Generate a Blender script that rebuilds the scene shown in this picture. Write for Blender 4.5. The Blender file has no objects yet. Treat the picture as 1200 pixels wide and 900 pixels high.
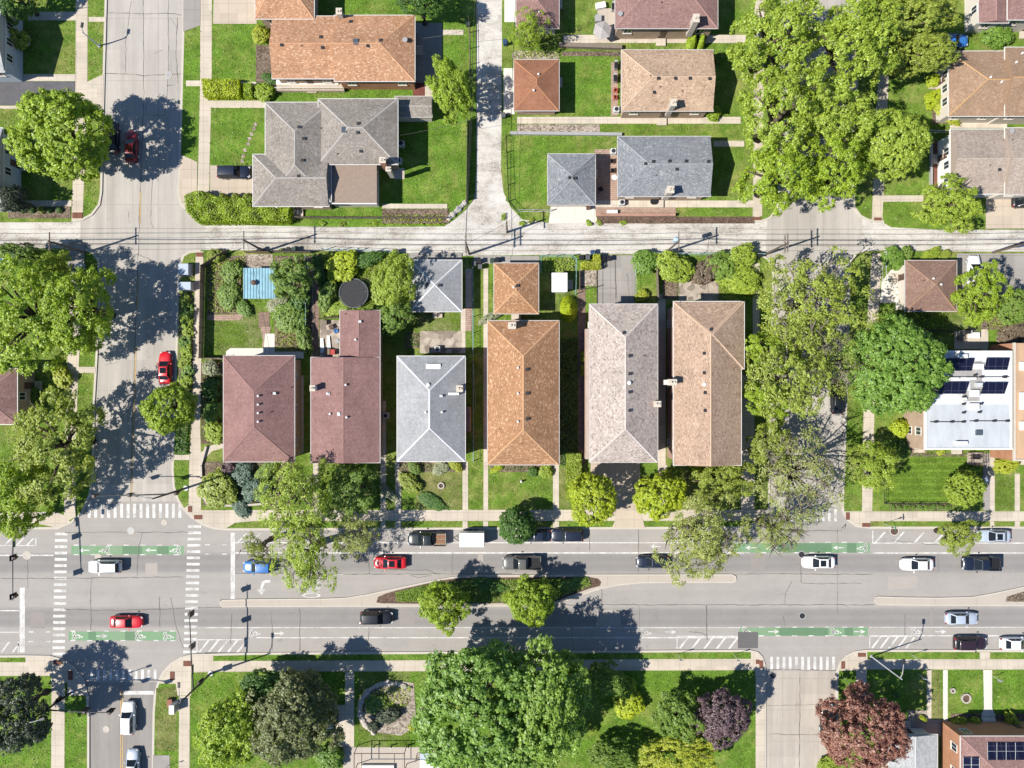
import bpy, bmesh, math, random
from mathutils import Vector, Matrix

# ---------------------------------------------------------------- camera, sky, sun, exposure
C = bpy.context.scene.collection
SC = bpy.context.scene
H = 107.0      # flying height in metres
PPM = 8.0      # photo pixels per metre on the ground
cam_d = bpy.data.cameras.new('drone_camera')
cam = bpy.data.objects.new('drone_camera', cam_d); C.objects.link(cam)
cam.location = (0, 0, H); cam.rotation_euler = (0, 0, 0)
cam_d.sensor_fit = 'HORIZONTAL'; cam_d.sensor_width = 36.0
cam_d.lens = 36.0 * H / 150.0
cam_d.clip_start = 0.5; cam_d.clip_end = 4000
SC.camera = cam

SUN_EL = math.radians(47.5)
SUN_DIR = Vector((0.948, 0.317, 0)).normalized() * math.cos(SUN_EL) + Vector((0, 0, -math.sin(SUN_EL)))
world = bpy.data.worlds.new('World'); SC.world = world; world.use_nodes = True
wn = world.node_tree.nodes; wl = world.node_tree.links
bg = wn.get('Background') or wn.new('ShaderNodeBackground')
out = wn.get('World Output') or wn.new('ShaderNodeOutputWorld')
wl.new(bg.outputs[0], out.inputs[0])
sky = wn.new('ShaderNodeTexSky'); sky.sky_type = 'NISHITA'; sky.sun_disc = False
sky.sun_elevation = SUN_EL; sky.sun_rotation = math.atan2(-0.948, -0.317) % (2 * math.pi)
sky.air_density = 1.0; sky.dust_density = 0.1; sky.ozone_density = 6.0
wl.new(sky.outputs[0], bg.inputs[0]); bg.inputs[1].default_value = 0.078
sun_d = bpy.data.lights.new('sun', 'SUN'); sun_d.energy = 4.6; sun_d.angle = math.radians(0.5); sun_d.color = (1.0, 0.95, 0.87)
sun = bpy.data.objects.new('sun', sun_d); C.objects.link(sun); sun.location = (-60, -20, 80)
sun.rotation_euler = SUN_DIR.to_track_quat('-Z', 'Y').to_euler()
SC.view_settings.view_transform = 'Standard'; SC.view_settings.look = 'None'
SC.view_settings.exposure = 0.89; SC.view_settings.gamma = 1.0; SC.view_settings.use_curve_mapping = False

# ---------------------------------------------------------------- helpers
R = random.Random(11)
ORG = {}
ROAD_Z = -0.12

def W(px, py, h=0.0):
    """photo position of a point at height h metres -> world position"""
    k = (1 - h / H) / PPM
    return Vector(((px - 600) * k, (450 - py) * k, h))

class MB:
    def __init__(s): s.v = []; s.f = []; s.uv = {}; s.mi = {}
    def poly(s, pts, uv=None, mi=0):
        i = len(s.v); s.v += [Vector(p) for p in pts]; s.f.append(tuple(range(i, i + len(pts))))
        if uv: s.uv[len(s.f) - 1] = uv
        if mi: s.mi[len(s.f) - 1] = mi
    def prism(s, pts, z0, z1, bottom=True):
        n = len(pts)
        a = sum(pts[i][0] * pts[(i + 1) % n][1] - pts[(i + 1) % n][0] * pts[i][1] for i in range(n))
        if a < 0: pts = pts[::-1]
        i = len(s.v)
        s.v += [Vector((p[0], p[1], z0)) for p in pts] + [Vector((p[0], p[1], z1)) for p in pts]
        s.f.append(tuple(range(i + n, i + 2 * n)))
        if bottom: s.f.append(tuple(range(i + n - 1, i - 1, -1)))
        for k in range(n): s.f.append((i + k, i + (k + 1) % n, i + n + (k + 1) % n, i + n + k))
    def box(s, x0, y0, z0, x1, y1, z1): s.prism([(x0, y0), (x1, y0), (x1, y1), (x0, y1)], z0, z1)
    def cbox(s, c, dx, dy, dz, rz=0):
        m = Matrix.Rotation(rz, 2)
        pts = [Vector((c[0], c[1])) + m @ Vector(q) for q in ((-dx/2, -dy/2), (dx/2, -dy/2), (dx/2, dy/2), (-dx/2, dy/2))]
        s.prism(pts, c[2], c[2] + dz)
    def cyl(s, c, r, h, n=16, r2=None):
        r2 = r if r2 is None else r2; i = len(s.v)
        for rr, z in ((r, 0), (r2, h)):
            for k in range(n):
                a = 2 * math.pi * k / n
                s.v.append(Vector((c[0] + rr * math.cos(a), c[1] + rr * math.sin(a), c[2] + z)))
        s.f.append(tuple(range(i + n, i + 2 * n))); s.f.append(tuple(range(i + n - 1, i - 1, -1)))
        for k in range(n): s.f.append((i + k, i + (k + 1) % n, i + n + (k + 1) % n, i + n + k))
    def tube(s, pts, rad, n=6):
        pts = [Vector(p) for p in pts]
        rad = rad if isinstance(rad, (list, tuple)) else [rad] * len(pts)
        i0 = len(s.v)
        for k, p in enumerate(pts):
            d = (pts[min(k + 1, len(pts) - 1)] - pts[max(k - 1, 0)]).normalized()
            u = d.cross(Vector((0, 0, 1)))
            if u.length < 1e-3: u = d.cross(Vector((0, 1, 0)))
            u.normalize(); w = d.cross(u)
            for j in range(n):
                a = 2 * math.pi * j / n
                s.v.append(p + (u * math.cos(a) + w * math.sin(a)) * rad[k])
        for k in range(len(pts) - 1):
            for j in range(n):
                a = i0 + k * n + j; b = i0 + k * n + (j + 1) % n
                s.f.append((a, b, b + n, a + n))
        s.f.append(tuple(i0 + j for j in range(n - 1, -1, -1)))
        e = i0 + (len(pts) - 1) * n; s.f.append(tuple(e + j for j in range(n)))
    def mesh(s, name, o=Vector((0, 0, 0)), smooth=False):
        me = bpy.data.meshes.new(name)
        me.from_pydata([tuple(v - o) for v in s.v], [], s.f)
        if s.uv:
            l = me.uv_layers.new(name='UVMap').data
            for p in me.polygons:
                uv = s.uv.get(p.index)
                if uv:
                    for q, li in zip(uv, p.loop_indices): l[li].uv = q
        for k, m in s.mi.items(): me.polygons[k].material_index = m
        if smooth:
            for p in me.polygons: p.use_smooth = True
        me.update(); return me
    def build(s, name, mat, parent=None, smooth=False, bevel=0):
        o = ORG.get(parent.name, Vector((0, 0, 0))) if parent else Vector((0, 0, 0))
        me = s.mesh(name, o, smooth)
        if bevel: bevel_mesh(me, bevel)
        for m in (mat if isinstance(mat, (list, tuple)) else [mat]): me.materials.append(m)
        ob = bpy.data.objects.new(name, me); C.objects.link(ob)
        if parent: ob.parent = parent; ORG[ob.name] = o
        return ob

def bevel_mesh(me, off, seg=2):
    bm = bmesh.new(); bm.from_mesh(me)
    bmesh.ops.remove_doubles(bm, verts=bm.verts, dist=1e-4)
    ed = [e for e in bm.edges if len(e.link_faces) == 2 and e.calc_face_angle(0) > 0.3]
    bmesh.ops.bevel(bm, geom=ed, offset=off, segments=seg, profile=0.6, affect='EDGES')
    bm.to_mesh(me); bm.free()

def tag(o, label=None, cat=None, group=None, kind=None):
    if label: o['label'] = label
    if cat: o['category'] = cat
    if group: o['group'] = group
    if kind: o['kind'] = kind
    return o
def thing(name, label, cat, loc, group=None, rz=0):
    o = bpy.data.objects.new(name, None); C.objects.link(o); o.empty_display_size = 0.3
    o.location = loc; o.rotation_euler = (0, 0, rz); ORG[o.name] = Vector(loc)
    return tag(o, label, cat, group)
def inst(name, me, parent, loc=(0, 0, 0), rz=0, scale=None, mat=None):
    o = bpy.data.objects.new(name, me); C.objects.link(o); o.parent = parent
    o.location = loc; o.rotation_euler = (0, 0, rz)
    if scale: o.scale = scale
    if mat:
        if not me.materials: me.materials.append(mat)
        o.material_slots[0].link = 'OBJECT'; o.material_slots[0].material = mat
    return o

# ---------------------------------------------------------------- materials
MATS = {}
ALB = [0.84]   # overall paleness of built surfaces
def lin(c):
    return tuple(x * ALB[0] for x in c) + (1.0,)
class NT:
    def __init__(s, name, rough=0.9):
        m = bpy.data.materials.new(name); m.use_nodes = True
        s.m = m; s.n = m.node_tree.nodes; s.l = m.node_tree.links
        s.b = s.n['Principled BSDF']; s.b.inputs['Roughness'].default_value = rough
        s.b.inputs['Specular IOR Level'].default_value = 0.3
    def node(s, t, **kw):
        n = s.n.new(t)
        for k, v in kw.items(): setattr(n, k, v)
        return n
    def coord(s, which='Object'):
        return s.node('ShaderNodeTexCoord').outputs[which]
    def geo_pos(s): return s.node('ShaderNodeNewGeometry').outputs['Position']
    def mapv(s, vec, scale=(1, 1, 1), loc=(0, 0, 0)):
        m = s.node('ShaderNodeMapping'); m.inputs['Scale'].default_value = scale; m.inputs['Location'].default_value = loc
        s.l.new(vec, m.inputs['Vector']); return m.outputs[0]
    def noise(s, vec, scale, detail=3, rough=0.6, out='Fac', dist=0):
        n = s.node('ShaderNodeTexNoise'); n.inputs['Scale'].default_value = scale
        n.inputs['Detail'].default_value = detail; n.inputs['Roughness'].default_value = rough; n.inputs['Distortion'].default_value = dist
        s.l.new(vec, n.inputs['Vector']); return n.outputs[out]
    def math(s, op, a, b=None, c=None, clamp=False):
        n = s.node('ShaderNodeMath', operation=op); n.use_clamp = clamp
        for i, x in enumerate((a, b, c)):
            if x is None: continue
            if isinstance(x, (int, float)): n.inputs[i].default_value = x
            else: s.l.new(x, n.inputs[i])
        return n.outputs[0]
    def ramp(s, fac, stops, interp='LINEAR'):
        n = s.node('ShaderNodeValToRGB'); e = n.color_ramp.elements; n.color_ramp.interpolation = interp
        while len(e) < len(stops): e.new(0.5)
        for el, (p, c) in zip(e, stops): el.position = p; el.color = lin(c) if not isinstance(c, (int, float)) else (c, c, c, 1)
        s.l.new(fac, n.inputs[0]); return n.outputs[0]
    def mix(s, fac, a, b, mode='MIX'):
        n = s.node('ShaderNodeMix', data_type='RGBA', blend_type=mode)
        for i, x in ((0, fac), (6, a), (7, b)):
            if isinstance(x, (int, float)): n.inputs[i].default_value = x if i == 0 else (x, x, x, 1)
            elif isinstance(x, tuple): n.inputs[i].default_value = lin(x)
            else: s.l.new(x, n.inputs[i])
        return n.outputs[2]
    def sep(s, vec):
        n = s.node('ShaderNodeSeparateXYZ'); s.l.new(vec, n.inputs[0]); return n.outputs
    def comb(s, x, y, z=0.0):
        n = s.node('ShaderNodeCombineXYZ')
        for i, q in enumerate((x, y, z)):
            if isinstance(q, (int, float)): n.inputs[i].default_value = q
            else: s.l.new(q, n.inputs[i])
        return n.outputs[0]
    def color(s, c):
        if isinstance(c, tuple): s.b.inputs['Base Color'].default_value = lin(c)
        else: s.l.new(c, s.b.inputs['Base Color'])
    def bump(s, h, strength=0.3, dist=0.05):
        n = s.node('ShaderNodeBump'); n.inputs['Strength'].default_value = strength; n.inputs['Distance'].default_value = dist
        s.l.new(h, n.inputs['Height']); s.l.new(n.outputs[0], s.b.inputs['Normal'])
    def band(s, v, lo, hi, soft):
        """1 inside lo..hi with soft edges"""
        a = s.math('DIVIDE', s.math('SUBTRACT', v, lo - soft), 2 * soft, clamp=True)
        b = s.math('DIVIDE', s.math('SUBTRACT', hi + soft, v), 2 * soft, clamp=True)
        return s.math('MULTIPLY', a, b)
    def joint(s, v, step, width, off=0.0):
        """1 on a thin line every step metres"""
        f = s.math('FRACT', s.math('DIVIDE', s.math('ADD', v, 1000.0 + off), step))
        d = s.math('ABSOLUTE', s.math('SUBTRACT', f, 0.5))
        return s.math('GREATER_THAN', d, 0.5 - width / step / 2)

def sc3(c, k): return tuple(x * k for x in c)

def plain(name, c, rough=0.6, metal=0.0, coat=0.0, var=0.15, scale=3.0):
    if name in MATS: return MATS[name]
    t = NT(name, rough); t.b.inputs['Metallic'].default_value = metal; t.b.inputs['Coat Weight'].default_value = coat
    n = t.noise(t.coord(), scale, 4)
    t.color(t.ramp(n, [(0.25, sc3(c, 1 - var)), (0.75, sc3(c, 1 + var))]))
    MATS[name] = t.m; return t.m

def grass_mat(name, a, b, dry, dryamt=0.5, stripes=False):
    ALB[0] = 1.0; t = NT(name, 0.95); p = t.geo_pos()
    fine = t.noise(p, 3.4, 6, 0.85); big = t.noise(p, 0.22, 4, 0.65); mid = t.noise(p, 0.9, 3, 0.6)
    c = t.ramp(fine, [(0.34, a), (0.66, b)])
    dm = t.ramp(t.math('ADD', t.math('MULTIPLY', big, 0.65), t.math('MULTIPLY', mid, 0.35)), [(0.62 - 0.2 * dryamt, 0.0), (0.85 - 0.2 * dryamt, 0.75)])
    c = t.mix(dm, c, dry)
    dark = t.ramp(t.noise(p, 0.5, 4, 0.7), [(0.30, 0.58), (0.62, 1.08)])
    c = t.mix(1.0, c, dark, 'MULTIPLY')
    if stripes:
        y = t.sep(p)[1]
        st = t.ramp(t.math('SINE', t.math('MULTIPLY', y, 6.3)), [(0.2, 0.85), (0.8, 1.1)])
        c = t.mix(1.0, c, st, 'MULTIPLY')
    t.color(c); t.bump(t.noise(p, 9.0, 4, 0.8), 0.9, 0.12); t.b.inputs['Specular IOR Level'].default_value = 0.1
    MATS[name] = t.m; ALB[0] = 0.84; return t.m

def concrete(name, c, step=(0, 0), jw=0.06, var=0.12, off=(0, 0), jdark=0.62, streak=None, bump=0.15):
    t = NT(name, 0.9); p = t.geo_pos(); s = t.sep(p)
    n1 = t.noise(p, 0.35, 5, 0.6); n2 = t.noise(p, 3.5, 5, 0.7)
    k = t.math('ADD', t.math('MULTIPLY', n1, 0.6), t.math('MULTIPLY', n2, 0.4))
    col = t.ramp(k, [(0.3, sc3(c, 1 - var)), (0.55, c), (0.75, sc3(c, 1 + var))])
    if streak:
        v = t.mapv(p, streak)
        col = t.mix(1.0, col, t.ramp(t.noise(v, 1.0, 4, 0.65), [(0.3, 0.84), (0.65, 1.07)]), 'MULTIPLY')
        col = t.mix(1.0, col, t.ramp(t.noise(p, 0.8, 5, 0.72), [(0.60, 1.0), (0.78, 0.78)]), 'MULTIPLY')
    for i in (0, 1):
        if step[i]:
            j = t.joint(s[i], step[i], jw, off[i])
            # panels differ a little
            col = t.mix(t.math('MULTIPLY', j, 0.8), col, sc3(c, jdark))
    if step[0] and step[1]:
        cell = t.comb(t.math('FLOOR', t.math('DIVIDE', t.math('ADD', s[0], 1000 + off[0] + step[0] / 2), step[0])), t.math('FLOOR', t.math('DIVIDE', t.math('ADD', s[1], 1000 + off[1] + step[1] / 2), step[1])))
        wn_ = t.node('ShaderNodeTexWhiteNoise', noise_dimensions='2D'); t.l.new(cell, wn_.inputs['Vector'])
        col = t.mix(1.0, col, t.ramp(wn_.outputs[0], [(0, 0.90), (1, 1.06)]), 'MULTIPLY')
    t.color(col); t.bump(n2, bump, 0.03)
    MATS[name] = t.m; return t.m

def shingles(name, dark, mid, light, cell=(0.24, 0.14), contrast=1.0):
    t = NT(name, 0.95); uv = t.coord('UV'); s = t.sep(uv)
    row = t.math('FLOOR', t.math('DIVIDE', t.math('ADD', s[1], 500.0), cell[1]))
    sh = t.math('MULTIPLY', t.math('FRACT', t.math('MULTIPLY', row, 0.618)), cell[0])
    colx = t.math('FLOOR', t.math('DIVIDE', t.math('ADD', t.math('ADD', s[0], 500.0), sh), cell[0]))
    w = t.node('ShaderNodeTexWhiteNoise', noise_dimensions='2D'); t.l.new(t.comb(colx, row), w.inputs['Vector'])
    col = t.ramp(w.outputs[0], [(0.0, dark), (0.22, sc3(mid, .95)), (0.8, sc3(mid, 1.04)), (1.0, light)])
    big = t.noise(t.mapv(uv, (1, 1.6, 1)), 0.22, 5, 0.68)
    col = t.mix(1.0, col, t.ramp(big, [(0.3, 0.82), (0.5, 0.98), (0.72, 1.1)]), 'MULTIPLY')
    streak = t.noise(t.mapv(uv, (2.2, 0.25, 1)), 1.0, 4, 0.7)
    col = t.mix(1.0, col, t.ramp(streak, [(0.3, 0.9), (0.65, 1.05)]), 'MULTIPLY')
    edge = t.math('FRACT', t.math('DIVIDE', t.math('ADD', s[1], 500.0), cell[1]))
    col = t.mix(1.0, col, t.ramp(edge, [(0.0, 0.72), (0.22, 1.0)]), 'MULTIPLY')
    t.color(col); t.bump(t.math('ADD', edge, t.math('MULTIPLY', w.outputs[0], 0.5)), 0.25, 0.02)
    MATS[name] = t.m; return t.m

def bricks(name, a, b, mortar, scale=1.0, bw=0.22, bh=0.075):
    t = NT(name, 0.9); p = t.geo_pos(); s = t.sep(p)
    br = t.node('ShaderNodeTexBrick'); br.inputs['Scale'].default_value = scale
    br.inputs['Brick Width'].default_value = bw; br.inputs['Row Height'].default_value = bh; br.inputs['Mortar Size'].default_value = 0.008
    br.inputs['Color1'].default_value = lin(a); br.inputs['Color2'].default_value = lin(b); br.inputs['Mortar'].default_value = lin(mortar)
    t.l.new(t.comb(t.math('ADD', s[0], s[1]), s[2]), br.inputs['Vector'])
    n = t.noise(p, 0.8, 4)
    t.color(t.mix(1.0, br.outputs['Color'], t.ramp(n, [(0.3, 0.85), (0.7, 1.12)]), 'MULTIPLY'))
    MATS[name] = t.m; return t.m

def pavers(name, a, b, joint, bw=0.6, bh=0.3):
    t = NT(name, 0.9); p = t.geo_pos()
    br = t.node('ShaderNodeTexBrick'); br.inputs['Scale'].default_value = 1
    br.inputs['Brick Width'].default_value = bw; br.inputs['Row Height'].default_value = bh; br.inputs['Mortar Size'].default_value = 0.03
    br.inputs['Color1'].default_value = lin(a); br.inputs['Color2'].default_value = lin(b); br.inputs['Mortar'].default_value = lin(joint)
    t.l.new(p, br.inputs['Vector'])
    t.color(t.mix(1.0, br.outputs['Color'], t.ramp(t.noise(p, 1.2, 4), [(0.3, 0.85), (0.7, 1.12)]), 'MULTIPLY'))
    MATS[name] = t.m; return t.m

def speckle(name, stops, scale=6.0, big=0.5):
    t = NT(name, 0.95); p = t.geo_pos()
    v = t.node('ShaderNodeTexVoronoi'); v.inputs['Scale'].default_value = scale; t.l.new(p, v.inputs['Vector'])
    k = t.math('ADD', t.math('MULTIPLY', t.sep(v.outputs['Color'])[0], 0.5), t.math('MULTIPLY', t.noise(p, big, 4, 0.65), 0.5))
    t.color(t.ramp(k, stops)); t.bump(v.outputs['Distance'], 0.5, 0.05)
    MATS[name] = t.m; return t.m

def foliage(name, dark, mid, light, trans=0.42):
    ALB[0] = 1.36; t = NT(name, 0.7)
    g = t.node('ShaderNodeNewGeometry'); rnd = g.outputs['Random Per Island']
    pos = g.outputs['Position']
    n = t.noise(pos, 0.45, 3, 0.6); n2 = t.noise(pos, 1.6, 3, 0.6)
    k = t.math('ADD', t.math('MULTIPLY', rnd, 0.5), t.math('ADD', t.math('MULTIPLY', n, 0.3), t.math('MULTIPLY', n2, 0.25)))
    col = t.ramp(k, [(0.2, dark), (0.5, mid), (0.85, light)])
    d = t.node('ShaderNodeBsdfDiffuse'); tr = t.node('ShaderNodeBsdfTranslucent'); gl = t.node('ShaderNodeBsdfGlossy')
    gl.inputs['Roughness'].default_value = 0.5; gl.inputs['Color'].default_value = (0.8, 0.85, 0.8, 1)
    t.l.new(col, d.inputs[0])
    hs = t.node('ShaderNodeHueSaturation'); hs.inputs['Hue'].default_value = 0.485; hs.inputs['Saturation'].default_value = 1.15; hs.inputs['Value'].default_value = 1.25
    t.l.new(col, hs.inputs['Color']); t.l.new(hs.outputs[0], tr.inputs[0])
    m1 = t.node('ShaderNodeMixShader'); m1.inputs[0].default_value = trans; t.l.new(d.outputs[0], m1.inputs[1]); t.l.new(tr.outputs[0], m1.inputs[2])
    m2 = t.node('ShaderNodeMixShader'); m2.inputs[0].default_value = 0.035; t.l.new(m1.outputs[0], m2.inputs[1]); t.l.new(gl.outputs[0], m2.inputs[2])
    t.l.new(m2.outputs[0], t.n['Material Output'].inputs[0])
    MATS[name] = t.m; ALB[0] = 0.84; return t.m

def paint(name, c, rough=0.35):
    if name in MATS: return MATS[name]
    t = NT(name, rough); t.b.inputs['Coat Weight'].default_value = 0.4; t.b.inputs['Coat Roughness'].default_value = 0.08
    t.b.inputs['Specular IOR Level'].default_value = 0.5
    n = t.noise(t.coord(), 2.0, 4)
    t.color(t.ramp(n, [(0.3, sc3(c, 0.9)), (0.7, sc3(c, 1.05))]))
    MATS[name] = t.m; return t.m

def worn_paint(name, c, wear=0.35, under=(0.2, 0.19, 0.18)):
    t = NT(name, 0.8); p = t.geo_pos()
    k = t.math('ADD', t.math('MULTIPLY', t.noise(p, 7.0, 5, 0.75), 0.55), t.math('MULTIPLY', t.noise(p, 0.8, 3), 0.45))
    t.color(t.mix(t.ramp(k, [(0.36, wear * 2.0), (0.60, wear * .25)]), c, under))
    MATS[name] = t.m; return t.m

G_A = grass_mat('grass', (0.062, 0.124, 0.015), (0.172, 0.268, 0.038), (0.32, 0.29, 0.105), 0.8)
G_V = grass_mat('vivid_grass', (0.056, 0.126, 0.013), (0.158, 0.272, 0.033), (0.29, 0.285, 0.085), 0.7)
G_S = grass_mat('mown_grass', (0.072, 0.135, 0.015), (0.155, 0.245, 0.03), (0.19, 0.22, 0.05), 0.35, True)
G_D = grass_mat('dry_grass', (0.085, 0.12, 0.025), (0.17, 0.205, 0.048), (0.28, 0.245, 0.115), 1.0)
G_W = grass_mat('weedy_grass', (0.055, 0.105, 0.014), (0.16, 0.22, 0.035), (0.30, 0.27, 0.15), 0.8)

M_WALK = concrete('sidewalk_concrete', (0.505, 0.44, 0.355), (1.55, 1.55), 0.05, 0.10)
M_PATH = concrete('path_concrete', (0.53, 0.465, 0.38), (1.3, 1.3), 0.05, 0.12)
M_DRIVE = concrete('driveway_concrete', (0.475, 0.40, 0.315), (2.7, 2.7), 0.06, 0.13)
M_WHITE_C = concrete('white_concrete', (0.62, 0.585, 0.52), (2.9, 0), 0.05, 0.07)
M_GREY_C = concrete('grey_concrete', (0.30, 0.28, 0.255), (3.2, 3.6), 0.06, 0.14)
M_KERB = concrete('kerb_concrete', (0.50, 0.455, 0.39), (0, 0), 0.05, 0.12)
M_MEDIAN = concrete('median_concrete', (0.43, 0.378, 0.32), (6.0, 0), 0.05, 0.08)
M_STREET = concrete('street_concrete', (0.41, 0.378, 0.337), (3.75, 9.1), 0.07, 0.08, (0.6, 2.0), 0.72, streak=(0.9, 0.05, 1))
M_SOUTH = concrete('south_street_concrete', (0.265, 0.245, 0.225), (0, 0), 0.07, 0.08, streak=(0.9, 0.05, 1))
M_SOUTH_R = concrete('tan_street_concrete', (0.42, 0.375, 0.32), (5.2, 4.6), 0.07, 0.09, (0.3, 0), 0.72, streak=(0.8, 0.06, 1))
M_GRAVEL = None
M_ASPHALT = concrete('driveway_asphalt', (0.115, 0.112, 0.12), (0, 0), var=0.3, streak=(0.4, 1.2, 1))
M_SOIL = speckle('garden_soil', [(0.25, (0.06, 0.043, 0.03)), (0.5, (0.14, 0.105, 0.075)), (0.8, (0.27, 0.21, 0.155))], 7.0)
M_MULCH = speckle('brown_mulch', [(0.25, (0.05, 0.03, 0.022)), (0.6, (0.13, 0.085, 0.06)), (0.85, (0.22, 0.16, 0.12))], 9.0)
M_PEBBLE = speckle('pebbles', [(0.25, (0.14, 0.11, 0.085)), (0.5, (0.30, 0.25, 0.2)), (0.8, (0.48, 0.42, 0.35))], 5.0)
M_FLAG = speckle('flagstones', [(0.2, (0.17, 0.14, 0.115)), (0.5, (0.34, 0.29, 0.235)), (0.8, (0.46, 0.40, 0.33))], 1.3, 0.9)
M_PAVER = pavers('pink_pavers', (0.40, 0.28, 0.215), (0.33, 0.225, 0.175), (0.22, 0.16, 0.13))
M_BRICKPAV = pavers('brick_pavers', (0.30, 0.20, 0.155), (0.20, 0.13, 0.10), (0.16, 0.12, 0.09), 0.4, 0.2)
M_TACT = pavers('tactile_red', (0.20, 0.085, 0.055), (0.17, 0.07, 0.045), (0.12, 0.05, 0.035), 0.3, 0.3)
M_DECK = pavers('red_deck', (0.22, 0.07, 0.05), (0.18, 0.06, 0.045), (0.1, 0.035, 0.03), 4.0, 0.14)

def avenue_mat():
    t = NT('avenue_concrete', 0.9); p = t.geo_pos(); s = t.sep(p)
    n1 = t.noise(p, 0.3, 5, 0.65); n2 = t.noise(p, 4.0, 5, 0.7); st = t.noise(t.mapv(p, (0.035, 0.9, 1)), 1.0, 5, 0.65)
    k = t.math('ADD', t.math('MULTIPLY', n1, 0.4), t.math('ADD', t.math('MULTIPLY', n2, 0.25), t.math('MULTIPLY', st, 0.35)))
    c = (0.33, 0.306, 0.281)
    col = t.ramp(k, [(0.3, sc3(c, 0.84)), (0.52, c), (0.72, sc3(c, 1.13))])
    y = lambda py: (450 - py) / PPM
    l1 = t.band(s[1], y(671), y(649), 0.25); l2 = t.band(s[1], y(735), y(713), 0.25)
    lane = t.math('MAXIMUM', l1, l2)
    col = t.mix(t.math('MULTIPLY', lane, 0.8), col, t.mix(1.0, col, (0.84, 0.86, 0.89), 'MULTIPLY'))
    for a, b in ((666, 662), (656, 652.5), (731, 727), (721, 717.5)):
        tr = t.band(s[1], y(a), y(b), 0.3)
        col = t.mix(t.math('MULTIPLY', tr, t.math('MULTIPLY', st, 0.6)), col, sc3(c, 0.55))
    oil = t.ramp(t.noise(t.mapv(p, (0.6, 1.0, 1)), 0.9, 5, 0.7), [(0.60, 1.0), (0.76, 0.78)]); col = t.mix(1.0, col, oil, 'MULTIPLY')
    t.color(col); t.bump(n2, 0.15, 0.03); return t.m
M_AVENUE = avenue_mat()
def gravel_mat():
    t = NT('alley_gravel', 0.95); p = t.geo_pos(); s = t.sep(p)
    st = t.noise(t.mapv(p, (0.11, 0.45, 1)), 1.0, 7, 0.7, dist=0.8)
    v = t.node('ShaderNodeTexVoronoi'); v.inputs['Scale'].default_value = 13.0; t.l.new(p, v.inputs['Vector'])
    big = t.noise(p, 0.25, 4, 0.7)
    k = t.math('ADD', t.math('MULTIPLY', st, 0.55), t.math('ADD', t.math('MULTIPLY', t.sep(v.outputs['Color'])[0], 0.15), t.math('MULTIPLY', big, 0.42)))
    t.color(t.ramp(k, [(0.44, (0.255, 0.225, 0.19)), (0.51, (0.41, 0.38, 0.335)), (0.59, (0.53, 0.50, 0.455)), (0.72, (0.60, 0.575, 0.535))]))
    t.bump(v.outputs['Distance'], 0.25, 0.03); return t.m
M_GRAVEL = gravel_mat()
M_MARK = worn_paint('white_road_paint', (0.78, 0.76, 0.72), 0.42)
M_MARKY = worn_paint('yellow_road_paint', (0.58, 0.34, 0.06), 0.4, (0.27, 0.25, 0.22))
M_GREEN = worn_paint('green_lane_paint', (0.135, 0.29, 0.13), 0.38, (0.24, 0.28, 0.22))
M_GREEN_D = worn_paint('dark_green_lane_paint', (0.095, 0.205, 0.10), 0.38, (0.15, 0.2, 0.14))
M_TAR = plain('crack_tar', (0.135, 0.122, 0.11), 0.9)
M_PATCH = concrete('asphalt_patch', (0.125, 0.12, 0.118), var=0.12)

SH = {
 'orange': shingles('orange_shingles', (0.25, 0.128, 0.066), (0.355, 0.19, 0.10), (0.54, 0.36, 0.225)),
 'salmon': shingles('salmon_shingles', (0.31, 0.16, 0.09), (0.43, 0.235, 0.135), (0.62, 0.42, 0.28)),
 'plum': shingles('plum_shingles', (0.205, 0.115, 0.104), (0.25, 0.143, 0.130), (0.30, 0.18, 0.163), (0.24, 0.14)),
 'grey': shingles('light_grey_shingles', (0.27, 0.275, 0.28), (0.315, 0.32, 0.325), (0.375, 0.38, 0.385), (0.24, 0.14)),
 'ash': shingles('pale_ash_shingles', (0.24, 0.197, 0.17), (0.41, 0.348, 0.305), (0.54, 0.475, 0.425), (0.24, 0.16)),
 'tan': shingles('tan_shingles', (0.25, 0.165, 0.115), (0.38, 0.265, 0.19), (0.49, 0.365, 0.275), (0.24, 0.14)),
 'tan2': shingles('light_tan_shingles', (0.28, 0.19, 0.13), (0.42, 0.295, 0.205), (0.54, 0.41, 0.30), (0.24, 0.14)),
 'stone': shingles('stone_grey_shingles', (0.175, 0.153, 0.13), (0.258, 0.23, 0.20), (0.35, 0.318, 0.28), (0.24, 0.14)),
 'slate': shingles('slate_shingles', (0.145, 0.155, 0.17), (0.215, 0.225, 0.24), (0.33, 0.335, 0.34), (0.24, 0.14)),
 'rust': shingles('rust_shingles', (0.235, 0.105, 0.06), (0.285, 0.13, 0.075), (0.33, 0.16, 0.1), (0.24, 0.14)),
 'brown': shingles('brown_shingles', (0.185, 0.11, 0.085), (0.225, 0.14, 0.108), (0.29, 0.19, 0.15), (0.24, 0.14)),
 'mauve': shingles('mauve_shingles', (0.20, 0.115, 0.10), (0.26, 0.155, 0.14), (0.33, 0.21, 0.19), (0.24, 0.14)),
 'camel': shingles('camel_shingles', (0.25, 0.16, 0.10), (0.31, 0.205, 0.135), (0.39, 0.27, 0.185), (0.24, 0.14)),
 'taupe': shingles('taupe_shingles', (0.27, 0.215, 0.175), (0.36, 0.295, 0.245), (0.45, 0.38, 0.32), (0.24, 0.14)),
 'palegrey': shingles('weathered_grey_shingles', (0.30, 0.31, 0.315), (0.39, 0.40, 0.40), (0.47, 0.475, 0.47), (0.24, 0.14)),
}
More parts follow.
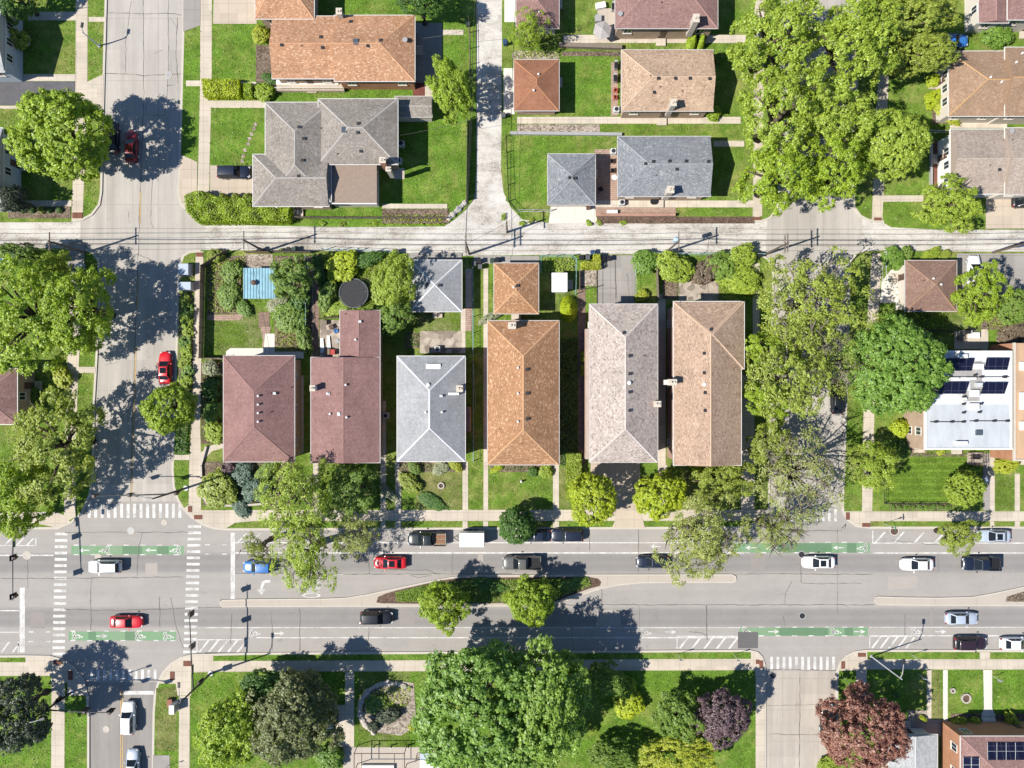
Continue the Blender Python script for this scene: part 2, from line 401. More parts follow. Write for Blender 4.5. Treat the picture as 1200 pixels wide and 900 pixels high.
CAPC = {'orange': (0.50, 0.29, 0.155), 'salmon': (0.5, 0.28, 0.16), 'plum': (0.25, 0.145, 0.13), 'grey': (0.62, 0.62, 0.63), 'ash': (0.52, 0.46, 0.42), 'tan': (0.46, 0.33, 0.23),
        'tan2': (0.49, 0.35, 0.25), 'stone': (0.40, 0.37, 0.34), 'slate': (0.26, 0.27, 0.28), 'rust': (0.36, 0.17, 0.09), 'brown': (0.27, 0.165, 0.115), 'mauve': (0.30, 0.18, 0.16), 'camel': (0.44, 0.27, 0.13), 'taupe': (0.42, 0.35, 0.29), 'palegrey': (0.5, 0.5, 0.5)}
for k_, c_ in CAPC.items(): MATS['cap_' + k_] = plain(k_ + '_ridge_cap', c_, 0.95, var=0.12, scale=5)
BR_TAN = bricks('tan_brick', (0.42, 0.29, 0.20), (0.36, 0.24, 0.165), (0.4, 0.36, 0.3))
BR_RED = bricks('red_brick', (0.30, 0.10, 0.06), (0.36, 0.14, 0.08), (0.36, 0.3, 0.26))
BR_PINK = bricks('pink_brick', (0.38, 0.22, 0.16), (0.33, 0.18, 0.13), (0.4, 0.34, 0.29))
BR_ORANGE = bricks('orange_brick', (0.42, 0.185, 0.09), (0.36, 0.15, 0.075), (0.36, 0.27, 0.2))
SIDING = plain('cream_siding', (0.58, 0.53, 0.46), 0.7, var=0.06)
SIDE_BLUE = plain('pale_blue_siding', (0.40, 0.46, 0.52), 0.7, var=0.06)
WHITE = plain('white_paint', (0.76, 0.75, 0.72), 0.5, var=0.05)
GUTTER = plain('gutter_metal', (0.50, 0.47, 0.44), 0.5, var=0.05)
GUTTER_W = plain('white_gutter', (0.62, 0.60, 0.57), 0.5, var=0.05)
DARKM = plain('dark_metal', (0.03, 0.03, 0.033), 0.5)
GREYM = plain('grey_metal', (0.33, 0.33, 0.33), 0.5, var=0.1)
GALV = plain('galvanised_steel', (0.5, 0.51, 0.52), 0.45, var=0.1)
RUSTM = plain('brown_metal', (0.10, 0.06, 0.045), 0.6)
BLACK = plain('black_plastic', (0.018, 0.018, 0.02), 0.45)
RUBBER = plain('tyre_rubber', (0.02, 0.02, 0.021), 0.85)
WOOD = plain('weathered_wood', (0.24, 0.17, 0.115), 0.85, var=0.25, scale=6)
WOODG = plain('grey_wood', (0.20, 0.165, 0.13), 0.9, var=0.25, scale=6)
POLE = plain('pole_wood', (0.13, 0.10, 0.08), 0.9, var=0.2)
BARK = plain('bark', (0.095, 0.072, 0.055), 0.95, var=0.3, scale=5)
BARK_G = plain('grey_bark', (0.17, 0.145, 0.12), 0.95, var=0.3, scale=5)
STONE = plain('pale_stone', (0.46, 0.41, 0.36), 0.9, var=0.25, scale=4)
CREAM_ST = plain('cream_stone', (0.52, 0.46, 0.38), 0.8, var=0.08)
SOLAR = None
def glass_mat(name, c, rough=0.06):
    t = NT(name, rough); t.color(c); t.b.inputs['Specular IOR Level'].default_value = 0.7; MATS[name] = t.m; return t.m
GLASS = glass_mat('window_glass', (0.03, 0.04, 0.05))
CARGLASS = glass_mat('car_glass', (0.012, 0.016, 0.02), 0.012)
CARGLASS.node_tree.nodes['Principled BSDF'].inputs['Specular IOR Level'].default_value = 0.35
SKYLT = glass_mat('skylight_glass', (0.07, 0.09, 0.11))
HEADL = glass_mat('headlight_lens', (0.55, 0.56, 0.57), 0.15)
TAILL = glass_mat('taillight_lens', (0.28, 0.012, 0.012), 0.2)
def solar_mat():
    t = NT('solar_cells', 0.15); s = t.sep(t.coord('Object'))
    j = t.math('MAXIMUM', t.joint(s[0], 1.02, 0.06), t.joint(s[1], 1.7, 0.06))
    t.color(t.mix(j, (0.008, 0.009, 0.026), (0.05, 0.055, 0.08))); t.b.inputs['Specular IOR Level'].default_value = 0.5; return t.m
SOLAR = solar_mat()

FOL = {
 'lime':   foliage('lime_leaves', (0.085, 0.14, 0.010), (0.19, 0.275, 0.017), (0.33, 0.42, 0.035)),
 'yellow': foliage('yellow_green_leaves', (0.13, 0.175, 0.010), (0.27, 0.335, 0.014), (0.42, 0.475, 0.03)),
 'bright': foliage('bright_green_leaves', (0.098, 0.155, 0.016), (0.21, 0.283, 0.030), (0.345, 0.42, 0.06)),
 'green':  foliage('green_leaves', (0.055, 0.11, 0.015), (0.125, 0.20, 0.028), (0.24, 0.32, 0.06)),
 'fresh':  foliage('fresh_green_leaves', (0.052, 0.118, 0.016), (0.118, 0.212, 0.029), (0.22, 0.325, 0.060)),
 'mid':    foliage('mid_green_leaves', (0.066, 0.130, 0.016), (0.145, 0.235, 0.029), (0.255, 0.355, 0.060)),
 'sage':   foliage('sage_leaves', (0.050, 0.060, 0.022), (0.115, 0.132, 0.046), (0.21, 0.228, 0.092)),
 'deep':   foliage('deep_green_leaves', (0.026, 0.07, 0.011), (0.06, 0.135, 0.02), (0.125, 0.215, 0.04)),
 'olive':  foliage('olive_leaves', (0.092, 0.12, 0.017), (0.198, 0.25, 0.033), (0.32, 0.365, 0.068)),
 'grey':   foliage('grey_green_leaves', (0.112, 0.134, 0.032), (0.22, 0.25, 0.060), (0.34, 0.365, 0.11)),
 'blue':   foliage('blue_green_needles', (0.04, 0.075, 0.05), (0.085, 0.135, 0.095), (0.15, 0.21, 0.16)),
 'dark':   foliage('blackish_leaves', (0.026, 0.036, 0.020), (0.058, 0.074, 0.042), (0.115, 0.135, 0.084)),
 'purple': foliage('purple_leaves', (0.045, 0.026, 0.030), (0.115, 0.072, 0.080), (0.25, 0.175, 0.185)),
 'red':    foliage('copper_leaves', (0.085, 0.030, 0.022), (0.215, 0.095, 0.068), (0.345, 0.215, 0.155)),
 'gold':   foliage('golden_leaves', (0.15, 0.185, 0.014), (0.275, 0.315, 0.026), (0.40, 0.425, 0.06)),
 'pale':   foliage('silvery_leaves', (0.12, 0.14, 0.07), (0.25, 0.27, 0.16), (0.40, 0.41, 0.29)),
 'brown':  foliage('bare_brown_twigs', (0.07, 0.05, 0.03), (0.14, 0.105, 0.07), (0.22, 0.175, 0.12)),
}
# ================================================================ the setting
def px_pts(pts, z=0.0): return [W(p[0], p[1]).to_2d() for p in pts]
def rect(x0, y0, x1, y1): return [(x0, y0), (x1, y0), (x1, y1), (x0, y1)]

def sheet(name, mat, pts, z, parent=None, kind='structure'):
    if len(pts) == 4 and not isinstance(pts[0], (tuple, list)): pts = rect(*pts)
    q = px_pts(pts)
    a = sum(q[i][0] * q[(i + 1) % len(q)][1] - q[(i + 1) % len(q)][0] * q[i][1] for i in range(len(q)))
    if a < 0: q = q[::-1]
    mb = MB(); mb.poly([(p[0], p[1], z) for p in q])
    return tag(mb.build(name, mat, parent), kind=kind)

FAR = 2500
g = MB(); g.poly([(-FAR, -FAR, -0.30), (FAR, -FAR, -0.30), (FAR, FAR, -0.30), (-FAR, FAR, -0.30)])
tag(g.build('ground', G_W), kind='structure')
sheet('alley', M_GRAVEL, (-400, 240, 1600, 330), -0.136)
sheet('alley', M_GRAVEL, [(550, -400), (602, -400), (598, 200), (640, 268), (520, 268), (548, 235)], -0.133)
sheet('street', M_STREET, [(100, -400), (240, -400), (240, 630), (90, 630)], -0.130)
sheet('street', M_STREET, [(890, -400), (1020, -400), (1010, 300), (1000, 640), (880, 640), (900, 250)], -0.130)
sheet('street', M_SOUTH, (90, 740, 240, 1200), -0.130)
sheet('street', M_SOUTH_R, (880, 740, 1000, 1200), -0.130)
AV = sheet('avenue', M_AVENUE, [(-900, 604), (80, 604), (110, 588), (205, 588), (240, 612), (255, 619), (885, 619), (905, 596), (985, 596), (1005, 612), (1020, 618), (2100, 618), (2100, 766), (1015, 766),
                                (985, 787), (897, 787), (880, 765), (220, 765), (187, 800), (103, 800), (85, 786), (60, 770), (-900, 770)], ROAD_Z)

O1, O2, O3, O4 = -400, 1600, -400, 1200   # beyond the picture
PLATES = [
 # grass, points, kerb index ranges
 (G_A, [(O1, O3), (127, O3), (125, 0), (122.5, 90), (119.5, 225), (117, 240), (108, 252), (97, 258), (84, 260), (O1, 262)], (1, 8)),
 (G_V, [(219, O3), (214.5, 0), (211, 140), (208, 226), (211, 239), (220, 250), (235, 261), (300, 264), (345, 265), (420, 266), (520, 265), (531, 258), (545, 246), (556, 232), (558, 200), (558, O3)], (0, 6)),
 (G_A, [(589, O3), (588, 120), (587, 200), (590, 225), (598, 242), (612, 257), (645, 261), (700, 258), (760, 262), (880, 261), (893, 260), (903, 256), (910, 248), (913, 238), (915, 200), (924, O3)], (9, 15)),
 (G_A, [(1012, O3), (1003, 100), (999, 225), (1000, 243), (1008, 254), (1018, 259), (1036, 261), (1045, 266), (1100, 269), (O2, 269), (O2, O3)], (0, 6)),
 (G_A, [(O1, 291), (60, 291), (100, 291.5), (109, 295), (116, 305), (118, 330), (114, 420), (111, 470), (109.5, 555), (106, 580), (97, 601), (84, 613), (68, 620), (O1, 621)], (2, 13)),
 (G_A, [(208, 330), (210, 309), (214, 299), (221, 294.5), (235, 293), (380, 294), (460, 296), (540, 300), (700, 298), (860, 297), (893, 298), (902, 304), (907, 318), (906, 420), (903, 540), (902, 590), (896, 604), (885, 614), (868, 619.5), (265, 621.5), (250, 620), (237, 615.5), (225, 607.5), (214, 597), (207, 585), (202.5, 570), (201, 550), (203, 500), (206, 400)], (10, 33)),
 (G_A, [(994, 320), (995, 306), (1002, 298), (1014, 294.5), (1030, 293.5), (1115, 295), (O2, 295), (O2, 619.5), (1020, 619.5), (1004, 617.5), (993, 610), (987, 599), (986.5, 588), (989, 520), (992, 420)], (7, 17)),
 (G_V, [(O1, 770), (30, 768), (58, 768.5), (75, 773), (88, 783), (98, 796), (103, 815), (104.5, 840), (104.5, O4), (O1, O4)], (0, 8)),
 (G_V, [(176, O4), (178, 900), (179, 835), (180.5, 815), (184, 801), (190, 788), (200, 777), (212, 770), (226, 766.5), (300, 765), (600, 763.5), (878, 761.5), (888, 764), (894, 770), (897, 779), (897.5, 790), (898, 900), (899, O4)], (0, 17)),
 (G_V, [(980, O4), (980, 800), (981, 785), (985, 775), (992, 768), (1001, 763.5), (1015, 761.5), (O2, 762.5), (O2, O4)], (0, 7)),
]
def signed(q): return sum(q[i][0] * q[(i + 1) % len(q)][1] - q[(i + 1) % len(q)][0] * q[i][1] for i in range(len(q)))
def kerb(q, sgn, w=0.30, zt=0.008, name='kerb', m=None, zb=-0.2):
    mb = MB(); n = len(q); L = []; Rr = []
    for i, p in enumerate(q):
        d1 = (q[i] - q[i - 1]).normalized() if i else None; d2 = (q[i + 1] - q[i]).normalized() if i < n - 1 else None
        d = ((d1 or d2) + (d2 or d1)).normalized(); nn = Vector((-d.y, d.x)) * sgn
        L.append(p - nn * 0.02); Rr.append(p + nn * w)
    for i in range(n - 1):
        for a in ([(L[i], zt), (L[i + 1], zt), (Rr[i + 1], zt), (Rr[i], zt)], [(L[i], zb), (L[i + 1], zb), (L[i + 1], zt), (L[i], zt)]):
            mb.poly([(p.x, p.y, z) for p, z in a])
    return tag(mb.build(name, m or M_KERB), kind='structure')
for gm, pts, kr in PLATES:
    q = px_pts(pts); mb = MB(); mb.prism(q, -0.32, 0.0)
    tag(mb.build('lawn', gm), kind='structure')
    seq = [q[i % len(q)] for i in range(kr[0], kr[1] + 1)]
    kerb(seq, 1 if signed(q) > 0 else -1)

ZC = {}
SHEETS = []
def lay(name, mat, pts, base):
    """a flat surface on the lawns; each one a hair above the last so none are flush"""
    if name != 'lawn': SHEETS.append(pts)
    ZC[base] = (ZC.get(base, 0) + 1) % 9
    return sheet(name, mat, pts, base + ZC[base] * 0.0012)
SWZ, PTZ, DRZ, BDZ = 0.014, 0.028, 0.042, 0.056
# lots with another grass
for m, p in [(G_D, (487, 549, 541, 596)), (G_A, (573, 546, 648, 596)), (G_S, [(1040, 533), (1150, 531), (1150, 588), (1037, 588)]), (G_W, (1064, 366, 1150, 388)), (G_W, (251, 370, 309, 418)),
             (G_A, (112, 800, 104, 801)), (G_V, (657, 64, 716, 136)), (G_V, (593, 160, 642, 236)), (G_V, (1125, 786, 1152, 842)), (G_D, (1088, 786, 1103, 844)), (G_A, (40, 25, 89, 90)), (G_A, (0, 127, 85, 152)),
             (G_W, (368, 300, 478, 372)), (G_W, (478, 366, 540, 388)), (G_W, (243, 300, 262, 365)), (G_W, (866, 547, 900, 597)), (G_D, (183, 806, 207, 880)), (G_W, (636, 302, 676, 364)), (G_W, (420, 788, 480, 875)), (G_D, (655, 548, 666, 596)), (G_A, (744, 305, 768, 345)), (G_A, (1062, 786, 1084, 845)), (G_D, (800, 545, 868, 596)), (G_W, (1165, 545, 1188, 598))]:
    if p == (112, 800, 104, 801): continue
    lay('lawn', m, p, 0.002)
# --- pavements
for p in [
 [(90.5, -400), (104, -400), (102.5, 95), (98, 225), (97, 256), (84, 258), (85, 225), (88.5, 95)],
 [(236.5, -400), (250, -400), (248, 100), (245.5, 194), (245, 233), (231, 233), (232.5, 190), (234.5, 100)],
 [(888, -400), (901, -400), (893, 253), (882, 257)],
 [(1040, -400), (1053, -400), (1041, 100), (1034, 259), (1021.5, 258), (1028, 100)],
 [(84, 303), (98, 303), (90.5, 470), (88.5, 606), (75, 612), (77, 470)],
 [(229.5, 294.5), (238.5, 294.5), (236, 420), (234.5, 500), (236, 545), (235.5, 597.8), (221, 591), (222, 540), (225, 480), (226, 420)],
 [(-400, 600), (66, 600), (76, 604), (83, 612), (66, 618), (40, 613), (-400, 614)],
 [(221.5, 591.5), (236, 597.8), (898, 597.2), (894, 606), (888, 610.3), (300, 610.5), (276, 612.5), (264, 619.5), (252, 618.3), (239, 614), (227, 606), (215.5, 595.5)],
 [(1022, 297), (1034, 297), (1030, 360), (1025, 470), (1022, 599), (1010, 599), (1012, 470), (1017, 360)],
 [(988.5, 599.3), (1500, 599.3), (1500, 610.7), (1020, 610.7), (1020, 618), (1005, 616), (994.5, 608.5)],
 [(-400, 776), (30, 776), (30, 770), (57, 770), (74, 775), (86.5, 785), (96, 797), (101, 815), (79, 815), (79, 800), (60, 800), (60, 792), (-400, 792)],
 [(60.5, 800.5), (76, 800.5), (74.5, 1100), (59, 1100)],
 [(186, 801), (191.5, 789), (201.5, 778.5), (213, 771.5), (226, 768), (250, 767.5), (250, 774.5), (880, 772), (880, 763.5), (887, 765.5), (892.5, 771), (895.5, 779), (896, 792), (885, 792), (885, 785.3), (250, 787.3), (224, 788), (224, 815), (208, 815), (206, 801)],
 [(210, 815.5), (222.5, 815.5), (221, 1100), (208, 1100)],
 [(885.5, 792.5), (896.5, 792.5), (897.5, 1100), (885.5, 1100)],
 [(982.5, 786), (986.5, 776), (993, 769.5), (1002, 765), (1016, 763), (1016.5, 772.5), (1500, 772.5), (1500, 784.5), (1016, 784.5), (1016, 785.5)],
]: lay('sidewalk', M_WALK, p, SWZ)
# --- private paths
for p in [
 (33, 14, 90, 24), (104, 20, 124, 25.6), (0, 87, 88.5, 95), (0, 124, 85, 127.5), [(102, 96), (121.5, 87), (120.5, 131), (101, 124)], [(0, 235), (84, 235), (84, 242), (0, 242)],
 (218, 94.5, 236, 101), (245, 118, 312, 126.5), (248, 96, 300, 100), (300, 98, 326, 108.5), (498, 97, 507, 116), (517, 35, 543, 41), (461, 197, 474, 210), (448, 239, 524, 244.5),
 (660, 41, 874, 50.5), (606, 137, 868, 145), (836, 165, 872, 172), (697, 235, 884, 243), (1035, 229, 1082, 236.5), (1103, 75, 1112, 127), (1113, 134, 1180, 150),
 (92, 430, 112, 437), (201.5, 533, 222, 539), [(234, 532), (244, 523), (262, 518), (262, 525), (248, 529), (240, 538), (234, 540)],
 (344.5, 440, 356, 531), (367, 541, 374, 597.5), (446, 470, 452.5, 597.5), (463, 540, 470, 597.5), (542, 541, 548.5, 597.5), (566.5, 315, 572, 597.5), (648, 541, 655, 597.5),
 (446, 610.8, 452, 619), (463, 610.8, 470, 619), (542, 610.8, 548, 619), (566, 610.8, 572, 619), (648, 610.8, 655, 619),
 (771, 345, 780, 560), (540, 362, 545.5, 414), (868, 440, 884, 597), (774, 545, 782, 597), (882, 300, 890, 440),
 (1160, 530, 1165.5, 599), (1189, 555, 1195, 599), (1160, 611, 1165, 618.6), (1189, 611, 1195, 618.6),
 (404.5, 787.5, 415, 875), (390, 826, 404.3, 875), (1003, 785, 1015.5, 832), (1086, 785, 1091.5, 846), (1148, 763.5, 1160, 772.2), (1118, 388, 1158, 409), (1150, 385, 1157, 411), (545.5, 315, 553, 360), (365, 300, 366.5, 420),
]: lay('path', M_PATH, p, PTZ)
for p in [(1105, 785, 1110.5, 900), [(1152, 785), (1162.5, 785), (1162.5, 830), (1166.5, 839), (1149, 839), (1153, 830)]]: lay('path', M_WHITE_C, p, PTZ)
for m, p in [
 (M_DRIVE, [(250.5, -3), (301, -3), (301, 28), (249.5, 28)]), (M_GREY_C, [(215.5, -400), (236, -400), (234.8, 30), (214.8, 37)]), (M_DRIVE, (246, 194, 297, 236)), (M_DRIVE, [(211.5, 181), (231.5, 190), (230.5, 236), (213, 236), (209.5, 228)]),
 (M_ASPHALT, (-100, 95.5, 88, 123.5)), (M_DRIVE, [(213.5, 236.5), (300, 236.5), (300, 240), (225, 240), (220, 246), (214, 240)]),
 (M_WHITE_C, (590, 80, 603, 134)), (M_WHITE_C, (591, -12, 606, 26)), (M_WHITE_C, [(645.5, 241), (697, 241), (700, 260), (643, 262)]), (M_DRIVE, (1155, 232, 1300, 268)),
 (M_GREY_C, (80, 285, 99, 319)), (M_GREY_C, (479, 296.5, 541, 306)), (M_GREY_C, (555, 300, 632, 309)), (M_GREY_C, (700.5, 299, 743, 357)), (M_WHITE_C, [(1044, 316), (1062, 315), (1062, 363), (1049, 363), (1049, 355), (1031, 355), (1033, 330)]),
 (M_GREY_C, (1121, 297, 1300, 346)), (M_WHITE_C, [(265, 417), (265, 412), (270, 408), (309, 408), (311, 391), (353, 391), (356, 395), (356, 420), (265, 420)]),
 (M_DRIVE, [(692, 541), (750, 541), (750, 598), (756, 618.7), (717, 618.7), (722, 606), (712, 598), (692, 598)]), (M_MEDIAN, (402, 875.5, 530, 1000)),
 (M_GREY_C, [(179.5, 885), (199, 885), (199, 905), (179, 905)]), (M_GREY_C, (784, 790, 785, 791)),
]: 
    if p == (784, 790, 785, 791): continue
    lay('driveway', m, p, DRZ)
for m, p in [
 (M_GREY_C, (486, 27, 518, 97)), (M_DECK, (484, 97, 498, 115)), (M_PAVER, (716, 73, 724, 136)), (M_PAVER, (697, 175, 726, 235)), (M_PAVER, (698, 243, 792, 253)), (M_MEDIAN, (700, 10, 722, 42)),
 (M_FLAG, (492, 388, 541, 414)), (M_PAVER, (545.5, 360, 553, 388)), (M_FLAG, (795, 322, 842, 352)), (M_FLAG, (375, 375, 399, 418)), (M_BRICKPAV, (366.5, 298, 374, 420)), (M_PEBBLE, (287, 298, 320, 316)), (M_PEBBLE, (680, 312, 699, 335)),
 (M_PAVER, (1064, 482, 1085, 531)), (M_TACT, (1090, 165, 1101, 226)), (M_BRICKPAV, (303, 366, 316, 384)), (M_BRICKPAV, (677, 336, 686, 545)), (M_GREY_C, (1152, 531, 1160, 598)), (M_GREY_C, (1062, 843, 1104, 862)), (M_PEBBLE, (1064, 832, 1086, 843)), (M_GREY_C, (344.5, 531.2, 345.5, 532)),
 (M_PAVER, [(305, 383), (318, 383), (316, 391), (312, 403), (307, 408), (308, 398)]), (M_PAVER, [(243, 369), (262, 369), (276, 369), (287, 364), (290, 368), (280, 375), (262, 376), (243, 375)]),
]: lay('patio', m, p, DRZ)
for m, p in [
 (M_SOIL, (658, 60.5, 727, 66)), (M_PEBBLE, (606, 146, 703, 156)), (M_SOIL, (448, 245, 526, 262)), (M_SOIL, (300, 53, 321, 97)), (M_SOIL, (243, 300, 290, 368)), (M_SOIL, (322, 300, 366, 412)), (M_SOIL, (10, 242, 83, 256)),
 (M_SOIL, (574, 545, 648, 553)), (M_SOIL, (468, 541, 541, 553)), (M_SOIL, (238, 541, 340, 592)), (M_SOIL, (266, 541, 344, 552)), (M_PEBBLE, [(430, 815), (445, 802), (470, 798), (485, 800), (488, 850), (470, 862), (440, 858), (425, 840)]),
 (M_SOIL, (1042, 590, 1115, 598)), (M_SOIL, (1064, 531, 1150, 535)), (M_SOIL, (1114, 836, 1150, 862)), (M_SOIL, (1167, 836, 1260, 862)), (M_SOIL, (475, 390, 491, 408)), (M_MULCH, (700, 254, 884, 262)), (M_MULCH, (236, 425, 262, 520)),
 (M_SOIL, (209.5, 345, 226, 470)), (M_MULCH, (655, 400, 676, 545)), (M_SOIL, (776, 322, 794, 350)), (M_SOIL, (1150, 345, 1200, 386)), (M_SOIL, (1092, 85, 1112, 145)), (M_PEBBLE, (600, 60, 655, 69)),
]: lay('flower_bed', m, p, BDZ)
for p in [(220.5, 593, 225, 600), (227.5, 603.5, 237, 608.5), (991, 600.5, 995.5, 609), (1010, 613, 1019.5, 617.4), (199.5, 787, 204.5, 797), (215, 774.5, 224.5, 780.5), (80, 786, 85.5, 796.5), (985.5, 775, 990, 783.5), (1005, 765, 1014.5, 769.5),
          (1024, 255, 1033, 258.5), (882.5, 254.5, 891.5, 258), (229.8, 296, 238, 301), (85, 249, 97, 256), (885.5, 773, 889.5, 778), (889.5, 774, 894, 783), (63, 774, 73, 778.5)]:
    lay('tactile_paving', M_TACT, p, 0.072)
# --- median with its planted bed
MED = [(258, 703), (300, 702), (380, 701.5), (405, 700.5), (430, 696.5), (470, 688), (510, 679.5), (530, 676), (550, 674.3), (700, 673.2), (858, 673), (862.5, 675.5), (863, 680), (860, 682.8), (800, 682.8), (752, 683.2), (725, 686), (704, 690), (680, 698), (664, 704), (650, 708.5), (636, 710.5), (300, 711), (260, 711.5), (257.5, 708)]
mb = MB(); q = px_pts(MED); mb.prism(q, -0.3, 0.02); tag(mb.build('median', M_MEDIAN), kind='structure')
kerb(q + [q[0]], 1 if signed(q) > 0 else -1, 0.16, 0.03)
MED2 = [(1025, 702), (1026, 699.8), (1030, 699), (1060, 700), (1100, 700.5), (1140, 699.5), (1165, 695), (1200, 687.5), (1500, 640), (1500, 709), (1178, 710), (1060, 709.5), (1030, 709), (1025.5, 706)]
mb = MB(); q = px_pts(MED2); mb.prism(q, -0.3, 0.021); tag(mb.build('median', M_MEDIAN), kind='structure')
kerb(q + [q[0]], 1 if signed(q) > 0 else -1, 0.16, 0.03)
BED = [(441, 706), (443, 699.5), (452, 695.5), (466, 691.5), (490, 686), (520, 679.5), (545, 677), (600, 676.5), (690, 676), (701, 678), (704.5, 682), (703, 686.5), (690, 690), (672, 696.5), (655, 703.5), (640, 706.5), (500, 707.5), (448, 707)]
sheet('flower_bed', M_MULCH, BED, 0.04)
sheet('lawn', G_W, [(463, 694), (500, 685), (545, 679), (690, 678), (693, 686), (668, 695), (648, 702), (636, 705), (520, 706), (465, 705)], 0.046)
sheet('flower_bed', M_SOIL, [(1178, 705), (1180, 699), (1200, 693), (1500, 650), (1500, 706)], 0.04)

# --- road markings, children of the avenue
def mark(name, polys, mat=M_MARK, z=-0.112):
    mb = MB()
    for p in polys:
        if len(p) == 4 and not isinstance(p[0], (tuple, list)): p = rect(*p)
        q = px_pts(p)
        if signed(q) < 0: q = q[::-1]
        mb.poly([(a[0], a[1], z) for a in q])
    return tag(mb.build(name, mat, AV), kind='structure')
mark('crosswalk', [(102.3 + 7.6 * i, 590.5, 105.8 + 7.6 * i, 607) for i in range(15)])
mark('crosswalk', [(61 + (15 - 15 * i / 19) * 0.2, 624.5 + 7.4 * i, 75.5 + (15 - 15 * i / 19) * 0.2, 627.6 + 7.4 * i) for i in range(20)])
mark('crosswalk', [(214.5 + 5.5 * (1 - i / 20), 615.7 + 7.35 * i, 229.8 + 5.5 * (1 - i / 20), 618.7 + 7.35 * i) for i in range(21)])
mark('crosswalk', [(105.3 + 7.45 * i, 785, 108.5 + 7.45 * i, 797.5) for i in range(11)])
mark('crosswalk', [(903 + 7.25 * i, 770, 906.2 + 7.25 * i, 785.5) for i in range(11)])
mark('crosswalk', [(905 + 7.3 * i, 596.5, 908 + 7.3 * i, 611) for i in range(11)])
mark('stop_line', [(22.5, 689, 28.5, 765), (270, 624.5, 275, 703), (144.5, 810, 180, 814.5)])
mark('lane_line', [(275, 635.6, 872, 636.8), (1023, 636, 1600, 637.2), (-400, 639, 40, 640), (230, 735.4, 868, 736.3), (1019, 735, 1600, 735.9), (-400, 715.3, 22, 716.5), (-400, 740.7, 22, 741.6)])
mark('lane_line', [(275, 647.2, 872, 649), (1023, 647.5, 1600, 649), (-400, 650.2, 62, 651.8), (300, 747, 868, 748.2), (1019, 744.8, 1600, 746), (394, 672.6, 402, 673.6)])
def hatch(x0, y0, x1, y1, n, slant=10):
    st = (x1 - x0) / n; out = [(x0, y0, x0 + 1.2, y1), (x0, y0 - 0.6, x1, y0 + 0.5)]
    for i in range(n):
        a = x0 + 2 + i * st; out.append([(a, y1), (a + 2.6, y1), (a + 2.6 + slant, y0 + 0.6), (a + slant, y0 + 0.6)])
    return out
mark('hatching', hatch(793, 746, 866, 760.5, 5, 11), z=-0.109); mark('hatching', hatch(1019, 746, 1069, 760, 5, 10), z=-0.109); mark('hatching', hatch(230, 750, 286, 764.5, 5, 11), z=-0.109)
mark('hatching', [(1022.5, 622, 1023.8, 637)] + [[(a, 636), (a + 2.6, 636), (a + 14, 623.5), (a + 11.4, 623.5)] for a in (1025, 1047, 1071, 1095)], z=-0.109)
mark('hatching', [[(a, 636), (a + 2.4, 636), (a + 13, 625), (a + 10.6, 625)] for a in (277, 293, 309)], z=-0.109)
mark('hatching', [(41, 630, 42.2, 640)] + [[(a, 639), (a + 2.2, 639), (a + 10, 631), (a + 7.8, 631)] for a in (4, 18, 30)], z=-0.109)
mark('hatching', [(20.3, 752, 21.5, 765)] + [[(a, 765), (a + 2.2, 765), (a + 11, 753), (a + 8.8, 753)] for a in (-14, 0, 13)], z=-0.109)
# green bike lane boxes
mark('green_lane', [(83, 640, 215, 650), (80, 740.3, 206, 751), (860, 636.5, 1020, 648), (867, 735.8, 1017.5, 745.5)], M_GREEN, -0.1165)
mark('green_lane', [(143, 640.3, 166, 649.7), (184, 640.3, 197, 649.7), (103, 740.6, 112, 750.7), (146, 740.6, 158, 750.7), (913, 736.1, 971, 745.2), (990, 736.1, 1000, 745.2), (912, 636.8, 975, 647.7), (993, 636.8, 1004, 647.7)], M_GREEN_D, -0.1145)
d = []
for x0, x1, ya, yb, st in ((86, 215, 639, 650.2, 19.5), (82, 204, 739.8, 751, 19.5), (873, 1018, 635.7, 647.8, 19), (870, 1012, 735.2, 745.4, 19.5)):
    x = x0
    while x < x1: d += [(x, ya - 0.6, x + 6, ya + 0.6), (x, yb - 0.6, x + 6, yb + 0.6)]; x += st
d += [(x, y, x + 5.5, y + 1.1) for x in (240, 260) for y in (638, 649)] + [(x, y, x + 5.5, y + 1.1) for x in (33, 53) for y in (740.3, 751.5)]
mark('dashed_line', d, z=-0.109)
def arrow(x, y, dr, L=13):
    s = 1 if dr > 0 else -1
    return [[(x - s * L / 2, y - 0.6), (x + s * (L / 2 - 5), y - 0.6), (x + s * (L / 2 - 5), y + 0.6), (x - s * L / 2, y + 0.6)], [(x + s * (L / 2 - 5.5), y - 2.6), (x + s * L / 2, y), (x + s * (L / 2 - 5.5), y + 2.6)]]
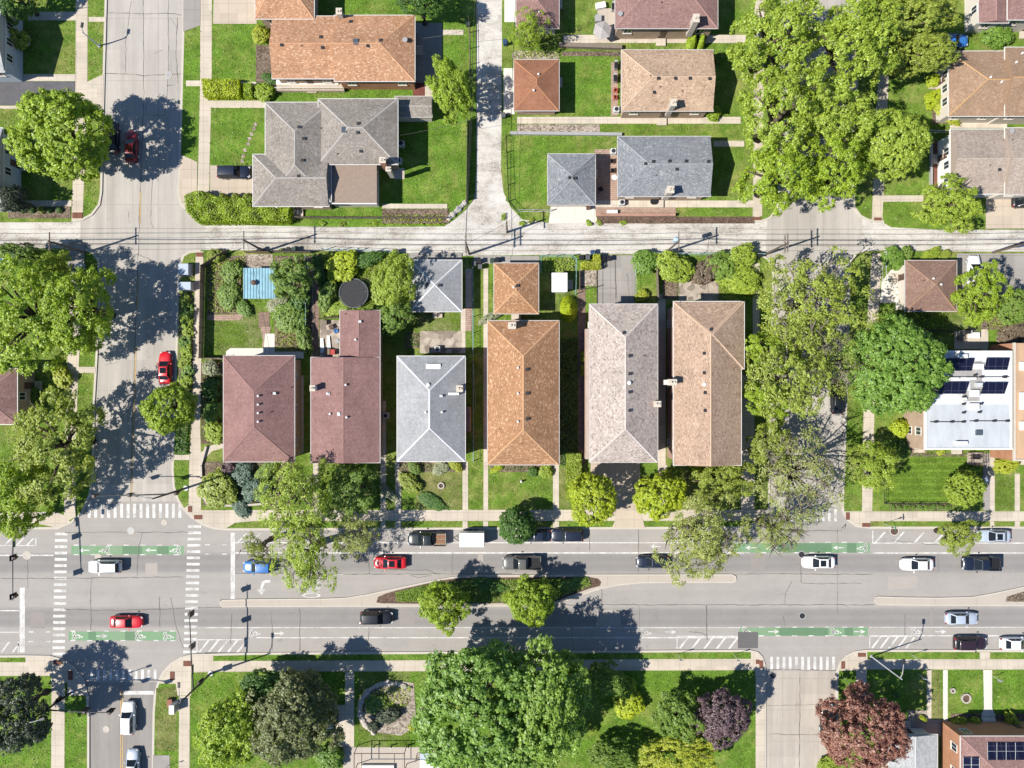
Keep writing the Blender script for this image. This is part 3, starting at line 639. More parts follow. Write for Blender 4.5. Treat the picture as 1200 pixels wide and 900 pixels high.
def bike(x, y, dr):
    """bicycle with rider drawn sideways to the lane, two wheels and bars"""
    s = 1 if dr > 0 else -1; out = []
    def seg(a, b, w=0.55):
        a = Vector(a); b = Vector(b); n = (b - a).normalized(); n = Vector((-n.y, n.x)) * w
        out.append([tuple(Vector((x, y)) + Vector((p.x * s, p.y))) for p in (a - n, b - n, b + n, a + n)])
    for cy in (-2.6, 2.6):
        for k in range(8):
            a0, a1 = k * math.pi / 4, (k + 1) * math.pi / 4
            seg((-4 + 2.2 * math.cos(a0), cy + 2.2 * math.sin(a0)), (-4 + 2.2 * math.cos(a1), cy + 2.2 * math.sin(a1)), 0.38)
    seg((-4, -2.6), (-0.5, -1.2)); seg((-0.5, -1.2), (-3.5, 0.3)); seg((-3.5, 0.3), (-4, -2.6)); seg((-3.5, 0.3), (-0.5, 1.6)); seg((-4, 2.6), (0.6, 2.0)); seg((-0.5, -1.2), (1.2, -1.6)); seg((1.2, -1.2), (4.2, 0.8), 0.8); seg((4.2, 0.8), (1.8, 2.6), 0.6)
    out.append([(x + s * (5.6 + 1.1 * math.cos(k * math.pi / 4)), y + 1.2 + 1.1 * math.sin(k * math.pi / 4)) for k in range(8)])
    return out
mark('bike_symbol', sum([bike(*b) for b in ((122, 645, -1), (205, 645, -1), (905, 642, -1), (1011, 642, -1), (90, 745.6, 1), (164, 745.6, 1), (757, 741.5, 1), (980, 740.5, 1), (1075, 740.5, 1), (298, 742, 1), (876, 740.5, 1), (197, 746, 1))], []), z=-0.106)
mark('lane_arrow', sum([arrow(*a) for a in ((176, 645, -1), (98, 645, -1), (983, 642, -1), (880, 642, -1), (119, 745.6, 1), (786, 740.8, 1), (1103, 740.5, 1), (907, 740.5, 1), (1008, 740.5, 1), (327, 742.5, 1), (768, 640.5, -1))], []), z=-0.106)
mark('turn_arrow', [[(316.5, 679.8), (316.5, 682.6), (310, 683.5), (307, 691), (304.2, 691), (307, 682), (310.5, 680)], [(300.5, 691), (311, 691), (305.8, 697.5)]])
tx = bpy.data.curves.new('word_marking', 'FONT'); tx.body = 'ONLY'; tx.size = 2.6; tx.align_x = 'CENTER'; tx.align_y = 'CENTER'
tx.materials.append(M_MARK); to = bpy.data.objects.new('word_marking', tx); C.objects.link(to); to.parent = AV
p = W(366, 691); to.location = (p.x, p.y, -0.110); to.rotation_euler = (0, 0, math.pi / 2); to.scale = (0.40 * 0.9, 1.45, 1); tag(to, kind='structure')
mark('centre_line', [[(163.5, 225), (164.8, 225), (164.2, 262), (162.9, 262)], [(161, 320), (162.3, 320), (160.5, 360), (159.2, 360)], [(158.5, 405), (159.6, 405), (154, 580), (152.9, 580)]], M_MARKY)
mark('centre_line', [(140.4, 810, 141.5, 1150), (142.7, 810, 143.8, 1150)], M_MARKY)
def crack(pts, w=0.07, jit=0.075):
    q = px_pts(pts); fine = []
    for a, b in zip(q, q[1:]):
        n = max(2, int((b - a).length / 0.8))
        for k in range(n): fine.append(a.lerp(b, k / n) + Vector((R.uniform(-jit, jit), R.uniform(-jit, jit))))
    fine.append(q[-1]); return fine, w
def cracks(name, lst, z, parent=AV):
    mb = MB()
    for pts in lst:
        w = 0.07
        if isinstance(pts[-1], (int, float)): w = pts[-1]; pts = pts[:-1]
        fine, w = crack(pts, w)
        for a, b in zip(fine, fine[1:]):
            n = (b - a).normalized(); n = Vector((-n.y, n.x)) * w * 0.75 * R.uniform(0.5, 1.25)
            mb.poly([(p.x, p.y, z) for p in (a - n, b - n, b + n, a + n)])
    return tag(mb.build(name, M_TAR, parent), kind='structure')
cracks('tar_seam', [
 [(275, 672), (432, 673), (600, 672.5), (0, 0)][:3], [(432, 648), (433, 673), 0.05], [(748, 620), (748, 671), 0.05], [(671, 620), (671, 635), 0.05], [(685, 620), (691, 628), (691, 645), 0.06], [(828, 710), (829, 750), 0.09], [(351, 713), (351, 763), 0.07], [(432, 735), (431, 762), 0.06],
 [(107, 677), (106, 700), (106, 742), 0.05], [(186, 700), (187, 735), 0.05], [(0, 678.5), (75, 678), (214, 676.5), 0.06], [(75, 624), (226, 624), 0.05], [(75, 714), (140, 716), (214, 713), (260, 712), 0.06], [(705, 690), (705, 709), 0.06], [(650, 709), (840, 709), (1025, 709), 0.06],
 [(862, 673), (1023, 673), 0.06], [(939, 662), (939, 683), 0.07], [(938, 600), (939, 601), 0.03], [(940, 684), (985, 684), (1010, 684), 0.04], [(928, 681), (921, 695), (920, 708), 0.05], [(918, 722), (920, 735), 0.05], [(982, 620), (982, 720), 0.035], [(1061, 720), (1061, 745), 0.06], [(271, 720), (270, 755), 0.05],
 [(318, 715), (319, 763), 0.03], [(445, 670), (455, 668), (500, 668), (510, 672), 0.05], [(480, 674), (490, 677), (505, 674), 0.04], [(808, 740), (822, 742), (828, 745), 0.05], [(1046, 634), (1122, 641), 0.05], [(987, 620), (991, 614), (990, 621), 0.08], [(935, 622), (987, 622), 0.06], [(160, 676), (162, 640), (166, 625), 0.04],
 [(32, 650), (32, 690), 0.035], [(530, 648), (530, 672), 0.035], [(594, 648), (594, 672), 0.03], [(1100, 648), (1100, 672), 0.03], [(670, 735), (672, 762), 0.03], [(750, 712), (750, 762), 0.03], [(200, 700), (206, 735), (215, 760), 0.04],
 [(897, 784.5), (980, 786), 0.06], [(886, 778), (897, 783), 0.03]], -0.1045)
cracks('tar_seam', [
 [(167, 0), (168, 60), (168, 115), (165, 200), (163, 250), (160, 340), (157, 420), (152, 590), 0.07], [(153, 0), (147, 50), (147, 85), 0.05], [(197, 0), (197, 60), (195, 115), 0.06], [(125, 14), (170, 15.5), (198, 15), (212, 17.5), 0.06], [(122, 86), (150, 86), (168, 88), (188, 87), (212, 86), 0.06],
 [(207, 20), (206, 60), (208, 98), 0.07], [(195, 100), (205, 99), 0.05], [(170, 122), (170, 134), (193, 135), (193, 122), 0.05], [(146, 290), (149, 297), (156, 300), (161, 298), (185, 308), 0.05], [(178, 210), (176, 260), (180, 268), 0.05], [(150, 248), (151, 262), 0.04], [(145, 315), (152, 318), (160, 318), 0.04],
 [(186, 373), (205, 371), 0.05], [(122, 427), (140, 424), 0.04], [(123, 505), (135, 500), (150, 480), 0.05], [(114, 470), (112, 580), 0.04], [(180, 62), (190, 58), 0.03], [(198, 20), (208, 33), 0.03], [(165, 212), (178, 165), 0.03], [(119.5, 0), (113.5, 225), 0.02]], -0.1265)
cracks('tar_seam', [[(938, 788), (937, 900), 0.06], [(898, 827), (976, 826), 0.04], [(900, 861), (960, 861), 0.05], [(721, 300), (722, 356), 0.09], [(700, 338), (722, 338), 0.04], [(736, 302), (738, 356), 0.04]][:3], -0.1255)
cracks('tar_seam', [[(721, 300), (722, 356), 0.09], [(702, 338), (722, 338), 0.04], [(735, 320), (738, 356), 0.04]], 0.062, None)
M_UTIL = concrete('utility_cut_concrete', (0.36, 0.325, 0.29), var=0.1); M_UTIL_D = concrete('old_repair_concrete', (0.27, 0.245, 0.225), var=0.14)
mark('repair_patch', [[(700, 715), (727, 714.5), (727.5, 734), (700, 734.5)], [(1041, 676), (1075, 675.5), (1075, 690), (1041, 690.5)], [(330, 680), (349, 679.5), (349, 693), (330, 693.5)], [(170, 660), (184, 660), (184, 674), (170, 674)], [(560, 650), (566, 650), (566, 671), (560, 671)]], M_UTIL, -0.1175)
mark('repair_patch', [[(468, 715), (486, 715), (486, 733), (468, 733)], [(880, 651), (897, 650.5), (897, 671), (880, 671)], [(1090, 712), (1094, 712), (1094, 734), (1090, 734)], [(35, 718), (52, 718), (52, 737), (35, 737)]], M_UTIL_D, -0.1172)
mark('patched_asphalt', [(865, 741, 888.5, 760)], M_PATCH, -0.1025)
for i, (x, y, r, m, lab) in enumerate([(153, 622, 0.42, GREYM, 'large ringed manhole lid in the crossing north of the green lane'), (192, 612.5, 0.3, STONE, 'square-ringed valve cover by the crosswalk corner'), (31, 651, 0.5, STONE, 'white patched manhole lid on the lane line left of the crosswalk'), (114.5, 653, 0.36, STONE, 'small white cover just above the white hatchback'),
        (940.5, 722, 0.4, DARKM, 'dark manhole lid in the lower lane below the junction'), (906.5, 792, 0.4, DARKM, 'dark manhole lid below the lower right crosswalk'), (124, 855, 0.36, STONE, 'round pale cover in the lower left street'), (939.7, 650, 0.42, DARKM, 'dark manhole lid beside the nose of the white car with sunroof'), (197, 87.5, 0.4, GREYM, 'worn drain cover in the upper left street'), (1048.5, 622.5, 0.55, RUSTM, 'rusty round drain in the hatched kerb strip')]):
    b = W(x, y); t = thing('manhole_cover', lab, 'manhole cover', (b.x, b.y, -0.125))
    mb = MB(); mb.cyl((b.x, b.y, -0.122), r, 0.026, 20); mb.build('lid', m, t)
    mb = MB(); n = 20
    for k in range(n):
        a0, a1 = 2 * math.pi * k / n, 2 * math.pi * (k + 1) / n
        pp = [(b.x + rr * math.cos(a), b.y + rr * math.sin(a), -0.099) for rr, a in ((r + .01, a0), (r + .13, a0), (r + .13, a1), (r + .01, a1))]
        mb.poly(pp)
    mb.build('ring', M_KERB if m is not DARKM else GREYM, t)
# ================================================================ buildings
def win_meshes():
    a = MB(); a.box(-0.5, -0.02, 0, 0.5, 0.03, 1.2); g = a.mesh('window')
    f = MB()
    for x0, z0, x1, z1 in ((-0.58, -0.08, -0.5, 1.28), (0.5, -0.08, 0.58, 1.28), (-0.5, 1.2, 0.5, 1.28), (-0.5, -0.08, 0.5, 0.0), (-0.03, 0.0, 0.03, 1.2)): f.box(x0, -0.02, z0, x1, 0.06, z1)
    s = MB(); s.box(-0.68, -0.02, -0.16, 0.68, 0.14, -0.085)
    return g, f.mesh('frame'), s.mesh('sill')
WM = win_meshes()
for m_, k_ in zip(WM, (GLASS, WHITE, CREAM_ST)): m_.materials.append(k_)
def window(root, x, y, z, rz, w=1.0, hh=1.0):
    o = ORG[root.name]
    wob = inst('window', WM[0], root, (x - o.x, y - o.y, z - o.z), rz, (w, 1, hh))
    inst('frame', WM[1], wob); inst('sill', WM[2], wob)
def door(root, x, y, z, rz, c=None):
    o = ORG[root.name]
    m = MB(); m.box(-0.46, -0.02, 0.0, 0.46, 0.045, 2.05)
    for k in (0.25, 1.15): m.box(-0.3, 0.045, k, 0.3, 0.06, k + 0.65)
    me = m.mesh('door'); me.materials.append(c or RUSTM)
    d = inst('door', me, root, (x - o.x, y - o.y, z - o.z), rz)
    m = MB(); m.box(0.32, 0.045, 0.95, 0.38, 0.12, 1.1); me = m.mesh('handle'); me.materials.append(GALV); inst('handle', me, d)
    m = MB(); m.box(-0.7, 0.05, -z + 0.1 if z > 0.3 else -0.1, 0.7, 1.1, -0.03); me = m.mesh('doorstep'); me.materials.append(M_PATH); inst('doorstep', me, root, (x - o.x, y - o.y, z - o.z), rz)

def house(name, label, cat, box, h, wall=None, group=None):
    x0, y0, x1, y1 = box; SHEETS.append((x0 + 3, y0 + 3, x1 - 3, y1 - 3)); a = W((x0 + x1) / 2, (y0 + y1) / 2, h)
    t = thing(name, label, cat, (a.x, a.y, 0), group); t['_h'] = h
    return t
def slope_uv(pts):
    n = (pts[1] - pts[0]).cross(pts[2] - pts[0]).normalized()
    if n.z < 0: n = -n
    u = Vector((0, 0, 1)).cross(n)
    if u.length < 1e-4: u = Vector((1, 0, 0))
    u.normalize(); v = n.cross(u)
    return [(p.dot(u), p.dot(v)) for p in pts]
def ridge_strip(mb, a, b, w=0.15, up=0.035):
    d = (b - a).normalized(); s = d.cross(Vector((0, 0, 1))).normalized() * w
    dn = Vector((0, 0, -0.07)); u = Vector((0, 0, up))
    A = [a + s + dn, a + u, a - s + dn]; B = [b + s + dn, b + u, b - s + dn]
    for i in (0, 1): mb.poly([A[i], B[i], B[i + 1], A[i + 1]])
    mb.poly([A[2], A[1], A[0]]); mb.poly([B[0], B[1], B[2]])
def roof_piece(t, box, h, axis, e0, e1, pitch, sh, wall, over=0.45, gut=None, wins=True, cap=None, z0=0.0, doors=()):
    """one roofed block of a house: walls, roof with ridge caps and gutter; returns (roof object, roof height function)"""
    a = W(box[0], box[3], h); b = W(box[2], box[1], h); x0, y0, x1, y1 = a.x, a.y, b.x, b.y
    top = h; w = (y1 - y0) if axis == 'x' else (x1 - x0)
    if wall is not None:
        mb = MB(); mb.prism([(x0 + over, y0 + over), (x1 - over, y0 + over), (x1 - over, y1 - over), (x0 + over, y1 - over)], z0, h - 0.12)
        if 'gable' in (e0, e1):
            if axis == 'x': g = [(x0 + over, e0), (x1 - over, e1)]
            else: g = [(y0 + over, e0), (y1 - over, e1)]
            for c, e in g:
                if e != 'gable': continue
                for dd in (0.0,):
                    if axis == 'x': tri = [Vector((c, y0 + over, h - .12)), Vector((c, y1 - over, h - .12)), Vector((c, (y0 + y1) / 2, h + (w / 2 - over) * pitch - .1))]
                    else: tri = [Vector((x0 + over, c, h - .12)), Vector((x1 - over, c, h - .12)), Vector(((x0 + x1) / 2, c, h + (w / 2 - over) * pitch - .1))]
                    mb.poly(tri)
        mb.build('wall', wall, t)
    inset0 = w / 2 if e0 == 'hip' else 0.0; inset1 = w / 2 if e1 == 'hip' else 0.0
    rise = w / 2 * pitch
    L = (x1 - x0) if axis == 'x' else (y1 - y0)
    if inset0 + inset1 > L: k = L / (inset0 + inset1); inset0 *= k; inset1 *= k
    P = lambda l, p, z: Vector((x0 + l, y0 + p, z)) if axis == 'x' else Vector((x0 + w - p, y0 + l, z))
    c00, c01, c10, c11 = P(0, 0, top), P(0, w, top), P(L, 0, top), P(L, w, top)
    r0, r1 = P(inset0, w / 2, top + rise), P(L - inset1, w / 2, top + rise)
    mb = MB()
    def face(*pts):
        pts = [p for i, p in enumerate(pts) if (p - pts[i - 1]).length > 1e-4]
        if len(pts) > 2: mb.poly(pts, slope_uv(pts))
    face(c00, c10, r1, r0); face(c11, c01, r0, r1)
    if e0 == 'hip': face(c01, c00, r0)
    if e1 == 'hip': face(c10, c11, r1)
    dz = Vector((0, 0, -0.16))
    for p, q in ((c00, c10), (c10, c11), (c11, c01), (c01, c00)):
        mb.poly([p + dz, q + dz, q, p], [(0, 0), ((q - p).length, 0), ((q - p).length, .16), (0, .16)])
    for e, cA, cB, rr in ((e0, c01, c00, r0), (e1, c10, c11, r1)):
        if e == 'gable': mb.poly([cA + dz, cA, rr, cB, cB + dz], [(0, 0)] * 5)
    mb.poly([c01 + dz, c11 + dz, c10 + dz, c00 + dz], [(0, 0)] * 4)
    roof = mb.build('roof', SH[sh], t)
    mb = MB()
    if (r1 - r0).length > 0.2: ridge_strip(mb, r0, r1)
    for e, cs, rr in ((e0, (c00, c01), r0), (e1, (c10, c11), r1)):
        if e == 'hip':
            for c in cs: ridge_strip(mb, c + Vector((0, 0, 0.03)), rr)
    mb.build('ridge_cap', MATS['cap_' + (cap or sh)], roof)
    mb = MB(); gw = 0.09
    mb.box(x0 - gw, y0 - gw, h - 0.14, x1 + gw, y0 - 0.004, h - 0.01); mb.box(x0 - gw, y1 + 0.004, h - 0.14, x1 + gw, y1 + gw, h - 0.01)
    mb.box(x0 - gw, y0, h - 0.139, x0 - 0.004, y1, h - 0.011); mb.box(x1 + 0.004, y0, h - 0.139, x1 + gw, y1, h - 0.011)
    mb.build('gutter', gut or GUTTER, t)
    if wall is not None and wins:
        zs = [h - 2.3] if h < 5.4 else [0.9, h - 2.1]
        n = 0
        for z in zs:
            for xx in (x0 + over + 1.6, x1 - over - 1.6) if x1 - x0 > 5 else ((x0 + x1) / 2,):
                window(t, xx, y0 + over, z, math.pi); window(t, xx, y1 - over, z, 0)
            for yy in (y0 + over + 2.2, (y0 + y1) / 2, y1 - over - 2.2) if y1 - y0 > 8 else ((y0 + y1) / 2,):
                window(t, x0 + over, yy, z, math.pi / 2); window(t, x1 - over, yy, z, -math.pi / 2)
    for side in doors:
        mx, my = (x0 + x1) / 2, (y0 + y1) / 2
        if side == 's': door(t, mx, y0 + over, 0.35, math.pi)
        elif side == 'n': door(t, mx + 0.4, y1 - over, 0.35, 0)
        elif side == 'w': door(t, x0 + over, my + 1.5, 0.35, math.pi / 2)
        elif side == 'e': door(t, x1 - over, my + 1.5, 0.35, -math.pi / 2)
    def rz(X, Y):
        p = min(Y - y0, y1 - Y) if axis == 'x' else min(X - x0, x1 - X); l = (X - x0) if axis == 'x' else (Y - y0)
        d = [p]
        if e0 == 'hip': d.append(l * (w / 2) / max(inset0, .01))
        if e1 == 'hip': d.append((L - l) * (w / 2) / max(inset1, .01))
        return h + max(0, min(d)) * pitch
    return roof, rz
def on_roof(rz, px, py, h):
    z = h
    for _ in range(5): p = W(px, py, z); z = rz(p.x, p.y)
    return Vector((p.x, p.y, z))
def vent_meshes():
    r = {}
    m = MB(); m.box(-.2, -.2, -.1, .2, .2, .12); m.box(-.26, -.26, .121, .26, .26, .17); r['v'] = (m.mesh('roof_vent'), DARKM)
    m = MB(); m.cyl((0, 0, -.1), .11, .4, 12); m.cyl((0, 0, .301), .2, .09, 14, .14); r['w'] = (m.mesh('vent_pipe'), WHITE)
    m = MB(); m.cyl((0, 0, -.1), .09, .35, 10); r['p'] = (m.mesh('vent_pipe'), RUSTM)
    m = MB(); m.cyl((0, 0, -.1), .27, .22, 16); m.cyl((0, 0, .121), .36, .16, 18, .22); r['t'] = (m.mesh('roof_turbine'), WHITE)
    m = MB(); m.box(-.45, -.5, -.15, .45, .5, .1); r['s'] = (m.mesh('skylight'), SKYLT)
    m = MB(); m.cyl((0, 0, -.1), .04, .5, 8)
    for k in range(3): m.cyl((0, 0, .4 + .03 * k), .18 + .1 * k, .03, 16, .24 + .1 * k)
    r['d'] = (m.mesh('satellite_dish'), GREYM)
    m = MB(); m.box(-.22, -.18, -.1, .22, .18, .2); m.box(-.26, -.22, .201, .26, .22, .24); r['b'] = (m.mesh('roof_vent'), GALV)
    for me, mt in r.values(): me.materials.append(mt)
    return r
VM = vent_meshes()
def vents(roof, rz, h, lst):
    o = ORG[roof.name]
    for px, py, k in lst:
        p = on_roof(rz, px, py, h); me, mt = VM[k]
        inst(me.name.split('.')[0], me, roof, p - o, 0, (.8, .8, .85))
def chimney(roof, px, py, w, d, zb, zt, mat):
    w *= .85; d *= .85; p = W(px, py, zt); mb = MB(); mb.box(p.x - w/2, p.y - d/2, zb, p.x + w/2, p.y + d/2, zt - .12); ch = mb.build('chimney', mat, roof)
    mb = MB(); mb.box(p.x - w/2 - .08, p.y - d/2 - .08, zt - .118, p.x + w/2 + .08, p.y + d/2 + .08, zt)
    mb.cyl((p.x - w * .2, p.y, zt + .001), min(w, d) * .22, .25, 10); mb.cyl((p.x + w * .22, p.y, zt + .001), min(w, d) * .18, .18, 10)
    mb.cyl((p.x - w * .2, p.y, zt + .252), min(w, d) * .13, .01, 10)
    mb.build('chimney_cap', CREAM_ST, roof)

def simple(name, label, cat, box, h, axis, e0, e1, pitch, sh, wall, vs=(), ch=(), group=None, **kw):
    t = house(name, label, cat, box, h, group=group)
    r, rz = roof_piece(t, box, h, axis, e0, e1, pitch, sh, wall, **kw)
    vents(r, rz, h, vs)
    for c in ch: chimney(r, *c)
    return t, r, rz
HG = 'houses along the avenue'; NG = 'houses north of the alley'; GG = 'small garages along the alleys'
# the row of houses along the avenue
t, r, rz = simple('house', 'plum-brown hip-roofed corner house beside the left street', 'house', (262, 417, 345, 541), 4.8, 'y', 'hip', 'hip', .38, 'plum', BR_TAN,
   [(303, 464, 'w'), (303, 474, 'w'), (303, 484, 'w'), (303, 494, 'w'), (317, 461, 'p'), (322, 461, 'b'), (317, 483, 'p'), (341, 454, 'p')], group=HG, doors=('s', 'w'))
t = house('house', 'long plum-brown house with a narrower rear wing', 'house', (364, 419, 445, 542), 4.8, group=HG)
r, rz = roof_piece(t, (364.5, 419, 445, 542), 4.8, 'y', 'gable', 'gable', .24, 'plum', BR_TAN, doors=('s',))
vents(r, rz, 4.8, [(385, 461.5, 'b'), (387, 485, 'w'), (397.5, 485, 't'), (406.5, 489, 'w'), (405.5, 451, 'w'), (384, 461, 'w')]); chimney(r, 366, 455, .7, .8, 3, 6.6, WHITE)
r, rz = roof_piece(t, (398.5, 364, 445, 425), 4.6, 'y', 'gable', 'gable', .24, 'plum', BR_TAN)
vents(r, rz, 4.6, [(422, 377, 'b'), (417, 398, 'w'), (405, 368, 'p')])
t, r, rz = simple('house', 'light grey hip-roofed house with bright ridge lines', 'house', (465.5, 417.5, 545, 540.5), 4.8, 'y', 'hip', 'hip', .42, 'grey', BR_PINK,
   [(517, 464, 'b'), (499, 483, 'w'), (518, 483, 'w'), (502, 451, 't')], [(538.5, 455.5, .9, .9, 4, 6.9, WHITE)], group=HG, gut=GUTTER_W, doors=('s',))
p = W(508, 429.5, 5.3); mb = MB(); mb.box(p.x - 1, p.y - .35, 4.9, p.x + 1, p.y + .35, 5.55); mb.build('roof_hatch', WHITE, r)
p = W(531, 461.5, 5.6); mb = MB(); mb.box(p.x - .8, p.y - .16, 5.0, p.x + .8, p.y + .16, 5.75); mb.build('roof_hatch', WHITE, r)
mb = MB(); a = W(545, 505, 1.5); b = W(553, 477, 1.5); mb.box(a.x - .3, a.y, 0, b.x - .2, b.y, 3.2); mb.build('bay', BR_PINK, t)
t, r, rz = simple('house', 'long orange-shingled hip-roofed house in the middle of the row', 'house', (571.5, 376, 655, 544.5), 5.6, 'y', 'hip', 'hip', .42, 'orange', BR_ORANGE,
   [(607, 431, 'w'), (617.5, 433, 'v'), (607, 461, 'w'), (618, 461, 'v'), (607, 494, 'w'), (618, 491, 'v'), (585, 503, 'p')], [(600, 381.5, 1.1, .9, 4, 7.6, WHITE)], group=HG, doors=('s', 'n'))
t, r, rz = simple('house', 'pale ash-grey house with a driveway down to the avenue', 'house', (691, 356.5, 770.5, 541.5), 6.3, 'y', 'hip', 'hip', .40, 'ash', BR_PINK,
   [(731, 390, 'v'), (738, 417, 'v'), (754, 417, 'p'), (738, 438, 'v'), (737.5, 448.5, 't'), (738, 459.5, 'v'), (738, 481, 'v')], [(770.5, 473.5, 1.0, .8, 3, 7.6, BR_TAN)], group=HG, doors=('s',))
mb = MB(); a = W(686.5, 541, 3); b = W(692.5, 385, 3); mb.box(a.x, a.y + .3, 0.0, b.x + .4, b.y, 2.4); mb.build('side_bay', BR_PINK, t)
t = house('house', 'tan-shingled house at the right end of the row', 'house', (789, 353.5, 872, 545), 6.5, group=HG)
r, rz = roof_piece(t, (789.5, 353.5, 868.5, 545), 6.5, 'y', 'gable', 'hip', .40, 'tan', BR_PINK, doors=('s',), gut=GUTTER_W)
vents(r, rz, 6.5, [(833, 386, 'v'), (825, 414, 'v'), (852, 406, 'p'), (825, 437, 'v'), (825.5, 450.5, 't'), (826, 460, 'v'), (826, 481, 'v')]); chimney(r, 788, 448, 1.3, .8, 3, 8.3, WHITE)
r, rz = roof_piece(t, (790.5, 354, 872, 432), 6.47, 'y', 'hip', 'hip', .40, 'tan', None, wins=False, gut=GUTTER_W)
# garages and sheds
simple('garage', 'light grey pyramid-roofed garage behind the light grey house', 'garage', (480, 305, 541, 365), 2.9, 'y', 'hip', 'hip', .36, 'grey', SIDING, [(500.5, 334, 'v'), (515, 334.5, 'v')], group=GG, gut=GUTTER_W, wins=False, doors=('s',))
simple('garage', 'orange-shingled garage behind the long orange house', 'garage', (579, 308.5, 631, 367.5), 2.9, 'y', 'hip', 'hip', .36, 'orange', BR_TAN, [(602, 337, 'w'), (606, 335, 'v')], group=GG, wins=False, doors=('s',))
simple('garage', 'rust-red pyramid-roofed garage by the back lane', 'garage', (602.5, 70, 655, 129.5), 2.9, 'y', 'hip', 'hip', .34, 'rust', BR_TAN, [(631, 87.5, 'w'), (625.5, 106.5, 'w')], group=GG, wins=False, doors=('e',))
simple('garage', 'slate-grey garage with a short white driveway', 'garage', (642, 180.5, 697.5, 240), 2.9, 'y', 'hip', 'hip', .34, 'slate', BR_TAN, [(667.5, 208.5, 'v'), (673.5, 209, 'v')], group=GG, wins=False, doors=('e',))
simple('garage', 'mauve-brown garage cut off by the top edge', 'garage', (605, -22, 655, 33), 2.9, 'x', 'hip', 'hip', .34, 'mauve', SIDING, [(631.5, 14.5, 'w')], group=GG, wins=False, doors=('e',))
simple('garage', 'dark brown square garage beside the white concrete pad', 'garage', (1061, 305.5, 1121, 364.5), 3.0, 'y', 'hip', 'hip', .36, 'brown', SIDING, [(1093, 326.5, 'w'), (1102, 333.5, 'w'), (1082, 329, 'p')], group=GG, wins=False, doors=('w',))
t, r, rz = simple('garden_shed', 'long narrow grey-roofed shed between the orange and grey houses', 'shed', (463, 113, 506, 137), 2.5, 'x', 'gable', 'gable', .2, 'stone', SIDING, wins=False, over=.2)
a = W(285, 350, 2.3); b = W(322.5, 314, 2.3)
t = thing('garden_shed', 'open shed with ribbed turquoise metal roof', 'shed', ((a.x + b.x) / 2, (a.y + b.y) / 2, 0))
tq = plain('turquoise_metal', (0.22, 0.40, 0.475), 0.6, var=0.22, scale=1.5); mb = MB(); mb.prism([(a.x, a.y), (b.x, a.y), (b.x, b.y), (a.x, b.y)], 2.2, 2.26)
x = a.x + .1
while x < b.x: mb.box(x, a.y, 2.261, x + .08, b.y, 2.32); x += .42
mb.build('metal_roof', tq, t)
mb = MB(); mb.box(a.x + .3, a.y + .3, 0, b.x - .3, b.y - .3, 2.19); mb.build('wall', WOODG, t)
mb = MB(); p = W(298, 331.5, 2.4); mb.cyl((p.x, p.y, 2.2), .25, .5, 12); mb.cyl((p.x, p.y, 2.701), .4, .12, 12, .2); mb.build('roof_cowl', RUSTM, t)
a = W(646.5, 342, 2.3); b = W(665, 319.5, 2.3); t = thing('garden_shed', 'small flat-topped white storage shed on the grass', 'shed', ((a.x + b.x) / 2, (a.y + b.y) / 2, 0))
mb = MB(); mb.box(a.x + .12, a.y + .12, 0, b.x - .12, b.y - .12, 2.18); mb.build('wall', WHITE, t)
mb = MB(); mb.box(a.x, a.y, 2.181, b.x, b.y, 2.3); mb.build('roof', WHITE, t, bevel=.04); door(t, b.x - .12, (a.y + b.y) / 2, 0.05, -math.pi / 2, GREYM)
# north of the alley
simple('house', 'salmon-roofed house cut off by the top edge beside the left street', 'house', (299, -70, 368, 22), 3.9, 'x', 'hip', 'hip', .36, 'salmon', BR_TAN, group=NG, gut=GUTTER_W)
t = house('house', 'salmon-roofed ranch house of two joined wings', 'house', (317, 17, 486, 95), 3.9, group=NG)
r, rz = roof_piece(t, (319, 19, 396, 92), 3.7, 'x', 'gable', 'gable', .30, 'salmon', BR_TAN, gut=GUTTER_W, doors=('s',))
vents(r, rz, 3.7, [(376, 43.5, 'v'), (330, 53, 'v'), (353.5, 54, 'p'), (378, 56, 'v')])
r, rz = roof_piece(t, (392, 18, 486, 95), 4.1, 'x', 'gable', 'hip', .34, 'salmon', BR_ORANGE, gut=GUTTER_W, doors=('e',))
vents(r, rz, 4.1, [(417, 49, 's'), (446, 47.5, 'v'), (431, 54, 'v'), (475, 48, 'd'), (411, 25.5, 'v')]); chimney(r, 397, 13, .8, .9, 2, 5.6, STONE)
t = house('house', 'sprawling stone-grey house with several hip roofs', 'house', (296, 116, 466, 241), 4.0, group=NG)
r, rz = roof_piece(t, (373, 116, 466, 192.5), 4.3, 'x', 'hip', 'hip', .36, 'stone', BR_TAN, gut=GUTTER_W)
vents(r, rz, 4.3, [(403.5, 152, 's'), (420, 145, 'v'), (419.5, 155.5, 'v'), (423, 177.5, 'v'), (395.5, 180.5, 'p')]); chimney(r, 448, 187.5, .9, .8, 2, 6.0, BR_ORANGE); chimney(r, 455, 198, .7, .6, 2, 5.6, STONE)
r, rz = roof_piece(t, (311, 120, 388, 236), 4.0, 'y', 'hip', 'hip', .36, 'stone', BR_TAN, gut=GUTTER_W, doors=('w',))
vents(r, rz, 4.0, [(350.5, 149, 'v'), (376, 150.5, 'p'), (356, 162.5, 'v'), (354.5, 188, 'v'), (350, 206.5, 'v')])
r, rz = roof_piece(t, (296.5, 181, 385, 241.5), 3.95, 'x', 'hip', 'gable', .36, 'stone', BR_TAN, gut=GUTTER_W, doors=('s',))
a = W(384, 238, 3.6); b = W(441.5, 190, 3.6); mb = MB(); mb.box(a.x, a.y, 3.4, b.x, b.y, 3.6); mb.build('flat_roof', plain('brown_felt', (0.27, 0.205, 0.16), .9, var=.12), t)
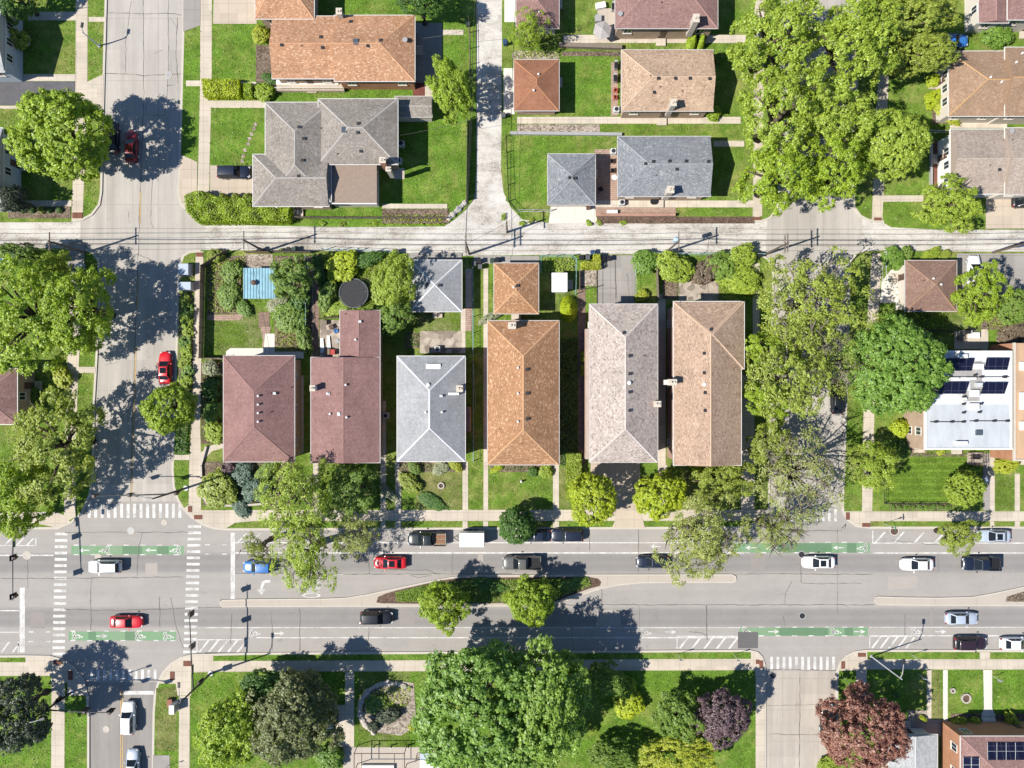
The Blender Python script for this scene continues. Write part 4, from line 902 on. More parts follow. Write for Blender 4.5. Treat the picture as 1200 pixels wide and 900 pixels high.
mb = MB(); mb.box(a.x + .3, a.y + .3, 0, b.x - .3, b.y - .2, 3.39); mb.build('wall', SIDING, t)
mb = MB(); mb.box(a.x, a.y - .12, 3.38, b.x, a.y - .004, 3.62); mb.build('gutter', WHITE, t)
t, r, rz = simple('house', 'mauve-brown house at the top edge with a stone chimney', 'house', (721, -45, 841, 33), 4.2, 'x', 'hip', 'hip', .36, 'mauve', BR_TAN, [(775, 3, 'p'), (726.5, 17.5, 'd')], [(816, 21, .9, 1.2, 2, 6.4, STONE)], group=NG, doors=('s',))
t, r, rz = simple('house', 'light tan house between two concrete walks', 'house', (728.5, 58.5, 835.5, 130), 4.1, 'x', 'hip', 'gable', .32, 'tan2', BR_TAN, [(771.5, 92, 'v'), (791.5, 92, 'v'), (808.5, 92, 'v'), (831.5, 92.5, 'v'), (766.5, 108.5, 'v'), (773.5, 102, 'p'), (799.5, 107, 'p'), (762, 89, 'p')], [(789.5, 120, .8, 1.0, 2, 6.2, STONE)], group=NG, doors=('s',))
t, r, rz = simple('house', 'slate-grey house beside the pink paved yard', 'house', (724, 160, 832.5, 230), 4.1, 'x', 'hip', 'gable', .32, 'slate', BR_TAN, [(756.5, 192, 'v'), (765.5, 189.5, 'v'), (784.5, 189, 'v'), (804, 189, 'v'), (830, 189.5, 'v'), (793, 198.5, 'v'), (769, 205.5, 'p')], [(786, 222, 1.0, 1.0, 2, 6.2, STONE)], group=NG, doors=('s',))
t = house('house', 'camel-brown house of two joined wings at the right edge', 'house', (1112, 55, 1260, 136), 4.0, group=NG)
r, rz = roof_piece(t, (1112, 60, 1180, 136), 4.0, 'x', 'hip', 'gable', .34, 'camel', SIDING, gut=GUTTER_W, doors=('w',)); vents(r, rz, 4.0, [(1160, 91, 'w'), (1173, 96.5, 'w')])
r, rz = roof_piece(t, (1178, 55.5, 1280, 136), 4.5, 'x', 'gable', 'hip', .34, 'camel', SIDING, gut=GUTTER_W); vents(r, rz, 4.5, [(1190, 73.5, 'w'), (1197, 63, 'w')])
t = house('house', 'taupe-roofed house behind a white-railed porch', 'house', (1112, 150, 1260, 227), 4.0, group=NG)
r, rz = roof_piece(t, (1114, 151.5, 1180, 227), 4.0, 'x', 'gable', 'gable', .32, 'taupe', WHITE, gut=WHITE, doors=('w',)); vents(r, rz, 4.0, [(1171, 199, 'v'), (1160, 193.5, 'p')])
r, rz = roof_piece(t, (1178, 150, 1280, 228), 4.5, 'x', 'gable', 'hip', .32, 'taupe', SIDING, gut=GUTTER_W); vents(r, rz, 4.5, [(1184, 154.5, 'd'), (1186, 164, 'p')])
t = house('house', 'mauve-brown house in the top right corner', 'house', (1147, -60, 1260, 26), 4.0, group=NG)
r, rz = roof_piece(t, (1147, -60, 1182, 26.5), 4.0, 'y', 'gable', 'gable', .30, 'mauve', SIDING, gut=GUTTER_W)
r, rz = roof_piece(t, (1181, -60, 1270, 23), 4.5, 'x', 'gable', 'hip', .30, 'mauve', SIDING, gut=GUTTER_W, doors=('s',))
# left edge
t, r, rz = simple('house', 'pale blue house with white windows at the top left edge', 'house', (-90, 2, 5, 84), 4.6, 'x', 'hip', 'gable', .36, 'palegrey', SIDE_BLUE, group=NG, gut=GUTTER_W, doors=('e',))
t, r, rz = simple('house', 'pale blue house at the left edge below the big round tree', 'house', (-90, 150, 3, 243), 4.6, 'x', 'hip', 'gable', .36, 'palegrey', SIDE_BLUE, group=NG, gut=GUTTER_W, doors=('e',))
t, r, rz = simple('house', 'mauve-roofed house half hidden at the left edge', 'house', (-80, 432, 20, 497), 4.6, 'x', 'hip', 'hip', .36, 'mauve', BR_TAN, group=HG, gut=GUTTER_W, doors=('e',))
# flat-roofed pair on the right
def tar_roof(name, c, var=.14): return concrete(name, c, var=var, streak=(0.6, 0.12, 1))
FLATW = tar_roof('white_roof_coating', (0.62, 0.63, 0.63)); FLATB = tar_roof('pale_blue_roof_membrane', (0.47, 0.50, 0.52), .09); FLATG = tar_roof('worn_grey_roof_patch', (0.36, 0.35, 0.335), .2); FLATT = tar_roof('tan_roof_coating', (0.50, 0.33, 0.205), .12)
hh = 5.6
a = W(1084, 527, hh); b = W(1186.5, 411, hh)
t = house('flat_roofed_house', 'white flat-roofed house carrying four dark solar panel arrays', 'house', (1084, 411, 1186, 527), hh, group=HG)
mb = MB(); mb.box(a.x, a.y, 0, b.x, b.y, hh - .35); mb.build('wall', BR_TAN, t)
mb = MB()
for q in ((a.x, a.y, b.x, a.y + .25), (a.x, b.y - .25, b.x, b.y), (a.x, a.y + .25, a.x + .25, b.y - .25), (b.x - .25, a.y + .25, b.x, b.y - .25)): mb.box(q[0], q[1], hh - .349, q[2], q[3], hh)
mb.build('parapet', WHITE, t)
c = W(1085, 474, hh); mb = MB(); mb.box(a.x + .25, c.y, hh - .349, b.x - .25, b.y - .25, hh - .12); roof = mb.build('roof', FLATW, t)
mb = MB(); mb.box(a.x + .25, a.y + .25, hh - .349, b.x - .25, c.y, hh - .125); mb.build('roof', FLATB, t)
for q in ((1137, 423, 1151, 460), (1111, 433, 1150, 441), (1128, 458, 1148, 470)):
    u, v = W(q[0], q[3], hh - .1), W(q[2], q[1], hh - .1); mb = MB(); mb.box(u.x, u.y, hh - .119, v.x, v.y, hh - .105 + .004 * (q[0] % 3)); mb.build('roof_patch', FLATG, roof)
for (x0, y0, x1, y1) in ((1105, 420, 1140.5, 434.5), (1155, 419.5, 1182, 433.5), (1096, 447.5, 1134.5, 461.5), (1152, 448, 1180, 461.5)):
    u, v = W(x0, y1, hh), W(x1, y0, hh); mb = MB(); zl, zh = hh + .02, hh + .28; sk = .35 if x0 in (1096, 1152) else .2
    P = [Vector((u.x - sk, u.y, zl)), Vector((v.x - sk, u.y, zl)), Vector((v.x, v.y, zh)), Vector((u.x, v.y, zh))]
    mb.poly(P); mb.poly([p - Vector((0, 0, .05)) for p in P[::-1]])
    for i in range(4): p, q = P[i], P[(i + 1) % 4]; mb.poly([p - Vector((0, 0, .05)), q - Vector((0, 0, .05)), q, p])
    sp = mb.build('solar_panel', SOLAR, t)
    mb = MB(); mb.box(u.x + .2, v.y - .25, hh - .119, v.x - .2, v.y - .15, zh - .06); mb.build('panel_frame', GALV, sp)
for (x, y, w, d, k) in ((1126, 417.5, 12, 4.5, FLATW), (1145.5, 429.5, 10, 6.5, WHITE), (1109, 443.6, 26, 2.4, WHITE), (1137, 443.6, 10, 2.4, WHITE), (1141, 461, 9, 8, WHITE), (1140, 476.5, 11, 7.5, WHITE), (1125.5, 519, 12.5, 4, WHITE), (1147, 507, 7, 6, SKYLT), (1128.5, 467.5, 5, 3, WHITE), (1146, 451, 7, 5, GALV)):
    p = W(x, y, hh); mb = MB(); mb.cbox((p.x, p.y, hh - .12), w / 8.4, d / 8.4, .55 if k is not SKYLT else .3); mb.build('skylight' if k is SKYLT else 'roof_box', k, roof)
for x0, x1, y in ((1101, 1183, 441.6), (1090, 1132, 494.3), (1136, 1184, 493.3)):
    u, v = W(x0, y, hh), W(x1, y, hh); mb = MB(); mb.tube([(u.x, u.y, hh + .02), (v.x, v.y, hh + .02)], .05)
    for k in (.15, .6, .92): p = u.lerp(v, k); mb.cbox((p.x, p.y, hh - .12), .35, .25, .4)
    mb.build('roof_pipe', DARKM, roof)
for px, py in ((1129, 465), (1128.5, 473.5), (1128.5, 483.5), (1147, 483), (1149, 473), (1150, 452), (1142, 439.5), (1177, 442)):
    p = W(px, py, hh); mb = MB(); mb.cyl((p.x, p.y, hh - .12), .14, .55, 10); mb.build('vent_pipe', DARKM, roof)
door(t, a.x + 7.6, a.y, 0.5, math.pi)
for xx in (a.x + 2, a.x + 4.6, b.x - 2): window(t, xx, a.y, 1.0, math.pi); window(t, xx, a.y, 3.4, math.pi); window(t, xx, b.y, 1.0, 0); window(t, xx, b.y, 3.4, 0)
for yy in (a.y + 2.5, a.y + 6.5, a.y + 10.5): window(t, a.x, yy, 1.0, math.pi / 2); window(t, a.x, yy, 3.4, math.pi / 2)
a = W(1188.5, 540, 5.2); b = W(1330, 402, 5.2)
t = house('flat_roofed_house', 'tan flat-roofed building cut off by the right edge', 'house', (1188, 402, 1330, 540), 5.2, group=HG)
mb = MB(); mb.box(a.x, a.y, 0, b.x, b.y, 4.9); mb.build('wall', BR_ORANGE, t)
mb = MB(); mb.box(a.x, a.y, 4.901, b.x, b.y, 5.05); roof = mb.build('roof', FLATT, t)
mb = MB(); mb.box(a.x - .05, a.y - .05, 4.9, a.x + .25, b.y + .05, 5.2); mb.box(a.x + .25, a.y - .05, 4.9, b.x, a.y + .2, 5.2); mb.build('parapet', CREAM_ST, t)
for y in (426, 462, 472, 496): p = W(1199.5, y + 3, 5.3); mb = MB(); mb.cbox((p.x, p.y, 5.051), .9, 1.2, .3); mb.build('roof_box', WHITE, roof)
for yy in (a.y + 3, a.y + 8, a.y + 13): window(t, a.x, yy, 1.0, math.pi / 2); window(t, a.x, yy, 3.2, math.pi / 2)
window(t, a.x + 2, a.y, 1.0, math.pi); door(t, a.x + 5, a.y, .4, math.pi)
# entrance steps and porch beside the white flat-roofed house
p = W(1076, 518); t = thing('porch', 'pinkish side porch with steps left of the white flat-roofed house', 'porch', (p.x, p.y, 0))
u, v = W(1066, 531), W(1084, 496); mb = MB(); mb.box(u.x + .2, u.y + 2.2, 0.05, v.x - .25, v.y, 1.0); mb.build('landing', CREAM_ST, t)
for k in range(5): mb = MB(); mb.box(u.x + .6, u.y + 2.19 - .42 * (k + 1), 0.05, u.x + 2.1, u.y + 2.19 - .42 * k - .003, .85 - .17 * k); mb.build('step', M_WALK, t)
mb = MB(); mb.box(u.x + 2.25, u.y + .5, 0, u.x + 2.45, u.y + 2.2, 1.7); mb.build('railing', BR_PINK, t)
p = W(1142, 536); t = thing('porch', 'railed front porch of the white flat-roofed house', 'porch', (p.x, p.y, 0))
u, v = W(1133, 544), W(1149, 530); mb = MB(); mb.box(u.x, u.y, .06, v.x, v.y, .5); mb.build('landing', M_FLAG, t)
for (x0, y0, x1, y1) in ((u.x, u.y, u.x, v.y), (u.x, u.y, v.x, u.y), (v.x, u.y, v.x, v.y)):
    mb = MB(); mb.tube([(x0, y0, 1.35), (x1, y1, 1.35)], .04); mb.tube([(x0, y0, .95), (x1, y1, .95)], .025)
    for k in range(5): q = Vector((x0, y0, 0)).lerp(Vector((x1, y1, 0)), k / 4); mb.box(q.x - .025, q.y - .025, .5, q.x + .025, q.y + .025, 1.36)
    mb.build('railing', RUSTM, t)
# bottom right
simple('garage', 'weathered grey-roofed garage dappled by the copper tree', 'garage', (1042, 861, 1098.5, 930), 3.0, 'y', 'hip', 'gable', .18, 'palegrey', SIDING, group=GG, gut=GUTTER_W, wins=False, doors=('n',))
t, r, rz = simple('house', 'brick house with rooftop solar panels in the bottom right corner', 'house', (1126, 863, 1290, 960), 5.0, 'x', 'hip', 'hip', .34, 'mauve', BR_ORANGE, group=HG, gut=GUTTER_W, doors=('n',), over=.12)
u = r; hh = 5.0
for (x0, y0, x1, y1, nx) in ((1156.5, 869.5, 1200, 890, 4), (1128, 886.5, 1147, 905, 2)):
    pts = [on_roof(rz, *q, hh) + Vector((0, 0, .13)) for q in ((x0, y1), (x1, y1), (x1, y0), (x0, y0))]
    mb = MB(); mb.poly(pts); mb.poly([q - Vector((0, 0, .05)) for q in pts[::-1]])
    for i in range(4): p, q = pts[i], pts[(i + 1) % 4]; mb.poly([p - Vector((0, 0, .05)), q - Vector((0, 0, .05)), q, p])
    sp = mb.build('solar_panel', SOLAR, r)
    mb = MB()
    for k in range(nx + 1): p, q = pts[0].lerp(pts[1], k / nx), pts[3].lerp(pts[2], k / nx); up = Vector((0, 0, .02)); mb.tube([p + up, q + up], .03, 4)
    p, q = pts[0].lerp(pts[3], .5), pts[1].lerp(pts[2], .5); mb.tube([p + Vector((0, 0, .02)), q + Vector((0, 0, .02))], .025, 4); mb.build('panel_frame', GALV, sp) if False else mb.build('panel_rail', GALV, r)
for k in range(4):
    p0, p1 = W(1149.5, 839.5 + 2.6 * k), W(1165.5, 842 + 2.6 * k); mb = MB(); mb.box(p0.x, p1.y, 0.02, p1.x, p0.y - .004, .16 + .16 * k); mb.build('step', M_WHITE_C, t)
# canopies at the bottom edge
p = W(510, 895); t = thing('entrance_canopy', 'white flat canopy with pale blue edge at the bottom edge', 'canopy', (p.x, p.y, 0))
u, v = W(492, 915, 3), W(530, 891, 3); mb = MB(); mb.box(u.x, u.y, 2.85, v.x, v.y, 3.0); mb.build('canopy_roof', WHITE, t)
mb = MB(); mb.box(u.x, v.y + .01, 2.6, v.x, v.y + .9, 2.84); mb.build('canopy_edge', SIDE_BLUE, t)
for x in (u.x + .2, v.x - .2): mb = MB(); mb.box(x - .06, v.y - .3, 0.05, x + .06, v.y - .18, 2.84); mb.build('post', DARKM, t)
mb = MB(); q = [W(487, 893, 1.1), W(488, 887, 1.1), W(494, 882.5, 1.1), W(520, 881, 1.1)]; mb.tube(q, .05)
for k in q: mb.box(k.x - .04, k.y - .04, 0.05, k.x + .04, k.y + .04, 1.1)
mb.build('railing', RUSTM, t)
p = W(442, 893); t = thing('stair_pergola', 'brown metal pergola frame over a stair at the bottom edge', 'pergola', (p.x, p.y, 0))
z = 2.4; c = [W(*q, z) for q in ((415, 888), (474, 883), (474, 905), (415, 905))]; c[0].y = c[1].y
for i in range(4):
    mb = MB(); mb.tube([c[i], c[(i + 1) % 4]], .06); mb.build('beam', RUSTM, t)
    mb = MB(); mb.tube([(c[i].x, c[i].y, 0.05), c[i]], .06); mb.build('post', RUSTM, t)
for f in (.15, .8): mb = MB(); mb.tube([c[0].lerp(c[1], f), c[3].lerp(c[2], f)], .05); mb.build('beam', RUSTM, t)
u, v = W(424, 915), W(462, 895); mb = MB(); mb.box(u.x, u.y, 0.06, v.x, v.y, .5); mb.build('landing', WHITE, t)
u, v = W(326, 108.5), W(404.5, 94); t = thing('porch', 'long cream porch along the salmon-roofed ranch house', 'porch', ((u.x + v.x) / 2, (u.y + v.y) / 2, 0))
mb = MB(); mb.box(u.x, u.y, 0.02, v.x, v.y, .75); mb.build('landing', M_DRIVE, t)
mb = MB(); mb.box(u.x, v.y - 1.0, .751, v.x - .8, v.y - .4, .95); mb.build('planter', WHITE, t)
mb = MB(); mb.tube([(u.x, u.y + .1, 1.6), (v.x - .1, u.y + .1, 1.6), (v.x - .1, v.y - .3, 1.6)], .035)
k = u.x
while k < v.x: mb.box(k, u.y + .08, .75, k + .03, u.y + .11, 1.6); k += .6
mb.build('railing', WHITE, t)
# ================================================================ vehicles
def loft(mb, st, prof):
    n = len(prof(st[0])); i0 = len(mb.v)
    for s in st: mb.v += [Vector(p) for p in prof(s)]
    for k in range(len(st) - 1):
        for j in range(n):
            a = i0 + k * n + j; b = i0 + k * n + (j + 1) % n
            mb.f.append((a, a + n, b + n, b))
    mb.f.append(tuple(i0 + j for j in range(n))); e = i0 + (len(st) - 1) * n; mb.f.append(tuple(e + j for j in range(n - 1, -1, -1)))
def body_prof(s):
    x, w, zl, zt = s
    half = [(0.0, zt + .04), (.5 * w, zt + .025), (.82 * w, zt - .02), (.96 * w, zt - .12), (w, (zl + zt) / 2 + .05), (.98 * w, zl + .12), (.86 * w, zl)]
    return [(x, y, z) for y, z in half] + [(x, -y, z) for y, z in half[::-1][:-1]]
KINDS = {
 'sedan': dict(L=4.75, w=.91, st=[(-2.37, .60, .42, .80), (-2.28, .78, .30, .92), (-1.95, .87, .2, .99), (-1.2, .91, .2, .99), (0, .91, .2, .97), (.9, .91, .2, .95), (1.5, .89, .2, .90), (2.0, .84, .22, .82), (2.25, .72, .3, .72), (2.37, .48, .4, .62)],
               cab=(-1.85, 1.05, -1.15, .15, .95, 1.44, .82, .60), wheels=(-1.38, 1.42), r=.33),
 'hatch': dict(L=4.4, w=.90, st=[(-2.2, .66, .4, .85), (-2.12, .82, .3, .98), (-1.8, .88, .2, 1.02), (0, .90, .2, .99), (.85, .90, .2, .97), (1.4, .88, .2, .92), (1.85, .82, .22, .84), (2.1, .70, .3, .74), (2.2, .48, .4, .64)],
               cab=(-2.08, 1.0, -1.7, .15, .97, 1.50, .82, .62), wheels=(-1.3, 1.32), r=.33),
 'suv': dict(L=4.75, w=.95, st=[(-2.37, .72, .45, .95), (-2.3, .88, .32, 1.08), (-1.9, .93, .25, 1.1), (0, .95, .25, 1.08), (.95, .95, .25, 1.06), (1.5, .93, .25, 1.02), (2.0, .88, .27, .95), (2.27, .76, .35, .85), (2.37, .55, .45, .72)],
             cab=(-2.25, 1.05, -1.95, .3, 1.06, 1.70, .87, .67), wheels=(-1.4, 1.42), r=.37),
 'pickup': dict(L=5.6, w=1.0, st=[(-2.8, .90, .5, .80), (-2.72, .97, .38, .84), (-.9, 1.0, .3, .84), (-.86, 1.0, .3, 1.10), (.5, 1.0, .3, 1.10), (1.3, .99, .3, 1.09), (2.0, .97, .3, 1.06), (2.5, .92, .32, 1.0), (2.72, .80, .4, .88), (2.8, .60, .5, .76)],
                cab=(-.82, 1.35, -.62, .45, 1.08, 1.83, .93, .72), wheels=(-1.75, 1.75), r=.40),
}
CARM = {}
def quad_inset(P, e, off):
    c = sum(P, Vector()) / 4; n = (P[1] - P[0]).cross(P[3] - P[0]).normalized()
    if n.dot(c - Vector((c.x * .2, 0, .9))) < 0: n = -n
    Q = [P[i].lerp(P[(i + 1) % 4], e[0]).lerp(P[(i + 3) % 4].lerp(P[(i + 2) % 4], e[0]), e[1]) if False else p for i, p in enumerate(P)]
    def bl(u, v): return P[0].lerp(P[1], u).lerp(P[3].lerp(P[2], u), v)
    u0, u1, v0, v1 = e
    return [bl(u0, v0) + n * off, bl(u1, v0) + n * off, bl(u1, v1) + n * off, bl(u0, v1) + n * off]
def car_kind(k):
    if k in CARM: return CARM[k]
    d = KINDS[k]; parts = []
    mb = MB(); loft(mb, d['st'], body_prof); me = mb.mesh('body', smooth=True); parts.append(('body', me, 'paint'))
    b0, b1, r0, r1, zb, zr, wb, wr = d['cab']
    mb = MB(); B = [Vector((b0, -wb, zb - .05)), Vector((b1, -wb, zb - .05)), Vector((b1, wb, zb - .05)), Vector((b0, wb, zb - .05))]
    T = [Vector((r0, -wr, zr)), Vector((r1, -wr, zr)), Vector((r1, wr, zr)), Vector((r0, wr, zr))]
    mb.v += B + T; mb.f += [(0, 3, 2, 1), (0, 1, 5, 4), (1, 2, 6, 5), (2, 3, 7, 6), (3, 0, 4, 7)]
    i = len(mb.v); mb.v += [Vector(((r0 + r1) / 2, 0, zr + .05))]; mb.f += [(4, 5, i), (5, 6, i), (6, 7, i), (7, 4, i)]
    me = mb.mesh('cabin'); bevel_mesh(me, .05, 2)
    for p in me.polygons: p.use_smooth = True
    parts.append(('cabin', me, 'paint'))
    def glass(name, P, e, off=.022):
        m = MB(); m.poly(quad_inset(P, e, off)); parts.append((name, m.mesh(name), CARGLASS))
    glass('windscreen', [B[1], B[2], T[2], T[1]], (.06, .94, .14, .97))
    glass('rear_window', [B[3], B[0], T[0], T[3]], (.08, .92, .2, .94))
    for s in (0, 1):
        P = [B[0], B[1], T[1], T[0]] if s == 0 else [B[2], B[3], T[3], T[2]]
        for e in ((.08, .49, .2, .92), (.52, .88, .2, .92)): glass('side_window', P, e if s == 0 else (1 - e[1], 1 - e[0], e[2], e[3]))
    w = d['w']; st = d['st']; fx, rx = st[-1][0], st[0][0]
    for s in (-1, 1):
        for x in d['wheels']:
            m = MB(); i0 = len(m.v); r = d['r']; n = 20
            prof = [(w - .20, r * .8), (w - .20, r), (w - .01, r), (w + .005, r * .8)]
            for k2 in range(n):
                a = 2 * math.pi * k2 / n
                for yy, rr in prof: m.v.append(Vector((x + rr * math.cos(a), s * yy, r - .02 + rr * math.sin(a))))
            for k2 in range(n):
                for j in range(3): a = k2 * 4 + j; b = ((k2 + 1) % n) * 4 + j; m.f.append((a, b, b + 1, a + 1) if s < 0 else (a, a + 1, b + 1, b))
            m.f.append(tuple(k2 * 4 for k2 in range(n)))
            rim = MB(); c = [Vector((x + r * .79 * math.cos(2 * math.pi * q / 16), s * (w - .005), r - .02 + r * .79 * math.sin(2 * math.pi * q / 16))) for q in range(16)]
            rim.poly(c if s < 0 else c[::-1])
            parts.append(('wheel', m.mesh('wheel'), RUBBER, ('rim', rim.mesh('rim'), GALV)))
        m = MB(); m.box(b1 - .55, s * (w + .01) if s > 0 else s * (w + .2), zb + .02, b1 - .38, s * (w + .2) if s > 0 else s * (w + .01), zb + .17); me = m.mesh('wing_mirror'); bevel_mesh(me, .03); parts.append(('wing_mirror', me, 'paint'))
        zf = st[-2][3]; m = MB(); m.cbox((st[-2][0] - .08, s * st[-2][1] * .78, zf - .19), .32, .34, .2, -s * .35); me = m.mesh('headlight'); bevel_mesh(me, .04); parts.append(('headlight', me, HEADL))
        zf = st[1][3]; m = MB(); m.cbox((st[1][0] + .03, s * st[1][1] * .8, zf - .24), .24, .3, .22, s * .3); me = m.mesh('taillight'); bevel_mesh(me, .03); parts.append(('taillight', me, TAILL))
    if k == 'pickup':
        for s in (-1, 1):
            m = MB(); m.box(-2.74, s * .86 if s > 0 else -.985, .82, -.88, .985 if s > 0 else -.86, 1.12); me = m.mesh('bed_side'); bevel_mesh(me, .03); parts.append(('bed_side', me, 'paint'))
        m = MB(); m.box(-2.79, -.94, .8, -2.70, .94, 1.12); me = m.mesh('tailgate'); bevel_mesh(me, .02); parts.append(('tailgate', me, 'paint'))
        m = MB(); m.box(-2.69, -.855, .86, -.9, .855, .90); parts.append(('bed_liner', m.mesh('bed_liner'), 'bed'))
    for q in parts:
        if not isinstance(q[2], str) and not q[1].materials: q[1].materials.append(q[2])
        if len(q) > 3: q[3][1].materials.append(q[3][2])
    CARM[k] = parts; return parts
CG = 'cars on the streets and driveways'
def car(kind, px, py, heading, col, label, cat='car', roof=None, bed=None, sunroof=False, name=None):
    p = W(px, py, .85); zz = -0.12
    if name == 'raised': zz = 0.05; name = None
    t = thing(name or {'sedan': 'car', 'hatch': 'car', 'suv': 'suv', 'pickup': 'pickup_truck'}[kind], label, cat, (p.x, p.y, zz), CG, math.radians(heading))
    for q in car_kind(kind):
        nm, me, m = q[:3]
        if m == 'paint': o = inst(nm, me, t, mat=(roof if roof and nm == 'cabin' else col))
        elif m == 'bed': o = inst(nm, me, t, mat=bed or BLACK)
        else: o = inst(nm, me, t)
        if len(q) > 3: inst(q[3][0], q[3][1], o)
    b0, b1, r0, r1, zb, zr, wb, wr = KINDS[kind]['cab']
    if sunroof:
        m = MB(); m.box(r0 + .35, -wr + .17, zr + .02, r1 - .15, wr - .17, zr + .062); me = m.mesh('sunroof'); me.materials.append(CARGLASS); inst('sunroof', me, t)
    if kind == 'suv':
        for s in (-1, 1):
            m = MB(); m.tube([(r0 + .1, s * (wr - .04), zr + .09), (r1 - .2, s * (wr - .04), zr + .09)], .025); me = m.mesh('roof_rack'); me.materials.append(DARKM); inst('roof_rack', me, t)
    return t
RED = paint('red_car_paint', (0.60, 0.012, 0.022)); DRED = paint('dark_red_car_paint', (0.22, 0.012, 0.014)); WHT = paint('white_car_paint', (0.80, 0.80, 0.80)); SIL = paint('silver_car_paint', (0.40, 0.46, 0.54))
BLU = paint('blue_car_paint', (0.035, 0.16, 0.46)); LBL = paint('pale_blue_car_paint', (0.22, 0.36, 0.52)); NAV = paint('navy_car_paint', (0.010, 0.016, 0.034)); BLK = paint('black_car_paint', (0.009, 0.011, 0.014)); GRY = paint('grey_car_paint', (0.11, 0.11, 0.105)); WINE = paint('wine_car_paint', (0.028, 0.014, 0.022)); GRNB = paint('dark_teal_paint', (0.014, 0.021, 0.023)); ICE = paint('ice_blue_car_paint', (0.35, 0.55, 0.68))
car('sedan', 152.5, 171, 90, DRED, 'dark red sedan in the round tree shadow on the upper left street', roof=DRED)
car('suv', 274, 201.5, 0, NAV, 'navy suv on the tan driveway left of the stone-grey house', 'suv', name='raised')
car('sedan', 192.5, 431, 90, RED, 'bright red sedan parked facing up on the left street', sunroof=True)
car('hatch', 302, 665, 180, BLU, 'bright blue car waiting at the stop line under the tree')
car('suv', 122, 664.5, 180, WHT, 'white suv crossing the junction below the upper green lane', 'suv')
car('sedan', 147, 729.5, 0, RED, 'red sedan above the green lane in the left junction', roof=RED)
car('sedan', 456.5, 660, 180, RED, 'red sedan driving left below the cargo trailer', sunroof=True)
car('suv', 441, 724.5, 0, BLK, 'black suv on the lower carriageway below the planted median', 'suv')
t = car('pickup', 500.5, 632, 180, GRNB, 'dark pickup truck with a plank-lined load bed parked at the kerb', 'pickup', bed=WOOD)
for k in range(5):
    m = MB(); m.box(-2.66, -.8 + .33 * k, .905, -.95, -.5 + .33 * k, .97 + .05 * (k % 2)); me = m.mesh('load_plank'); me.materials.append(plain('red_cedar', (0.26, 0.12, 0.06), .8, var=.25) if k % 2 else WOOD); inst('load_plank', me, t)
car('sedan', 627, 628, 180, NAV, 'dark sedan half hidden by the round bush at the kerb')
car('suv', 664.5, 627.5, 180, NAV, 'navy suv parked at the kerb right of the round bush', 'suv')
car('pickup', 611.5, 660, 180, GRY, 'grey pickup truck between two tree shadows', 'pickup')
car('sedan', 765, 659, 180, NAV, 'dark blue car emerging from under the grey-green tree')
car('sedan', 960, 659.5, 180, WHT, 'white sedan with dark sunroof below the green lane', sunroof=True)
car('sedan', 1075.5, 662, 180, WHT, 'white sedan driving left beside the hatched kerb strip')
car('pickup', 1151, 661, 180, NAV, 'navy pickup truck driving left near the right edge', 'pickup')
car('sedan', 1166, 628.5, 180, SIL, 'pale silver sedan parked at the upper kerb near the right edge', sunroof=True)
car('sedan', 1128, 725.5, 0, SIL, 'silver sedan driving right on the lower carriageway', roof=SIL)
car('suv', 1138, 754.5, 0, WINE, 'dark wine-coloured suv parked at the lower kerb', 'suv')
car('sedan', 1192.5, 755, 0, WHT, 'white sedan parked at the lower kerb at the right edge', roof=WHT)
car('suv', 149.5, 842, 90, WHT, 'white suv waiting at the lower left stop line', 'suv', roof=WHT)
car('sedan', 154.5, 898, 90, SIL, 'silver car cut off by the bottom edge on the lower left street')
car('suv', 970, 845, 90, BLK, 'black suv half hidden under the copper tree', 'suv')
car('sedan', 1116, 47, 0, BLU, 'blue car half covered by the olive tree near the top right', name='raised')
car('hatch', 7, 299.5, 180, BLU, 'blue car in deep shade beside the alley at the left edge', name='raised')
car('sedan', 982, 466, 90, BLK, 'black car parked under the sparse tree on the right street')
car('sedan', 130.5, 160, 90, BLK, 'black car parked beside the big round lime tree')
car('sedan', 1206, 236, 0, BLK, 'black car cut off by the right edge on a driveway', name='raised')
car('hatch', 1142, 317, 90, WHT, 'white car on the concrete lot behind the yellow-green tree', name='raised')
# cargo trailer
p = W(553.5, 631, 1); t = thing('cargo_trailer', 'plain white box trailer parked behind the plank-laden pickup', 'trailer', (p.x, p.y, -.12), None, math.pi)
m = MB(); m.box(-1.75, -1.02, .5, 1.75, 1.02, 2.25); me = m.mesh('box'); bevel_mesh(me, .07); inst('box_body', me, t, mat=WHT)
m = MB(); m.box(-1.72, -.95, .36, 1.72, .95, .49); me = m.mesh('chassis'); me.materials.append(DARKM); inst('chassis', me, t)
m = MB(); m.tube([(1.7, -.6, .45), (2.8, 0, .45)], .05); m.tube([(1.7, .6, .45), (2.8, 0, .45)], .05); me = m.mesh('tow_bar'); me.materials.append(DARKM); inst('tow_bar', me, t)
for s in (-1, 1):
    m = MB()
    for x in (-.45, .35): m.tube([(x, s * .98, .33), (x, s * 1.14, .33)], .33, 18)
    me = m.mesh('wheel'); me.materials.append(RUBBER); inst('wheel', me, t)
m = MB(); m.box(-1.79, -.9, .6, -1.752, -.02, 2.1); m.box(-1.79, .02, .6, -1.752, .9, 2.1); me = m.mesh('door'); me.materials.append(WHITE); inst('door', me, t)

